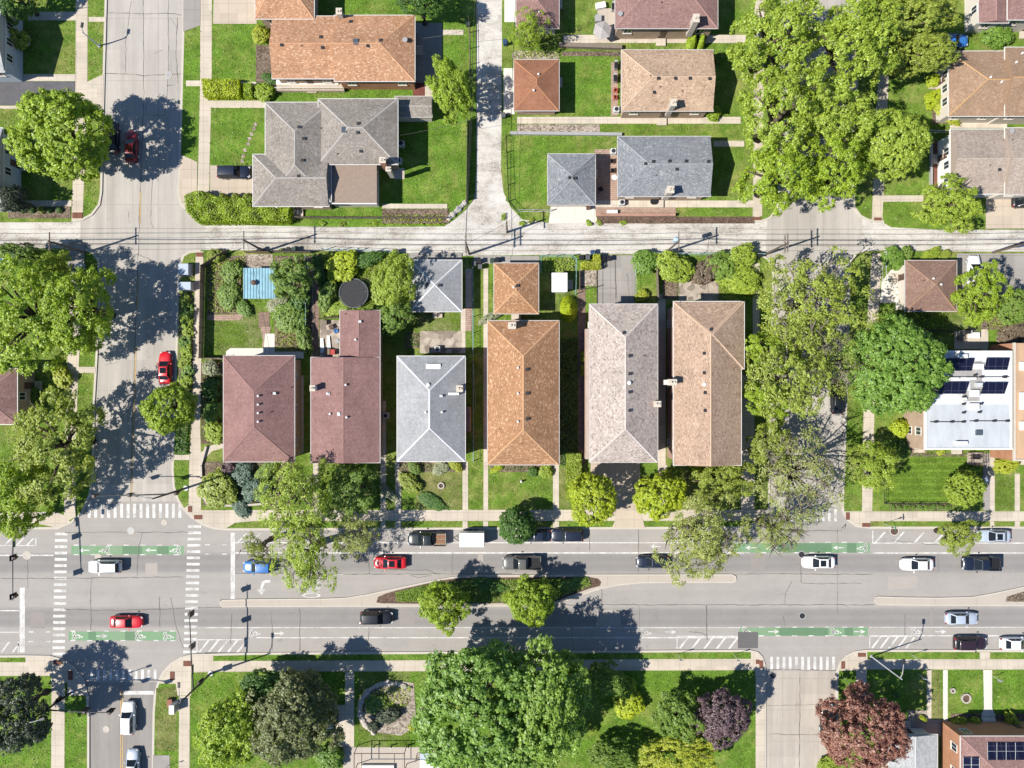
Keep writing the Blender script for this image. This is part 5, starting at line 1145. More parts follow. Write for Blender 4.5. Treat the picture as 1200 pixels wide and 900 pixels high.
# ================================================================ trees and plants
import numpy as np
def crown_mesh(name, seed, lobes, rc, rl, clumps, cr, leaves, ls, low=-.55, up=.55, puff=.6):
    """leaves in clumps, clumps on lobes, lobes through a unit ball"""
    g = np.random.default_rng(seed)
    def unit(n):
        v = g.normal(size=(n, 3)); return v / np.linalg.norm(v, axis=1, keepdims=True)
    nz = lambda v: v / np.maximum(np.linalg.norm(v, axis=1, keepdims=True), 1e-6)
    i = np.arange(lobes); z = 1 - 2 * (i + .5) / lobes; a = i * 2.399963 + g.uniform(-.35, .35, lobes); s = np.sqrt(1 - z * z)
    L = np.stack([s * np.cos(a), s * np.sin(a), z], 1) * g.uniform(*rc, (lobes, 1)); lr = g.uniform(*rl, lobes)
    k = z > low; L, lr = L[k], lr[k]
    n = np.maximum(3, (clumps * (lr / rl[1]) ** 2)).astype(int)
    Lc = np.repeat(L, n, 0); Lr = np.repeat(lr, n)
    d = nz(unit(len(Lc)) + nz(Lc) * .75)
    cc = Lc + d * Lr[:, None] * g.uniform(.72, 1.08, (len(Lc), 1))
    csz = g.uniform(.6, 1.35, len(cc))
    cc = np.repeat(cc, leaves, 0); d = np.repeat(d, leaves, 0); csz = np.repeat(csz, leaves)
    N = len(cc); o = unit(N) * (g.uniform(.35, 1.25, (N, 1))) * np.array([1, 1, .8])
    p = cc + o * cr * csz[:, None]
    nn = nz(nz(o) * puff + d * .45 + unit(N) * .55 + np.array([0, 0, up]))
    u = nz(np.cross(nn, unit(N))); w = np.cross(nn, u); sz = (ls * g.uniform(.6, 1.35, N))[:, None]
    V = np.stack([p + u * sz, p + w * sz * .62 + nn * sz * .1, p - u * sz, p - w * sz * .62 + nn * sz * .1], 1).reshape(-1, 3)
    me = bpy.data.meshes.new(name); me.vertices.add(4 * N); me.loops.add(4 * N); me.polygons.add(N)
    me.vertices.foreach_set('co', V.astype(np.float32).ravel()); me.loops.foreach_set('vertex_index', np.arange(4 * N, dtype=np.int32))
    me.polygons.foreach_set('loop_start', np.arange(0, 4 * N, 4, dtype=np.int32)); me.polygons.foreach_set('loop_total', np.full(N, 4, dtype=np.int32))
    me.update(calc_edges=True); me.validate(); return me
PROTO = {
 'D': [crown_mesh('crown', 100 + i, 44, (.50, .74), (.25, .40), 46, .060, 32, .026) for i in range(4)],
 'M': [crown_mesh('crown', 200 + i, 54, (.40, .84), (.16, .30), 36, .060, 28, .025, low=-.7) for i in range(4)],
 'L': [crown_mesh('crown', 250 + i, 64, (.35, .92), (.12, .25), 30, .060, 22, .0235, low=-.7, up=.5, puff=.45) for i in range(4)],
 'S': [crown_mesh('crown', 300 + i, 76, (.25, .95), (.10, .24), 22, .062, 15, .021, low=-.75, puff=.3) for i in range(4)],
 'N': [crown_mesh('crown', 350 + i, 96, (.20, .98), (.08, .22), 17, .07, 9, .0165, low=-.8, puff=.2) for i in range(3)],
 'B': [crown_mesh('crown', 400 + i, 18, (.45, .62), (.36, .48), 40, .095, 16, .06, low=-.8) for i in range(3)],
 'P': [crown_mesh('crown', 500 + i, 20, (.30, .85), (.15, .32), 22, .10, 10, .08, low=-.9) for i in range(3)],
}
NTREE = [0]
def tree(px, py, rx, ry, hc, hz, proto, leaf, label, name='tree', cat='tree', group=None, bark=None, z0=0.0):
    c = W(px, py, hc); k = (1 - hc / H) / PPM
    t = thing(name, label, cat, (c.x, c.y, z0), group)
    NTREE[0] += 1; i = NTREE[0]; rr = random.Random(i * 7 + 3)
    me = PROTO[proto][i % len(PROTO[proto])]
    inst('crown' if proto in 'DMLSN' else 'foliage', me, t, (0, 0, hc - z0), rr.choice((0, math.pi)) + rr.uniform(-.3, .3) * (1 if abs(rx - ry) > 12 else 4), (rx * k * 1.02, ry * k * 1.02, hz), FOL[leaf])
    if proto in 'DMLSN':
        mb = MB(); R0 = max(.1, .035 * hc + .006 * rx); b = max(hc - hz * .55, hc * .35)
        mb.tube([(c.x, c.y, z0 - .1), (c.x + rr.uniform(-.1, .1), c.y, b * .5), (c.x + rr.uniform(-.2, .2), c.y + rr.uniform(-.2, .2), b), (c.x, c.y, hc + hz * .3)], [R0 * 1.3, R0, R0 * .85, R0 * .3], 8)
        n = {'S': 14, 'N': 22, 'L': 10}.get(proto, 7)
        for j in range(n):
            a = 2.4 * j + rr.uniform(-.4, .4); e = rr.uniform(.55, .88); zz = rr.uniform(-.2, .6)
            q = Vector((c.x + math.cos(a) * rx * k * e, c.y + math.sin(a) * ry * k * e, hc + hz * zz))
            s = Vector((c.x, c.y, b * rr.uniform(.75, 1.1))); m = s.lerp(q, .5) + Vector((rr.uniform(-.3, .3), rr.uniform(-.3, .3), .3))
            lt = .55 if proto in 'SN' else 1; mb.tube([s, m, q], [R0 * .5 * lt, R0 * .3 * lt, R0 * .08 * lt], 5)
            if proto in 'SN':
                for _ in range(3 if proto == 'S' else 6):
                    q2 = m.lerp(q, rr.uniform(.2, .8)); e2 = q2 + Vector((rr.uniform(-1.4, 1.4), rr.uniform(-1.4, 1.4), rr.uniform(.1, .9)))
                    mb.tube([q2, e2], [R0 * .16, R0 * .05], 4)
        mb.build('trunk', bark or (BARK_G if proto in 'SN' else BARK), t, smooth=True)
    else:
        mb = MB()
        for j in range(5):
            a = 1.26 * j; mb.tube([(c.x + .1 * math.cos(a), c.y + .1 * math.sin(a), z0 - .05), (c.x + math.cos(a) * rx * k * .45, c.y + math.sin(a) * ry * k * .45, hc + hz * .2)], [.04, .015], 4)
        mb.build('stem', BARK, t)
    return t
def shrub(px, py, rx, ry, h, leaf, label, proto='B', name='shrub', group=None):
    return tree(px, py, rx, ry, h * .45, h * .55, proto, leaf, label, name, 'shrub', group)
def cone(px, py, rx, ry, h, leaf, label, name='conifer'):
    k = (1 - h * .4 / H) / PPM; p = W(px, py, h * .4); t = thing(name, label, 'conifer', (p.x, p.y, 0)); r = random.Random(int(px * 31 + py))
    v = []; f = []
    for i in range(2600):
        z = (1 - math.sqrt(r.random())) * h; a = r.uniform(0, 6.283); rad = (1 - (z / h) ** 1.5) * r.uniform(.8, 1.05)
        q = Vector((math.cos(a) * rad * rx * k, math.sin(a) * rad * ry * k, z + .05)); n = Vector((math.cos(a), math.sin(a), .6 + r.uniform(-.5, .5))).normalized()
        u = n.cross(Vector((r.gauss(0, 1), r.gauss(0, 1), r.gauss(0, 1)))).normalized(); w = n.cross(u); s = r.uniform(.07, .14)
        i0 = len(v); v += [q + u * s, q + w * s * .7, q - u * s, q - w * s * .7]; f.append((i0, i0 + 1, i0 + 2, i0 + 3))
    me = bpy.data.meshes.new('foliage'); me.from_pydata([tuple(q) for q in v], [], f); me.materials.append(FOL[leaf]); inst('foliage', me, t)
    mb = MB(); mb.tube([(p.x, p.y, -.1), (p.x, p.y, h * .8)], [.12, .03]); mb.build('trunk', BARK, t); return t
def hedge(pts, h, leaf, label, dens=150, name='hedge', ls=(.07, .15), lump=.12):
    """a clipped hedge over a polygon given in photo pixels: dark twiggy core and a skin of leaves"""
    q = px_pts(pts); 
    if signed(q) < 0: q = q[::-1]
    c = sum(q, Vector((0, 0))) / len(q); t = thing(name, label, 'hedge', (c.x, c.y, 0)); r = random.Random(int(pts[0][0] * 13 + pts[0][1]))
    mb = MB(); mb.prism([c + (p - c) * .9 for p in q], -.05, max(.1, h - .2 - 2.2 * lump)); mb.build('branches', BARK, t)
    xs = [p.x for p in q]; ys = [p.y for p in q]; v = []; f = []
    def inside(x, y):
        s = False
        for a, b in zip(q, q[1:] + q[:1]):
            if (a.y > y) != (b.y > y) and x < (b.x - a.x) * (y - a.y) / (b.y - a.y) + a.x: s = not s
        return s
    def leafq(p, n):
        n = (n + Vector((r.gauss(0, .5), r.gauss(0, .5), r.gauss(0, .5)))).normalized(); u = n.cross(Vector((r.gauss(0, 1), r.gauss(0, 1), r.gauss(0, 1)))).normalized(); w = n.cross(u); s = r.uniform(*ls)
        i0 = len(v); v.extend([p + u * s, p + w * s * .65, p - u * s, p - w * s * .65]); f.append((i0, i0 + 1, i0 + 2, i0 + 3))
    area = abs(signed(q)) / 2; n = int(area * dens); k = 0
    while k < n:
        x, y = r.uniform(min(xs), max(xs)), r.uniform(min(ys), max(ys))
        if not inside(x, y): continue
        k += 1; b = lump * (math.sin(x * 2.1 + y) + math.sin(y * 2.7 - x * 1.3)); leafq(Vector((x, y, h + b + r.uniform(-.15, .1))) - Vector((c.x, c.y, 0)), Vector((0, 0, 1)))
    for a, b in zip(q, q[1:] + q[:1]):
        L = (b - a).length; nn = Vector((b.y - a.y, a.x - b.x, .4)).normalized()
        for _ in range(int(L * h * dens * .7)):
            p = a.lerp(b, r.random()); leafq(Vector((p.x - c.x, p.y - c.y, r.uniform(.05, h))) + nn * r.uniform(-.1, lump), nn)
    me = bpy.data.meshes.new('foliage'); me.from_pydata([tuple(x) for x in v], [], f); me.materials.append(FOL[leaf]); inst('foliage', me, t); return t
TG = 'street and garden trees'
for a in [
 (74, 160, 56, 54, 8, 5, 'D', 'lime', 'big round lime-green tree beside the upper left street'),
 (22, 0, 30, 18, 4, 3, 'D', 'deep', 'dark green tree in the top left corner'),
 (18, 234, 17, 15, 3.5, 2.5, 'D', 'dark', 'dark little tree at the left edge above the alley'),
 (28, 372, 58, 66, 8.5, 5.5, 'L', 'lime', 'large lime-green tree at the left edge below the alley'),
 (92, 362, 44, 56, 8, 5, 'L', 'lime', 'lime-green tree casting a broad shadow on the left street'),
 (20, 298, 30, 15, 4.5, 2.6, 'M', 'green', 'shady tree over the blue car at the left end of the alley'),
 (62, 312, 18, 22, 4, 3, 'L', 'bright', 'small bright tree touching the alley wires at the left'),
 (64, 522, 52, 66, 8.5, 5.2, 'L', 'olive', 'broad tree in front of the mauve-roofed left house'),
 (14, 588, 40, 50, 8, 5, 'L', 'lime', 'lime-green tree at the left edge above the avenue'),
 (198.5, 478, 29, 32, 5.5, 3.5, 'D', 'lime', 'small round tree leaning over the right kerb of the left street'),
 (344, 582, 42, 52, 7.5, 4.6, 'S', 'bright', 'loose bright tree between the plum-roofed houses and the pavement'),
 (358, 650, 36, 50, 7.5, 4.2, 'S', 'bright', 'sparse tree hanging over the blue car at the stop line'),
 (300, 643, 22, 13, 6.5, 1.8, 'S', 'olive', 'low sparse little tree above the blue car at the stop line'),
 (408, 578, 38, 32, 3.6, 2.6, 'L', 'green', 'leafy tree in front of the long plum-brown house'),
 (418, 630, 27, 24, 6.0, 2.6, 'S', 'grey', 'thin grey-green tree over the left end of the parking lane'),
 (606, 616, 22, 22, 3.2, 2.8, 'D', 'deep', 'round dark green bush-like tree at the kerb'),
 (695, 586, 30, 31, 5, 3.6, 'D', 'yellow', 'round yellow-green tree left of the pale driveway'),
 (774, 580, 26, 33, 4.6, 3.4, 'D', 'yellow', 'round yellow-green tree right of the pale driveway'),
 (843, 563, 42, 30, 4, 2.4, 'L', 'olive', 'olive-green tree in front of the tan-shingled house'),
 (822, 632, 55, 47, 8.5, 4, 'S', 'grey', 'big grey-green sparse tree spreading over the avenue'),
 (935, 555, 56, 62, 9, 4.6, 'N', 'grey', 'nearly bare grey-green tree over the right street mouth'),
 (955, 350, 72, 66, 9, 5, 'S', 'olive', 'wide olive sparse tree beside the right end of the alley'),
 (925, 440, 48, 66, 9, 5, 'S', 'olive', 'tall olive sparse tree over the middle of the right street'),
 (904, 412, 26, 34, 6.5, 3.6, 'L', 'lime', 'uppermost of three small lime trees right of the tan-shingled house'),
 (900, 468, 25, 32, 6.2, 3.4, 'L', 'lime', 'middle one of three small lime trees right of the tan-shingled house'),
 (903, 520, 24, 30, 5.6, 3.2, 'L', 'olive', 'lowest of three small trees right of the tan-shingled house'),
 (978, 425, 34, 46, 8, 4.2, 'N', 'olive', 'thin grey tree between the right street and the dense green tree'),
 (912, 622, 36, 30, 7.5, 3, 'N', 'olive', 'bare-looking tree over the upper right crosswalk'),
 (344, 326, 27, 28, 4, 2.6, 'M', 'green', 'bushy tree beside the turquoise shed roof'),
 (465, 330, 24, 36, 4.6, 3.2, 'L', 'bright', 'upright green tree left of the light grey garage'),
 (462, 372, 24, 22, 3.6, 2.6, 'M', 'green', 'lower bushy tree beside the plum-roofed rear wing'),
 (1050, 430, 57, 58, 8, 5, 'D', 'fresh', 'dense fresh green tree left of the white flat-roofed house'),
 (1026, 545, 32, 30, 5, 2.8, 'L', 'bright', 'open bright green tree over the right pavement'),
 (1130.5, 573, 21, 22, 3.2, 2.8, 'D', 'bright', 'round bright green tree on the mown front lawn'),
 (1122, 630, 26, 20, 5, 2, 'L', 'olive', 'small olive street tree at the hatched kerb strip'),
 (1148, 345, 28, 38, 4.5, 3, 'L', 'lime', 'yellow-green tree right of the dark brown garage'),
 (1188, 360, 22, 20, 3.5, 2.4, 'D', 'green', 'mid-green tree at the right edge behind the white house'),
 (910, 45, 50, 62, 9.5, 6, 'L', 'bright', 'large bright tree at the top left of the grove'),
 (990, 52, 56, 64, 10, 6, 'L', 'bright', 'large bright tree at the top middle of the grove'),
 (918, 132, 54, 54, 10, 6, 'L', 'bright', 'bright tree on the left side of the grove beside the light tan house'),
 (982, 138, 42, 46, 9.5, 5.4, 'L', 'bright', 'bright tree in the centre of the grove'),
 (915, 206, 52, 44, 9, 5.4, 'L', 'lime', 'lime-green tree at the lower left of the grove'),
 (980, 202, 40, 42, 9, 5.2, 'L', 'lime', 'lime-green tree at the lower right of the grove'),
 (1046, 168, 42, 40, 7.5, 4.6, 'D', 'bright', 'dense round tree between the grove and the taupe-roofed house'),
 (1068, 20, 56, 36, 8, 4.5, 'M', 'olive', 'olive-green tree at the top edge right of the grove'),
 (1078, 62, 46, 28, 7, 3.6, 'M', 'olive', 'olive-green tree over the blue car'),
 (1114, 240, 42, 32, 6, 3.6, 'L', 'bright', 'bright green tree at the alley below the taupe-roofed house'),
 (620, 36, 24, 22, 4.5, 3, 'S', 'lime', 'thin lime tree over the mauve-brown garage'),
 (529, 105, 28, 38, 5.5, 3.8, 'L', 'lime', 'lime-green willowy tree between the ranch house and back lane'),
 (492, 2, 32, 16, 6, 3.6, 'M', 'deep', 'dark leafy tree at the top edge behind the ranch house'),
 (272, 855, 40, 46, 6, 4.4, 'D', 'lime', 'yellowish round tree at the lower left of the park'),
 (342, 842, 54, 58, 7, 4.8, 'M', 'sage', 'grey-green leafy tree beside the kiosk'),
 (318, 808, 40, 22, 4, 2.6, 'D', 'deep', 'added dark low tree standing in for shade north of the grey-green park tree'),  # added dark crown where only shadow lies; its deep leaves stand for shade
 (560, 832, 80, 80, 9, 6.0, 'D', 'fresh', 'very large dense green tree in the park, left of a pair'),
 (634, 828, 58, 76, 8.6, 5.4, 'D', 'mid', 'very large dense green tree in the park, right of a pair'),
 (710, 797, 26, 20, 3.4, 2.4, 'M', 'green', 'mid-green small tree beside the large park pair'),
 (796, 842, 38, 28, 4.0, 2.6, 'M', 'green', 'leafy green tree left of the purple tree'),
 (846, 840, 32, 38, 5, 3.8, 'M', 'purple', 'purple-leaved tree on the park lawn'),
 (795, 884, 50, 32, 4, 2.6, 'M', 'gold', 'golden-green tree at the bottom edge of the park'),
 (722, 889, 34, 20, 3.4, 2.2, 'M', 'green', 'mid-green tree at the bottom edge left of the golden one'),
 (16, 836, 40, 44, 7, 5, 'D', 'dark', 'blackish dense tree in the bottom left corner'),
 (1012, 856, 50, 50, 7, 5, 'D', 'red', 'copper-red round tree beside the lower right street'),
 (521, 709, 30, 33, 4.6, 3.4, 'M', 'lime', 'round lime tree on the left part of the planted median'),
 (622, 704, 31, 31, 4.6, 3.4, 'M', 'lime', 'round lime tree on the right part of the planted median'),
]: tree(*a, group=TG)
SG = 'garden shrubs'
for a in [
 (12, 47, 20, 13, 3.4, 'olive', 'rounded olive shrub before the pale blue top left house'), (305, 40, 11, 10, 1.4, 'gold', 'golden round shrub at the corner of the salmon ranch house'), (316, 92, 6, 10, 1.2, 'deep', 'dark little shrub at the ranch house wall'),
 (310, 108, 13, 11, 1.6, 'lime', 'round shrub at the right end of the upper hedge'), (70, 440, 18, 12, 1.6, 'gold', 'golden shrub under the left lime trees'), (38, 463, 10, 10, 1.2, 'green', 'green shrub in the shade of the left house'),
 (256, 573, 22, 24, 2.2, 'olive', 'round olive shrub at the corner garden'), (284, 556, 15, 13, 1.5, 'blue', 'blue-green juniper in the corner garden'), (280, 592, 18, 8, .9, 'blue', 'low blue-green juniper along the corner garden edge'), (300, 574, 14, 18, 1.9, 'blue', 'larger blue-green juniper before the plum corner house'), (269, 549, 11, 8, 1.3, 'purple', 'purple shrub at the corner house wall'), (312, 552, 20, 8, 1.2, 'green', 'green shrub along the front wall of the corner house'),
 (247, 432, 11, 10, 1.5, 'pale', 'silvery flowering shrub beside the corner house'), (249, 455, 12, 13, 1.6, 'deep', 'dark shrub beside the corner house'), (250, 482, 12, 14, 1.8, 'fresh', 'fresh green shrub halfway along the corner house'), (252, 507, 12, 14, 1.6, 'bright', 'bright green shrub below the side walls of the corner house'),
 (272, 318, 13, 14, 1.4, 'green', 'leafy vegetable patch left of the turquoise roof'), (268, 346, 14, 16, 1.3, 'green', 'leafy vegetable patch below the raised bed'), (286, 362, 12, 8, .9, 'fresh', 'low plants below the turquoise roof'), (252, 300, 11, 8, 1.5, 'olive', 'olive shrub inside the fence corner by the alley'),
 (340, 372, 20, 18, 1.8, 'green', 'green shrub between the brick path and walkway'), (356, 395, 9, 22, 1.8, 'green', 'tall narrow shrub beside the pale patio slab'), (352, 352, 12, 14, 2.0, 'deep', 'dark shrub beside the paved walkway'), (325, 356, 14, 8, 1.0, 'pale', 'pale flowering plants below the turquoise roof'),
 (402, 312, 22, 18, 2.2, 'yellow', 'yellow-green shrub above the trampoline'), (384, 345, 10, 20, 1.6, 'green', 'green shrub left of the trampoline'), (432, 304, 20, 8, 1.6, 'deep', 'dark shrub along the alley fence above the trampoline'), (445, 340, 10, 24, 1.4, 'bright', 'bright plants right of the trampoline'), (395, 362, 18, 8, .8, 'bright', 'low bright plants below the trampoline'), (374, 318, 7, 20, 1.8, 'deep', 'dark narrow shrub right of the paved walkway'),
 (486, 548, 10, 7, 1.1, 'green', 'green shrub at the front wall of the light grey house'), (517, 547, 12, 8, .9, 'pale', 'white-flowering shrub before the light grey house'), (534, 545, 10, 6, 1.2, 'gold', 'golden shrub at the front corner of the light grey house'), (480, 566, 10, 16, 1.3, 'olive', 'olive shrub on the dry front lawn'), (455, 577, 6, 14, 1.0, 'pale', 'pale shrub between two narrow front walks'), (506, 588, 18, 8, .6, 'deep', 'low dark plants at the pavement edge of the dry lawn'),
 (625, 553, 6, 6, .9, 'deep', 'round dark shrub before the long orange house'), (640, 552, 9, 8, 1.1, 'bright', 'bright shrub at the front corner of the orange house'), (582, 549, 9, 4, .7, 'yellow', 'low yellow plants before the orange house'),
 (574, 372, 16, 5, 1.1, 'pale', 'silvery shrub strip between orange garage and house'), (553, 421, 5, 7, 1.4, 'bright', 'small bright shrub between light grey and orange houses'),
 (757, 307, 17, 15, 2.2, 'fresh', 'round green shrub right of the parking pad'), (771, 304, 8, 8, 1.6, 'yellow', 'yellow-green shrub beside the garden path'), (790, 312, 18, 24, 2.8, 'bright', 'tall bright shrub along the alley behind the ash house'), (752, 346, 9, 7, 1.1, 'gold', 'golden shrub behind the ash-grey house'),
 (845, 312, 22, 18, 2.2, 'green', 'green shrub mass behind the tan-shingled house'), (870, 300, 20, 14, 2.4, 'bright', 'bright shrub at the alley corner behind the tan house'), (868, 328, 26, 16, 1.8, 'bright', 'light green shrub behind the tan-shingled house'), (828, 318, 14, 20, 2.0, 'brown', 'bare twiggy shrub beside the flagstone yard'), (815, 546, 14, 6, 1.1, 'yellow', 'yellow-green plants at the front wall of the tan house'), (845, 547, 16, 5, 1.0, 'lime', 'low lime plants along the tan house front'),
 (1055, 502, 11, 11, 2.2, 'yellow', 'clipped yellow-green ball shrub by the side porch'), (1187, 392, 22, 16, 1.6, 'brown', 'bare brown twiggy shrub at the right edge'), (1047, 303, 15, 13, 1.6, 'fresh', 'green shrub left of the dark brown garage'), (1063, 296, 8, 7, 1.3, 'green', 'small green shrub at the alley near the dark garage'), (1092, 297, 14, 6, 1.0, 'bright', 'low bright shrubs along the alley above the dark garage'), (1107, 299, 9, 5, .8, 'olive', 'low olive plants beside the concrete lot'),
 (1180, 545, 16, 10, 1.4, 'gold', 'golden shrub right of the front path'), (1058, 532, 10, 8, 1.2, 'green', 'green shrub at the steps of the side porch'), (1060, 520, 7, 9, 1.3, 'deep', 'dark shrub left of the side steps'), (1103, 528.5, 6, 4, .9, 'gold', 'little golden shrub at the white house wall'),
 (1168, 42, 19, 14, 2.2, 'fresh', 'round green shrub below the mauve top right house'), (1094, 94, 9, 8, 1.6, 'yellow', 'yellow-green shrub left of the white walk'), (1097, 115, 10, 16, 1.6, 'yellow', 'long yellow-green shrub left of the camel-brown house'), (1112, 133, 20, 9, 1.9, 'gold', 'pointed golden shrub at the camel house corner'),
 (836, 133, 9, 9, 1.4, 'lime', 'lime shrub at the corner of the light tan house'), (843, 67, 5, 7, 1.2, 'green', 'small shrub right of the light tan house gable'),
 (738, 826, 17, 18, 2.2, 'yellow', 'yellow-green shrub on the park lawn'), (734, 806, 12, 14, 2.2, 'lime', 'lime shrub beside the small mid-green park tree'), (705, 890, 9, 9, 1.6, 'gold', 'golden shrub at the bottom of the park'), (693, 855, 8, 7, 1.0, 'bright', 'tiny bright shrub under the large park pair'), (386, 888, 18, 14, 2.2, 'fresh', 'fresh green shrub at the bottom edge by the pergola'),
 (455, 838, 16, 10, 1.6, 'dark', 'blackish shrub in the stone-ringed bed'), (438, 852, 7, 7, 1.1, 'dark', 'small blackish shrub at the lower end of the stone-ringed bed'), (442, 826, 14, 14, .9, 'green', 'green plants in the stone-ringed bed'), (483, 852, 5, 5, .8, 'gold', 'tiny golden plant beside the stone-ringed bed'),
 (1124, 850, 13, 9, 1.4, 'gold', 'golden shrub left of the white front steps'), (1143, 846, 6, 6, 1.2, 'gold', 'small golden shrub beside the white front steps'), (1188, 848, 16, 8, 1.4, 'gold', 'golden shrub right of the white front steps'), (1082, 842, 5, 3, .8, 'yellow', 'tiny yellow-green plant by the weathered garage'), (972, 895, 14, 9, 1.6, 'bright', 'bright shrub under the copper tree at the bottom edge'), (1050, 815, 4, 4, .7, 'deep', 'tiny shrub in the shadow of the copper tree'),
 (640, 690, 9, 8, .8, 'deep', 'low dark plants on the right end of the planted median'), (572, 686, 22, 8, .7, 'deep', 'low dark plants between the two median trees'), (672, 684, 18, 7, .7, 'green', 'low green plants near the right tip of the median bed'),
]: shrub(*a, group=SG)
for i, (x, w) in enumerate(((26, 4), (37, 4), (48, 4.5), (58, 3.5), (69, 4))): shrub(x, 246, w, 4, .7, 'deep' if i != 2 else 'olive', 'small dark bedding shrub in the row above the left alley', group='row of small bedding shrubs')
for x, nm in ((243, 'leftmost'), (262, 'second'), (277, 'middle'), (291, 'fourth')): shrub(x, 233, 7, 6, 1.7, 'olive', nm + ' round shrub behind the long alley hedge', group='round shrubs behind the hedge')
for i, y in enumerate(range(352, 460, 12)): shrub(217 + (i % 2) * 3, y, 8, 9, .9, ('bright', 'fresh', 'lime')[i % 3], 'leafy plant in the kerbside planting strip of the left street', 'P', 'garden_plant', 'kerbside planting strip')
for i in range(9): shrub(1046 + 8 * i, 594.5, 4.5, 3, .6, 'green' if i % 2 else 'fresh', 'small plant in the row below the low iron fence', 'P', 'garden_plant', 'plants below the iron fence')
for i, (x, y) in enumerate(((612, 262), (622, 259), (690, 262), (702, 261), (730, 261), (1060, 300), (440, 262), (400, 263), (378, 262), (330, 294), (590, 254))): shrub(x, y, 5, 3, .4, 'olive' if i % 2 else 'lime', 'low weed clump along the alley edge', 'P', 'weed_clump', 'weeds along the alley')
cone(812, 48, 6, 9, 2.8, 'lime', 'left pointed arborvitae at the mauve top house'); cone(822, 47.5, 5, 9, 2.8, 'lime', 'right pointed arborvitae at the mauve top house'); cone(667, 361, 10, 16, 3.0, 'yellow', 'bright pointed conifer behind the orange house')
hedge([(241, 97), (283, 97.5), (284, 116), (243, 117)], 1.3, 'yellow', 'clipped yellow-green hedge left of the walk to the grey house'); hedge([(289, 101), (298, 101), (298, 117), (289, 117)], 1.2, 'lime', 'short clipped hedge piece beside the yellow-green hedge')
hedge([(223, 232), (240, 228), (262, 236), (300, 236), (320, 234), (338, 232), (344, 244), (342, 262), (238, 263), (225, 250)], 1.7, 'lime', 'long lime-green hedge along the alley below the grey house', lump=.25)
hedge([(656, 400), (676, 396), (676, 545), (657, 545)], .5, 'deep', 'low dark ground-cover hedge along the orange house', 90); hedge([(664, 530), (680, 531), (680, 560), (670, 580), (664, 585)], 1.3, 'bright', 'bright clipped hedge between the orange and ash houses')
hedge([(700, 300), (702, 300), (702, 316), (681, 316), (681, 309), (695, 308), (695, 300)], 1.4, 'gold', 'golden l-shaped clipped hedge by the bins')
hedge([(680.5, 413), (686, 413), (686, 424), (680.5, 424)], 1.0, 'bright', 'upper of two small clipped hedge cubes at the ash house'); hedge([(680.5, 428), (686, 428), (686, 440), (680.5, 440)], 1.0, 'bright', 'lower of two small clipped hedge cubes at the ash house')
hedge([(210.5, 470), (222, 470), (220, 532), (207, 532)], .45, 'deep', 'low shaded planting along the left street near the round tree', 90)

# ---------------------------------------------------------------- plants nobody could count
def px_mask(polys):
    m = np.zeros((900, 1200), bool); Y, X = np.mgrid[0:900, 0:1200]
    for p in polys:
        if len(p) == 4 and not isinstance(p[0], (tuple, list)): p = rect(*p)
        a = np.array(p, float); x0, y0 = np.maximum(a.min(0), 0).astype(int); x1, y1 = np.minimum(a.max(0) + 1, (1200, 900)).astype(int)
        if x1 <= x0 or y1 <= y0: continue
        xs, ys = X[y0:y1, x0:x1] + .5, Y[y0:y1, x0:x1] + .5; ins = np.zeros(xs.shape, bool)
        for (ax, ay), (bx, by) in zip(a, np.roll(a, -1, 0)):
            if ay == by: continue
            ins ^= ((ay > ys) != (by > ys)) & (xs < (bx - ax) * (ys - ay) / (by - ay) + ax)
        m[y0:y1, x0:x1] |= ins
    return m
def scatter(name, label, cat, mask, n, mat, size, tall, seed, up=1.0, z0=.0):
    g = np.random.default_rng(seed); idx = np.flatnonzero(mask)
    if not len(idx): return
    k = g.choice(idx, n); py, px = np.divmod(k, 1200); px = px + g.random(n); py = py + g.random(n)
    P = np.stack([(px - 600) / PPM, (450 - py) / PPM, z0 + g.random(n) ** 1.5 * tall], 1)
    nn = g.normal(size=(n, 3)) * .6 + np.array([0, 0, up]); nn /= np.linalg.norm(nn, axis=1, keepdims=True)
    r_ = g.normal(size=(n, 3)); u = np.cross(nn, r_); u /= np.linalg.norm(u, axis=1, keepdims=True); w = np.cross(nn, u); s = g.uniform(*size, (n, 1))
    V = np.stack([P + u * s, P + w * s * .6, P - u * s, P - w * s * .6], 1).reshape(-1, 3); V[:, 2] = np.maximum(V[:, 2], z0 + .012)
    me = bpy.data.meshes.new(name); me.vertices.add(4 * n); me.loops.add(4 * n); me.polygons.add(n)
    me.vertices.foreach_set('co', V.astype(np.float32).ravel()); me.loops.foreach_set('vertex_index', np.arange(4 * n, dtype=np.int32))
    me.polygons.foreach_set('loop_start', np.arange(0, 4 * n, 4, dtype=np.int32)); me.polygons.foreach_set('loop_total', np.full(n, 4, dtype=np.int32)); me.update(calc_edges=True)
    me.materials.append(mat); o = bpy.data.objects.new(name, me); C.objects.link(o); return tag(o, label, cat, kind='stuff')
lawnm = px_mask([p for _, p, _ in PLATES])
for _ in range(3):
    e = lawnm.copy(); e[1:] &= lawnm[:-1]; e[:-1] &= lawnm[1:]; e[:, 1:] &= lawnm[:, :-1]; e[:, :-1] &= lawnm[:, 1:]; lawnm = e
lawnm &= ~px_mask(SHEETS)
GB = foliage('grass_blades', (0.052, 0.106, 0.012), (0.120, 0.20, 0.027), (0.23, 0.285, 0.066), .3)
scatter('grass', 'short mown grass blades over all the lawns', 'grass', lawnm, 120000, GB, (.04, .12), .11, 1, .55)
wild = px_mask([(243, 302, 287, 366), (324, 345, 362, 412), (378, 298, 478, 372), (845, 300, 890, 350), (636, 303, 672, 318), (1064, 367, 1110, 386), (600, 60, 655, 68), (1155, 350, 1198, 384), (450, 252, 520, 260), (430, 262, 520, 264)])
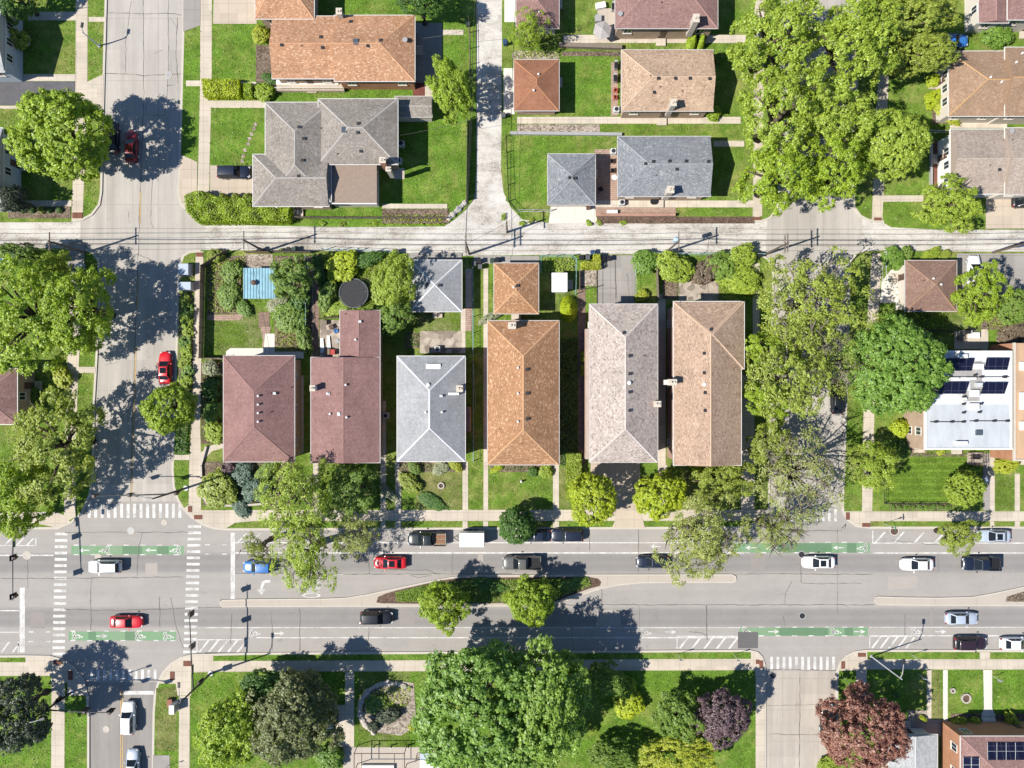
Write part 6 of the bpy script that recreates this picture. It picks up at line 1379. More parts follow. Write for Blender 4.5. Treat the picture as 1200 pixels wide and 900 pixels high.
scatter('undergrowth', 'tall weedy undergrowth in the back gardens', 'undergrowth', (wild | px_mask([[(432, 815), (448, 805), (470, 802), (482, 804), (478, 826), (446, 848)]])) & ~px_mask([(395, 325, 434, 362)]), 16000, FOL['bright'], (.06, .16), .5, 2, .6)
beds = px_mask([(470, 543, 540, 552), (576, 546, 647, 551), (1064, 531, 1148, 534), (262, 543, 340, 590), (210, 348, 224, 468), (238, 428, 261, 516), (1116, 840, 1150, 860), (800, 545, 866, 552), (475, 392, 490, 406), (1044, 591, 1114, 597)])
scatter('ground_cover', 'mixed low plants covering the garden beds', 'ground cover', beds, 8000, FOL['fresh'], (.05, .13), .35, 3, .6, .06)
scatter('ground_cover', 'thin weeds over the planted median bed', 'ground cover', px_mask([[(463, 694), (500, 685), (545, 679), (690, 678), (693, 686), (668, 695), (648, 702), (636, 705), (520, 706), (465, 705)]]), 5000, FOL['green'], (.05, .13), .25, 4, .6, .05)
# ================================================================ poles, wires, signals, signs
UP = 'utility poles along the alley'
def utility_pole(px, py, hgt, label, transformer=False, two=False):
    b = W(px, py); t = thing('utility_pole', label, 'utility pole', (b.x, b.y, -.1), UP)
    mb = MB(); mb.tube([(b.x, b.y, -.13), (b.x, b.y, hgt)], [.17, .11], 10); mb.build('pole', POLE, t)
    for z in ((hgt - .3, hgt - 1.3) if two else (hgt - .3,)):
        mb = MB(); mb.box(b.x - .06, b.y - 1.25, z - .06, b.x + .06, b.y + 1.25, z + .06); ca = mb.build('crossarm', POLE, t)
        for k in (-1.1, -.45, .45, 1.1): mb = MB(); mb.cyl((b.x, b.y + k, z + .061), .05, .16, 8); mb.build('insulator', GREYM, ca)
    if transformer:
        mb = MB(); mb.cyl((b.x - .1, b.y + .5, hgt - 2.3), .32, 1.0, 16); mb.cyl((b.x - .1, b.y + .5, hgt - 1.299), .34, .08, 16, .2); mb.build('transformer', plain('pale_blue_metal', (.35, .48, .58), .5), t)
        mb = MB(); mb.box(b.x - .04, b.y, hgt - 1.9, b.x + .04, b.y + .3, hgt - 1.8); mb.build('bracket', DARKM, t)
    return b
utility_pole(100, 296, 8.6, 'utility pole at the alley corner left of the left street', two=False)
utility_pole(310, 294.5, 8.6, 'utility pole beside the turquoise-roofed shed')
utility_pole(550, 297.5, 8.8, 'utility pole at the alley corner by the light grey garage', two=True)
utility_pole(780, 296, 8.8, 'utility pole with a pale blue transformer behind the ash house', True)
utility_pole(897, 298, 9.0, 'utility pole with twin crossarms at the right street corner', two=True)
utility_pole(1163, 296, 8.8, 'utility pole at the right end of the alley')
utility_pole(594, 272, 6.5, 'short pole at the back lane corner north of the alley')
poles = [(-220, 296, 8.3), (100, 296, 8.3), (310, 294.5, 8.3), (550, 297.5, 8.5), (780, 296, 8.5), (897, 298, 8.7), (1163, 296, 8.5), (1420, 296, 8.5)]
for off, dz, lab in ((-1.1, .2, 'southernmost overhead wire along the alley'), (-.45, .2, 'second overhead wire from the south along the alley'), (.45, .2, 'third overhead wire from the south along the alley'), (1.1, .2, 'northernmost overhead wire along the alley'), (.1, -2.0, 'thick lower telephone cable along the alley')):
    pts = []
    for (x0, y0, h0), (x1, y1, h1) in zip(poles, poles[1:]):
        a, b = W(x0, y0), W(x1, y1); n = 8
        for k in range(n + (1 if x1 == 1420 else 0)):
            f = k / n; p = a.lerp(b, f); pts.append((p.x, p.y + off, h0 + (h1 - h0) * f + dz - .5 * 4 * f * (1 - f)))
    mb = MB(); mb.tube(pts, .018 if dz > 0 else .04, 5); tag(mb.build('overhead_wire', DARKM), lab, 'wire', 'overhead wires')
def span(a, b, sag, lab, r=.02):
    A, B = Vector(a), Vector(b); pts = []
    for k in range(9): f = k / 8; p = A.lerp(B, f); p.z -= sag * 4 * f * (1 - f); pts.append(p)
    mb = MB(); mb.tube(pts, r, 5); tag(mb.build('overhead_wire', DARKM), lab, 'wire', 'overhead wires')
P = lambda x, y, z: tuple(W(x, y).to_2d()) + (z,)
span(P(550, 297.5, 8.4), P(572, -160, 8.5), .8, 'wire running up the back lane from the grey garage corner'); span(P(549, 298, 7.2), P(566, -160, 7.4), .9, 'lower wire running up the back lane from the grey garage corner', .035)
span(P(594, 272, 6.3), P(550, 297.5, 7.6), .2, 'short wire between the two poles at the back lane corner')
span(P(552, 160, 6.6), P(470, 170, 4.0), .4, 'service wire to the stone-grey house wall'); span(P(594, 272, 6.3), P(722, 172, 4.1), .5, 'service wire to the slate-grey house')
span(P(310, 294.5, 7.2), P(330, 418, 5.0), .6, 'service wire to the plum corner house'); span(P(550, 297.5, 7.4), P(560, 480, 5.4), .7, 'service wire running between the light grey and orange houses'); span(P(780, 296, 7.2), P(785, 360, 6.6), .3, 'service wire to the tan-shingled house')
span(P(552, 60, 6.6), P(500, 60, 4.0), .3, 'service wire to the salmon ranch house')

def luminaire(root, b, z, d, L):
    """a street-light arm and its lamp head on top of a pole; d = world direction"""
    e = Vector((b.x + d[0] * L, b.y + d[1] * L, z + .25))
    mb = MB(); mb.tube([(b.x, b.y, z - .4), (b.x + d[0] * L * .4, b.y + d[1] * L * .4, z + .1), e], [.07, .055, .045], 8); arm = mb.build('lamp_arm', GREYM, root)
    mb = MB(); mb.cbox((e.x + d[0] * .3, e.y + d[1] * .3, e.z - .08), .75, .34, .16, math.atan2(d[1], d[0])); mb.build('lamp_head', DARKM, arm, bevel=.04)
def signal_head(parent, p, rz):
    mb = MB(); mb.cbox((p.x, p.y, p.z - .55), .32, .38, 1.1, rz); h = mb.build('signal_head', BLACK, parent, bevel=.03)
    for k, c in enumerate((TAILL, plain('amber_lens', (.25, .12, .01), .3), plain('green_lens', (.01, .12, .05), .3))):
        d = Vector((math.cos(rz), math.sin(rz), 0)); q = Vector((p.x, p.y, p.z + .33 - .33 * k)) + d * .165
        mb = MB(); mb.tube([q, q + d * .1], .12, 10); mb.build('lens', c, h)
    mb = MB(); mb.cbox((p.x - .0, p.y, p.z - .75), .03, .8, 1.5, rz); mb.v = [v - Vector((math.cos(rz), math.sin(rz), 0)) * .19 for v in mb.v]; mb.build('backplate', BLACK, h)
def mast(px, py, armdir, L, label, heads, zl=10.0, lum=(0, 1), side=None, street=2.2, za=6.0):
    b = W(px, py); t = thing('traffic_signal_mast', label, 'traffic signal', (b.x, b.y, 0), 'traffic signal masts at the junction')
    mb = MB(); mb.cyl((b.x, b.y, 0.02), .38, .12, 16); mb.build('base_plate', GALV, t)
    mb = MB(); mb.tube([(b.x, b.y, .1), (b.x, b.y, zl)], [.17, .10], 12); mb.build('pole', DARKM, t)
    d = Vector((armdir[0], armdir[1], 0)); e = Vector((b.x, b.y, za + .35)) + d * L
    mb = MB(); mb.tube([(b.x, b.y, za - .15), Vector((b.x, b.y, za + .2)) + d * L * .4, e], [.11, .085, .055], 10); arm = mb.build('mast_arm', DARKM, t)
    for f in heads: signal_head(arm, Vector((b.x, b.y, za + .1 + .25 * f)) + d * L * f + Vector((0, 0, -.35)), math.atan2(d.y, d.x) + math.pi / 2 * (1 if side is None else side))
    q = Vector((b.x, b.y, za + .6)) + d * L * .25; mb = MB(); mb.cbox((q.x, q.y, za - .42), 1.4 if abs(d.x) > .5 else .04, .04 if abs(d.x) > .5 else 1.4, .38); mb.build('street_name_plate', plain('sign_green', (.02, .16, .07), .5), arm)
    luminaire(t, b, zl, lum, street)
    s = Vector((b.x, b.y, 3.0)) + Vector((-d.y, d.x, 0)) * .3; signal_head(t, s, math.atan2(d.y, d.x) + math.pi / 2)
mast(247, 789, (-.03, 1), 11.2, 'signal mast at the park corner, its arm reaching up over the avenue', (.55, .95), side=1, lum=(0, 1))
mast(218, 572, (-1, -.02), 10.2, 'signal mast at the corner garden, its arm reaching left over the left street', (.5, .97), side=1, lum=(-.85, .2))
mast(48, 604, (.02, -1), 10.6, 'signal mast under the left trees, its arm reaching down over the avenue', (.45, .95), side=1, lum=(0, -1))
mast(84, 811, (1, -.02), 9.2, 'signal mast in the shadow of the blackish tree, its arm over the lower left street', (.6, .98), side=-1, lum=(.9, .3))
def street_lamp(px, py, hgt, d, L, label):
    b = W(px, py); t = thing('street_lamp', label, 'street lamp', (b.x, b.y, 0), 'street lamps')
    mb = MB(); mb.tube([(b.x, b.y, 0), (b.x, b.y, hgt)], [.12, .07], 10); mb.build('pole', GALV, t); mb = MB(); mb.cyl((b.x, b.y, .015), .25, .12, 12); mb.build('base_plate', GREYM, t)
    luminaire(t, b, hgt, d, L)
street_lamp(116.5, 54, 4.3, (.1, .6), 1.1, 'short street lamp in the kerb strip of the upper left street')
street_lamp(1021, 769, 8.4, (.05, 1), 2.2, 'tall street lamp at the lower right corner of the avenue')
def sign(px, py, hgt, label, c=None, rz=0, tee=False):
    b = W(px, py); t = thing('street_sign', label, 'sign', (b.x, b.y, 0), 'kerbside signs')
    mb = MB(); mb.tube([(b.x, b.y, -.05), (b.x, b.y, hgt)], .035, 6); mb.build('post', GALV, t)
    mb = MB(); mb.cbox((b.x, b.y - .045, hgt - .62), .45, .02, .6, rz); mb.build('sign_panel', c or WHITE, t)
    if tee: mb = MB(); mb.cbox((b.x, b.y, hgt + .02), .9, .02, .2, 0); mb.build('name_plate', plain('sign_green', (.02, .16, .07), .5), t); mb = MB(); mb.cbox((b.x, b.y, hgt + .23), .02, .9, .2, 0); mb.build('name_plate', plain('sign_green', (.02, .16, .07), .5), t)
sign(794, 766.5, 2.6, 'parking sign on the kerb grass above the left part of the hatched strip'); sign(860, 767, 2.6, 'parking sign on the kerb grass near the asphalt patch'); sign(1068, 767, 2.6, 'parking sign on the kerb grass right of the tall lamp')
sign(1035, 613.5, 3.1, 'street name sign with crossed green plates at the right corner', tee=True); sign(989, 795, 2.6, 'sign on the corner lawn beside the lower right street'); sign(197, 897, 2.6, 'sign beside the concrete pad at the bottom left'); sign(1163, 792, 2.0, 'small sign beside the white front path', rz=.4); sign(1075, 789, 2.2, 'small sign in the copper tree shadow')
sign(1012, 570, 2.3, 'sign post under the open bright green tree')

# ================================================================ fences and low walls
def fence(pts, hgt, style, mat, label, cat='fence', th=.06, name='fence', z0=0.0):
    q = [W(*p) for p in pts]; c = q[0]; t = thing(name, label, cat, (c.x, c.y, z0))
    for i, (a, b) in enumerate(zip(q, q[1:])):
        L = (b - a).length; d = (b - a).normalized(); rz = math.atan2(d.y, d.x); n = max(1, round(L / 2.4))
        mb = MB(); m = a.lerp(b, .5)
        if style == 'board':
            k = 0; bw = .145; nb = max(1, int(L / .16))
            for j in range(nb):
                p = a.lerp(b, (j + .5) / nb); mb.cbox((p.x, p.y, z0 + .05), L / nb - .012, th * .5, hgt - .08 - .03 * ((j * 7) % 3), rz)
        elif style == 'rail':
            for z in (.08, hgt - .05): mb.tube([(a.x, a.y, z0 + z), (b.x, b.y, z0 + z)], .028, 5)
            nn = int(L / .35)
            for j in range(nn + 1): p = a.lerp(b, j / max(nn, 1)); mb.tube([(p.x, p.y, z0 + .08), (p.x, p.y, z0 + hgt - .05)], .007, 3)
        else: mb.cbox((m.x, m.y, z0 - .05), L, th, hgt + .05, rz)
        mb.build('panel' if style != 'wall' else 'wall_run', mat, t)
        if style != 'wall':
            for j in range(n + 1):
                if j == n and i < len(q) - 2: continue
                p = a.lerp(b, j / n); mb = MB(); mb.cbox((p.x, p.y, z0 - .05), .09, .09, hgt + .12, rz); mb.build('post', mat, t)
        else:
            mb = MB(); mb.cbox((m.x, m.y, z0 + hgt + .002), L + .04, th + .08, .06, rz); mb.build('coping', mat, t)
TEAL = plain('teal_fence_rail', (.28, .45, .43), .5)
fence([(268, 296), (240.5, 313), (238.5, 420), (262, 420)], 1.8, 'board', WOOD, 'tall weathered board fence along the left pavement around the back garden')
fence([(380, 293), (458, 296)], 1.7, 'rail', TEAL, 'pale metal fence along the alley above the trampoline garden'); fence([(360.5, 301), (361, 412)], 1.3, 'rail', TEAL, 'thin metal fence beside the paved walkway')
fence([(554.5, 315), (555, 540)], 1.2, 'rail', TEAL, 'thin wire fence between the light grey and orange houses'); fence([(633.5, 320), (634, 301), (670, 300.5), (675, 305), (674, 345)], 1.3, 'rail', TEAL, 'pale wire fence around the lawn with the white shed')
fence([(679, 318), (679, 340), (698, 337)], 1.0, 'board', WOODG, 'low grey board fence below the golden hedge'); fence([(699.5, 315), (699.5, 358)], 1.1, 'rail', DARKM, 'dark wire fence left of the parking pad'); fence([(743.5, 300), (744, 345)], 1.1, 'rail', GALV, 'thin metal fence right of the parking pad')
fence([(768, 303), (770, 352)], 1.5, 'board', WOODG, 'grey board fence beside the narrow garden path'); fence([(744, 298), (893, 299)], 1.3, 'rail', TEAL, 'pale wire fence along the alley behind the tan-shingled house')
fence([(550, 20), (551, 95)], 1.4, 'rail', WOODG, 'wire fence along the back lane behind the ranch house'); fence([(548, 142), (547, 236)], 1.6, 'board', WOODG, 'board fence along the back lane beside the stone-grey house'); fence([(593, 160), (596, 236), (606, 248)], 1.2, 'rail', DARKM, 'dark wire fence along the back lane opposite the grey house')
fence([(606, 248), (644, 248)], 1.2, 'rail', GALV, 'wire fence above the alley left of the slate garage'); fence([(655, 54.5), (728, 57)], .7, 'wall', WOODG, 'long low timber retaining wall above the light tan house', 'wall', .5, 'retaining_wall'); fence([(598, 157), (728, 158.5)], .5, 'wall', GREYM, 'long low grey retaining wall above the slate-grey house', 'wall', .35, 'retaining_wall')
fence([(698, 253), (790, 253)], .8, 'wall', BR_PINK, 'low pink brick wall along the alley below the slate-grey house', 'wall', .3, 'garden_wall'); fence([(345, 256), (524, 256.5)], 1.2, 'board', WOODG, 'dark timber fence below the stone-grey house along the alley')
fence([(1082, 155), (1112, 156)], 1.0, 'rail', WHITE, 'white railing at the porch of the taupe-roofed house'); fence([(1089.5, 163), (1089.5, 226)], .5, 'wall', GREYM, 'grey edging wall beside the red tiled walk', 'wall', .2, 'garden_wall')
fence([(1036, 589.5), (1117, 589.5)], .9, 'rail', DARKM, 'low dark iron fence along the mown front lawn'); fence([(1035, 533), (1036, 589)], .8, 'rail', DARKM, 'dark iron fence on the left side of the mown lawn')
fence([(242.5, 523), (236.5, 545), (238, 580), (246, 592), (285, 592), (308, 590), (318, 578)], .35, 'wall', STONE, 'curved pale stone edging around the corner garden', 'edging', .22, 'garden_edging'); fence([(242, 420), (262, 420)], .5, 'wall', WOODG, 'timber sleeper edging above the silvery shrubs', 'edging', .2, 'garden_edging')
fence([(375, 374), (398, 372)], 1.5, 'board', WOODG, 'short grey board fence behind the cluttered patio'); fence([(1150, 345), (1150, 384)], 1.2, 'rail', WOODG, 'rail fence between back lawn and twiggy shrubs'); fence([(1064, 386.5), (1118, 387.5)], 1.3, 'board', WOODG, 'grey board fence behind the white flat-roofed house')
fence([(1034, 297), (1034, 330)], 1.2, 'rail', GALV, 'wire fence right of the upper right pavement'); fence([(322, 296), (366, 297)], 1.6, 'board', WOODG, 'grey board fence at the alley right of the turquoise shed')
fence([(290, 296.5), (318, 297)], 1.6, 'board', WOOD, 'board gate along the alley above the turquoise shed')

# ================================================================ garden and street things
def bin_(px, py, c, lab, rz=0):
    b = W(px, py); t = thing('wheelie_bin', lab, 'bin', (b.x, b.y, -.1 if py < 300 else 0.04), 'bins along the alley', rz); z = 0
    m = MB(); m.prism([(-.26, -.28), (.26, -.28), (.26, .28), (-.26, .28)], 0.08, .95); me = m.mesh('bin_body'); bevel_mesh(me, .04); me.materials.append(c); inst('bin_body', me, t)
    m = MB(); m.box(-.31, -.35, .955, .31, .31, 1.04); me = m.mesh('lid'); bevel_mesh(me, .03); me.materials.append(c); l = inst('lid', me, t)
    m = MB(); m.tube([(-.25, .36, .93), (.25, .36, .93)], .025); me = m.mesh('handle'); me.materials.append(c); inst('handle', me, t)
    for s in (-1, 1): m = MB(); m.tube([(s * .28, .26, .1), (s * .33, .26, .1)], .1, 12); me = m.mesh('wheel'); me.materials.append(RUBBER); inst('wheel', me, t)
BG = plain('bin_green', (.03, .06, .045), .5); BB = plain('bin_blue', (.03, .06, .14), .5); BGY = plain('bin_grey', (.09, .095, .10), .5)
for x, y, c, l in ((556, 310, BGY, 'grey bin beside the pole at the grey garage'), (563, 313.5, BGY, 'grey bin below its neighbour by the garage path'), (562, 307, BLACK, 'black bin in the trio at the garage path'), (577, 306.5, BG, 'green bin left of a black bin at the orange garage'), (582.5, 306, BLACK, 'black bin at the orange garage door'), (681, 303, BLACK, 'black bin left of the golden hedge'), (688, 303, BGY, 'grey bin inside the golden hedge'), (694, 297, BB, 'blue bin in the alley above the golden hedge'), (705, 304, BLACK, 'black bin at the corner of the parking pad'), (713, 304, BLACK, 'second black bin on the parking pad edge'), (777, 298, BB, 'blue bin beside the transformer pole'), (888, 300, BLACK, 'black bin at the alley corner by the tan house'), (548.5, 30, BG, 'lone green bin at the back lane fence'), (592, 52, BB, 'blue bin at the back lane opposite the ranch house'), (590, 137, BGY, 'grey bin by the rust-red garage walk'), (340, 293.5, BLACK, 'black bin at the alley beside the board fence'), (346, 293.5, BG, 'green bin at the alley beside the board fence'), (306, 294, BLACK, 'black bin beside the turquoise shed gate'), (689, 244, RUSTM, 'brown bin on the short white driveway'), (1136, 385, BLACK, 'black bin by the patio of the white house'), (1192, 288, BB, 'blue bin at the right end of the alley'), (466, 296, BGY, 'grey bin above the trampoline garden corner')): bin_(x, y, c, l)
# two cabinets by the left street
for x, y, w, d, h, lab in ((215.5, 315.5, 1.45, 1.6, 1.2, 'upper pale utility cabinet in the left street planting strip'), (216.5, 335, 1.8, 1.15, 1.1, 'lower pale utility cabinet in the left street planting strip')):
    b = W(x, y, 1.1); t = thing('utility_cabinet', lab, 'cabinet', (b.x, b.y, 0))
    mb = MB(); mb.cbox((b.x, b.y, .1), w, d, h); mb.build('cabinet_body', SIDE_BLUE, t, bevel=.05); mb = MB(); mb.cbox((b.x, b.y, 0.01), w + .2, d + .2, .1); mb.build('plinth', M_PATH, t); mb = MB(); mb.cbox((b.x - w / 2 - .012, b.y, .25), .02, d * .8, h - .3); mb.build('door', WHITE, t)
b = W(92, 312, 1); t = thing('utility_cabinet', 'small white cabinet on the parking pad by the left street', 'cabinet', (b.x, b.y, 0)); mb = MB(); mb.cbox((b.x, b.y, .05), .9, .8, .9); mb.build('cabinet_body', WHITE, t, bevel=.04); mb = MB(); mb.cbox((b.x + .46, b.y, .15), .02, .6, .7); mb.build('door', GREYM, t)
b = W(203, 830, 1); t = thing('utility_cabinet', 'white traffic control cabinet beside the lower left pavement', 'cabinet', (b.x, b.y, 0)); mb = MB(); mb.cbox((b.x, b.y, .08), .75, 1.3, 1.5); mb.build('cabinet_body', WHITE, t, bevel=.04); mb = MB(); mb.cbox((b.x, b.y, .0), 1.0, 1.6, .08); mb.build('plinth', M_PATH, t); mb = MB(); mb.cbox((b.x + .385, b.y, .25), .02, 1.0, 1.2); mb.build('door', GREYM, t)
b = W(197, 826, 1); t = thing('utility_cabinet', 'red-brown capped service pedestal beside the white control cabinet', 'cabinet', (b.x, b.y, 0)); mb = MB(); mb.cbox((b.x, b.y, .02), .8, 1.2, .5); mb.build('cabinet_body', RUSTM, t, bevel=.03); mb = MB(); mb.cbox((b.x, b.y, .521), .7, 1.1, .05); mb.build('lid', plain('red_brown_lid', (.25, .09, .06), .7), t)
# kiosk with white rounded top
b = W(391, 839); t = thing('kiosk', 'dark pillar kiosk with a white rounded lamp top beside the park path', 'kiosk', (b.x, b.y, 0)); mb = MB(); mb.cbox((b.x, b.y, .05), 1.5, 1.9, 2.3); mb.build('kiosk_body', RUSTM, t, bevel=.04); mb = MB(); mb.cbox((b.x, b.y, 2.351), 1.6, 2.0, .12); mb.build('roof', DARKM, t); mb = MB(); mb.cbox((b.x, b.y, 2.472), 1.15, 1.2, .4); mb.build('lamp_cover', WHITE, t, bevel=.18)
mb = MB(); mb.cbox((b.x + .765, b.y, .8), .02, 1.4, 1.2); mb.build('notice_panel', GLASS, t)
for i, x in enumerate((439, 459, 479, 499)):
    b = W(x, 873.5); t = thing('bollard', 'dark bollard in the row of four at the park terrace', 'bollard', (b.x, b.y, 0), 'row of bollards'); mb = MB(); mb.cyl((b.x, b.y, 0), .09, .9, 12); mb.build('post', DARKM, t); mb = MB(); mb.cyl((b.x, b.y, .901), .11, .06, 12, .05); mb.build('cap', WHITE, t)
# stones around the bed
r = random.Random(5)
for i in range(24):
    a = math.radians(62 + i * 7.6); x = 457 + 35 * math.cos(a); y = 831 - 31 * math.sin(a)
    b = W(x, y); bm = bmesh.new(); bmesh.ops.create_icosphere(bm, subdivisions=2, radius=1)
    for v in bm.verts: v.co += Vector((r.uniform(-.12, .12), r.uniform(-.12, .12), r.uniform(-.12, .12)))
    s = r.uniform(.3, .48); me = bpy.data.meshes.new('boulder'); bmesh.ops.scale(bm, vec=(s * r.uniform(1, 1.3), s, s * .7), verts=bm.verts); bm.to_mesh(me); bm.free(); me.materials.append(STONE)
    o = bpy.data.objects.new('boulder', me); C.objects.link(o); o.location = (b.x, b.y, .12); o.rotation_euler = (0, 0, r.uniform(0, 6)); tag(o, 'pale boulder in the ring around the park rock bed', 'boulder', 'ring of boulders')
# trampoline
b = W(414.5, 343.5, .9); t = thing('trampoline', 'round black trampoline on the overgrown back lawn', 'trampoline', (b.x, b.y, 0)); mb = MB(); mb.cyl((b.x, b.y, .84), 1.95, .03, 40); mb.build('mat', plain('trampoline_mat', (.035, .036, .04), .8), t)
mb = MB(); mb.tube([(b.x + 2.08 * math.cos(k * math.pi / 20), b.y + 2.08 * math.sin(k * math.pi / 20), .88) for k in range(41)], .09, 6); mb.build('rim', plain('trampoline_rim', (.10, .11, .13), .6), t)
for k in range(6):
    a = k * math.pi / 3; mb = MB(); mb.tube([(b.x + 2.05 * math.cos(a), b.y + 2.05 * math.sin(a), 0), (b.x + 2.05 * math.cos(a), b.y + 2.05 * math.sin(a), 2.5 if k in (0, 1, 5) else .85)], .035); mb.build('leg', GALV, t)
mb = MB(); mb.tube([(b.x + 2.07 * math.cos(k * math.pi / 12 - 1.1), b.y + 2.07 * math.sin(k * math.pi / 12 - 1.1), 2.45) for k in range(10)], .03, 5); mb.build('net_hoop', DARKM, t)
# umbrella on the patio
b = W(706, 35, 2.2); t = thing('patio_umbrella', 'grey six-sided patio umbrella by the mauve top house', 'umbrella', (b.x, b.y, 0)); mb = MB()
for k in range(6):
    a0, a1 = k * math.pi / 3 + .3, (k + 1) * math.pi / 3 + .3; mb.poly([(b.x, b.y, 2.6), (b.x + 1.4 * math.cos(a0), b.y + 1.4 * math.sin(a0), 2.1), (b.x + 1.4 * math.cos(a1), b.y + 1.4 * math.sin(a1), 2.1)])
mb.build('canopy', plain('grey_canvas', (.36, .33, .32), .9), t); mb = MB(); mb.tube([(b.x, b.y, 0), (b.x, b.y, 2.7)], .03); mb.build('pole', GREYM, t); mb = MB(); mb.cyl((b.x, b.y, .06), .3, .08, 14); mb.build('base', DARKM, t)
def grill(px, py, lab, c=None, rz=0):
    b = W(px, py, .8); t = thing('barbecue_grill', lab, 'grill', (b.x, b.y, .05), None, rz); m = MB(); m.box(-.45, -.28, .8, .45, .28, 1.05); me = m.mesh('hood'); bevel_mesh(me, .1, 3); me.materials.append(c or BLACK); inst('hood', me, t)
    m = MB(); m.box(-.42, -.25, .1, .42, .25, .795); me = m.mesh('cart'); me.materials.append(GREYM); inst('cart', me, t); m = MB(); m.box(.46, -.22, .82, .8, .22, .86); me = m.mesh('side_shelf'); me.materials.append(GREYM); inst('side_shelf', me, t)
grill(722, 77, 'black grill at the upper end of the light tan house patio', rz=1.57); grill(721, 92, 'black grill below the first on the light tan house patio', rz=1.57); grill(719, 8, 'black grill at the back of the mauve top house', rz=1.57); grill(1133, 389, 'black grill on the patio behind the white house')
def chair(px, py, c, lab, rz=0, z=0.05):
    b = W(px, py, .5); t = thing('garden_chair', lab, 'chair', (b.x, b.y, z), None, rz); m = MB(); m.box(-.27, -.27, .40, .27, .27, .46); me = m.mesh('seat'); me.materials.append(c); inst('seat', me, t)
    m = MB(); m.box(-.27, .24, .47, .27, .30, .95); me = m.mesh('backrest'); me.materials.append(c); inst('backrest', me, t)
    for sx in (-1, 1):
        for sy in (-1, 1): m = MB(); m.box(sx * .24 - .025, sy * .24 - .025, 0, sx * .24 + .025, sy * .24 + .025, .399); me = m.mesh('leg'); me.materials.append(c); inst('leg', me, t)
        m = MB(); m.box(sx * .27 - .03, -.27, .6, sx * .27 + .03, .235, .64); me = m.mesh('armrest'); me.materials.append(c); inst('armrest', me, t)
REDP = plain('red_plastic', (.45, .10, .06), .5); BLUP = plain('blue_plastic', (.05, .16, .38), .5)
chair(721.5, 106, REDP, 'upper red garden chair on the light tan house patio', 1.4); chair(721, 114, REDP, 'lower red garden chair on the light tan house patio', 1.7); chair(1139, 535, DARKM, 'dark chair on the railed front porch, left one', 3.1, .5); chair(1144, 535, DARKM, 'dark chair on the railed front porch, right one', 3.1, .5)
chair(717.5, 189, DARKM, 'dark chair at the top of the pink yard wall', 1.5); chair(718, 200, DARKM, 'dark chair in the middle of the pink yard wall', 1.5); chair(704, 222, BLACK, 'black chair at the foot of the slate garage', .5); chair(394, 388, BLUP, 'blue chair on the cluttered patio behind the plum house', .4)
def table(px, py, r_, c, lab, z=.05):
    b = W(px, py, .7); t = thing('garden_table', lab, 'table', (b.x, b.y, z)); mb = MB(); mb.cyl((b.x, b.y, .70), r_, .04, 20); mb.build('table_top', c, t); mb = MB(); mb.cyl((b.x, b.y, .08), .05, .62, 8); mb.build('leg', DARKM, t); mb = MB(); mb.cyl((b.x, b.y, .05), .28, .03, 12); mb.build('base', DARKM, t)
table(766, 236, .5, BLACK, 'round black table by the wall of the slate-grey house'); table(720, 208, .4, WHITE, 'round white table in the pink yard'); table(1127, 396, .5, WOODG, 'round grey table behind the white flat-roofed house'); table(584, 401, .01, WHITE, 'x') if False else None
def ac(px, py, lab):
    b = W(px, py, .7); t = thing('air_conditioner', lab, 'air conditioner', (b.x, b.y, .04)); mb = MB(); mb.cbox((b.x, b.y, .08), .8, .8, .75); mb.build('casing', GALV, t, bevel=.05); mb = MB(); mb.cyl((b.x, b.y, .831), .3, .02, 18); mb.build('fan_grille', DARKM, t); mb = MB(); mb.cbox((b.x, b.y, 0), .95, .95, .08); mb.build('plinth', M_PATH, t)
ac(722.5, 128, 'air conditioner at the lower end of the light tan house patio'); ac(719, 177, 'air conditioner at the upper corner of the slate-grey house'); ac(729, 237, 'air conditioner at the lower corner of the slate-grey house'); ac(467, 188, 'air conditioner behind the stone-grey house'); ac(512.5, 409, 'white air conditioner on the flagstone patio'); ac(452, 487, 'air conditioner between the plum and light grey houses'); ac(470, 168, 'upper unit behind the stone-grey house')
# cluttered patio
def crate(px, py, w, d, h, c, name, lab, cat, z=.06, rz=0):
    b = W(px, py, h); t = thing(name, lab, cat, (b.x, b.y, z), None, rz); m = MB(); m.box(-w / 2, -d / 2, 0, w / 2, d / 2, h - .05); me = m.mesh('box_body'); bevel_mesh(me, .03); me.materials.append(c); inst('box_body', me, t); m = MB(); m.box(-w / 2 - .02, -d / 2 - .02, h - .049, w / 2 + .02, d / 2 + .02, h); me = m.mesh('lid'); me.materials.append(c); inst('lid', me, t)
crate(389, 412.5, .8, .7, .6, plain('red_box', (.38, .05, .04), .6), 'storage_box', 'red storage box on the cluttered patio', 'box'); crate(383, 412, .8, .8, .7, WOOD, 'storage_box', 'wooden storage box left of the red box', 'box'); crate(395, 400, .5, .6, .5, GREYM, 'storage_box', 'grey storage box on the cluttered patio', 'box', rz=.3); crate(379, 378, .9, .6, .6, WOODG, 'storage_box', 'weathered storage box at the top of the cluttered patio', 'box'); crate(388, 383, .6, .6, .5, RUSTM, 'storage_box', 'brown storage box at the top of the cluttered patio', 'box', rz=.5)
crate(717.5, 248.5, 1.5, .55, .55, WHITE, 'storage_box', 'white bench box on the pink terrace wall', 'box'); crate(1143, 393, 1.2, .8, .75, WHITE, 'storage_box', 'white chest on the patio behind the white house', 'box'); crate(701, 21, .9, .9, .6, GREYM, 'storage_box', 'grey deck box beside the patio umbrella', 'box'); crate(704, 6, 1.4, .8, .6, WHITE, 'storage_box', 'white deck box at the top edge patio', 'box', rz=.2); crate(498, 14, .01, .01, .01, WHITE, 'x', 'x', 'x') if False else None
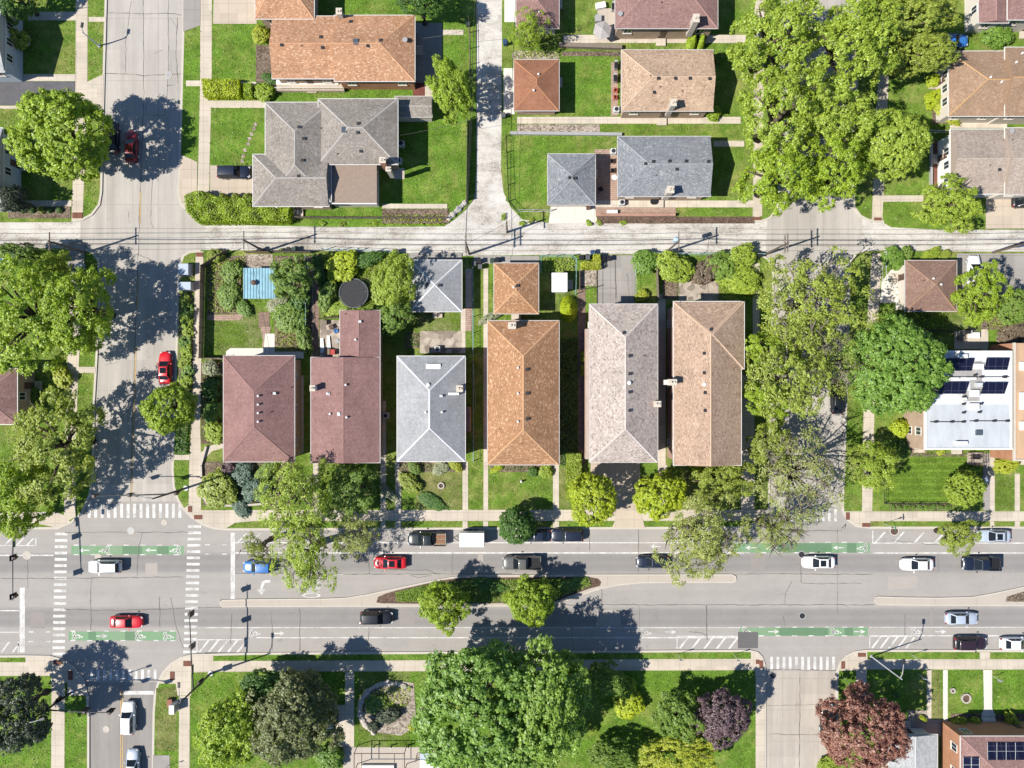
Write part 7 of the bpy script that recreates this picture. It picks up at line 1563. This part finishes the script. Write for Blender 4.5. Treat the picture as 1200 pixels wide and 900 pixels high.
for x, y, lab in ((377.5, 405, 'left white board leaning pile on the cluttered patio'), (385, 402, 'right white board pile on the cluttered patio')):
    b = W(x, y); t = thing('board_stack', lab, 'boards', (b.x, b.y, .06))
    for k in range(3): mb = MB(); mb.cbox((b.x + .05 * k, b.y, .06 + .07 * k), .42, 2.2 - .2 * k, .06, .05 * k); mb.build('board', WHITE, t)
def planter_ring(px, py, r_, lab, mat=STONE):
    b = W(px, py); t = thing('fire_ring' if mat is STONE else 'round_planter', lab, 'stone ring', (b.x, b.y, 0)); mb = MB(); n = 14
    for k in range(n): a = 2 * math.pi * k / n; mb.cbox((b.x + r_ * math.cos(a), b.y + r_ * math.sin(a), 0.0), .2, r_ * .4, .25, a)
    mb.build('stone_rim', mat, t); mb = MB(); mb.cyl((b.x, b.y, .03), r_ - .1, .06, 16); mb.build('soil', M_MULCH, t)
planter_ring(1131.5, 818, .62, 'stone-edged planting ring in the lower right lawn'); planter_ring(517, 569, .40, 'round stone planter on the dry front lawn'); planter_ring(1116, 809, .3, 'small stone ring beside the white path')
b = W(611, 564); t = thing('lawn_statue', 'small white statue on the lawn before the orange house', 'statue', (b.x, b.y, 0)); mb = MB(); mb.cyl((b.x, b.y, 0), .22, .2, 12); mb.build('plinth', STONE, t); mb = MB(); mb.cyl((b.x, b.y, .2), .17, .35, 12, .1); mb.cyl((b.x, b.y, .55), .1, .12, 12, .15); mb.cyl((b.x, b.y, .67), .15, .15, 12, .06); mb.build('figure', WHITE, t)
b = W(1155.5, 563, .4); t = thing('tarp_pile', 'lumpy blue-grey tarp-covered pile on the side path', 'tarp', (b.x, b.y, .05)); bm = bmesh.new(); bmesh.ops.create_uvsphere(bm, u_segments=14, v_segments=8, radius=.6)
for v in bm.verts: v.co = Vector((v.co.x * .8 * (1 + r.uniform(-.15, .15)), v.co.y * 1.5 * (1 + r.uniform(-.12, .12)), max(0, v.co.z) * 1.1 + r.uniform(0, .08)))
me = bpy.data.meshes.new('tarp'); bm.to_mesh(me); bm.free(); me.materials.append(plain('tarp_blue_grey', (.30, .34, .42), .6)); inst('tarp', me, t)
mb = MB(); mb.tube([(b.x - .4, b.y - .5, .06), (b.x + .3, b.y + .9, .5)], .04); mb.build('pole', DARKM, t)
b = W(276, 332); t = thing('raised_bed', 'timber-framed raised bed among the vegetables', 'raised bed', (b.x, b.y, 0)); u, v = W(269, 334), W(283, 327)
for q in ((u.x, u.y, v.x, u.y + .12), (u.x, v.y - .12, v.x, v.y), (u.x, u.y + .121, u.x + .12, v.y - .121), (v.x - .12, u.y + .121, v.x, v.y - .121)): mb = MB(); mb.box(q[0], q[1], 0.02, q[2], q[3], .4); mb.build('side_board', WOOD, t)
mb = MB(); mb.box(u.x + .121, u.y + .121, 0.02, v.x - .121, v.y - .121, .33); mb.build('soil', M_SOIL, t)
for i, (x, y) in enumerate(((1196 / 4 + 0, 146), (297.5, 151), (295, 157), (292.5, 163), (290.5, 169), (287, 176), (285, 183), (283.5, 189))): lay('stepping_stone', M_PEBBLE, [(x - 2.2, y - 2), (x + 1.8, y - 2.4), (x + 2.4, y + 1.6), (x - 1.6, y + 2.2)], .03)
r = random.Random(9)
for i in range(9):
    x, y = 526 + i * 2.3, 256 - i * 2.2; b = W(x, y); bm = bmesh.new(); bmesh.ops.create_icosphere(bm, subdivisions=2, radius=1); s = r.uniform(.3, .5)
    for v in bm.verts: v.co = (v.co + Vector((r.uniform(-.15, .15), r.uniform(-.15, .15), r.uniform(-.15, .15)))) * s
    me = bpy.data.meshes.new('boulder'); bm.to_mesh(me); bm.free(); me.materials.append(GREYM if i % 2 else STONE); o = bpy.data.objects.new('boulder', me); C.objects.link(o); o.location = (b.x, b.y, .1); tag(o, 'boulder in the row at the back lane corner of the grey house garden', 'boulder', 'boulders at the back lane corner')
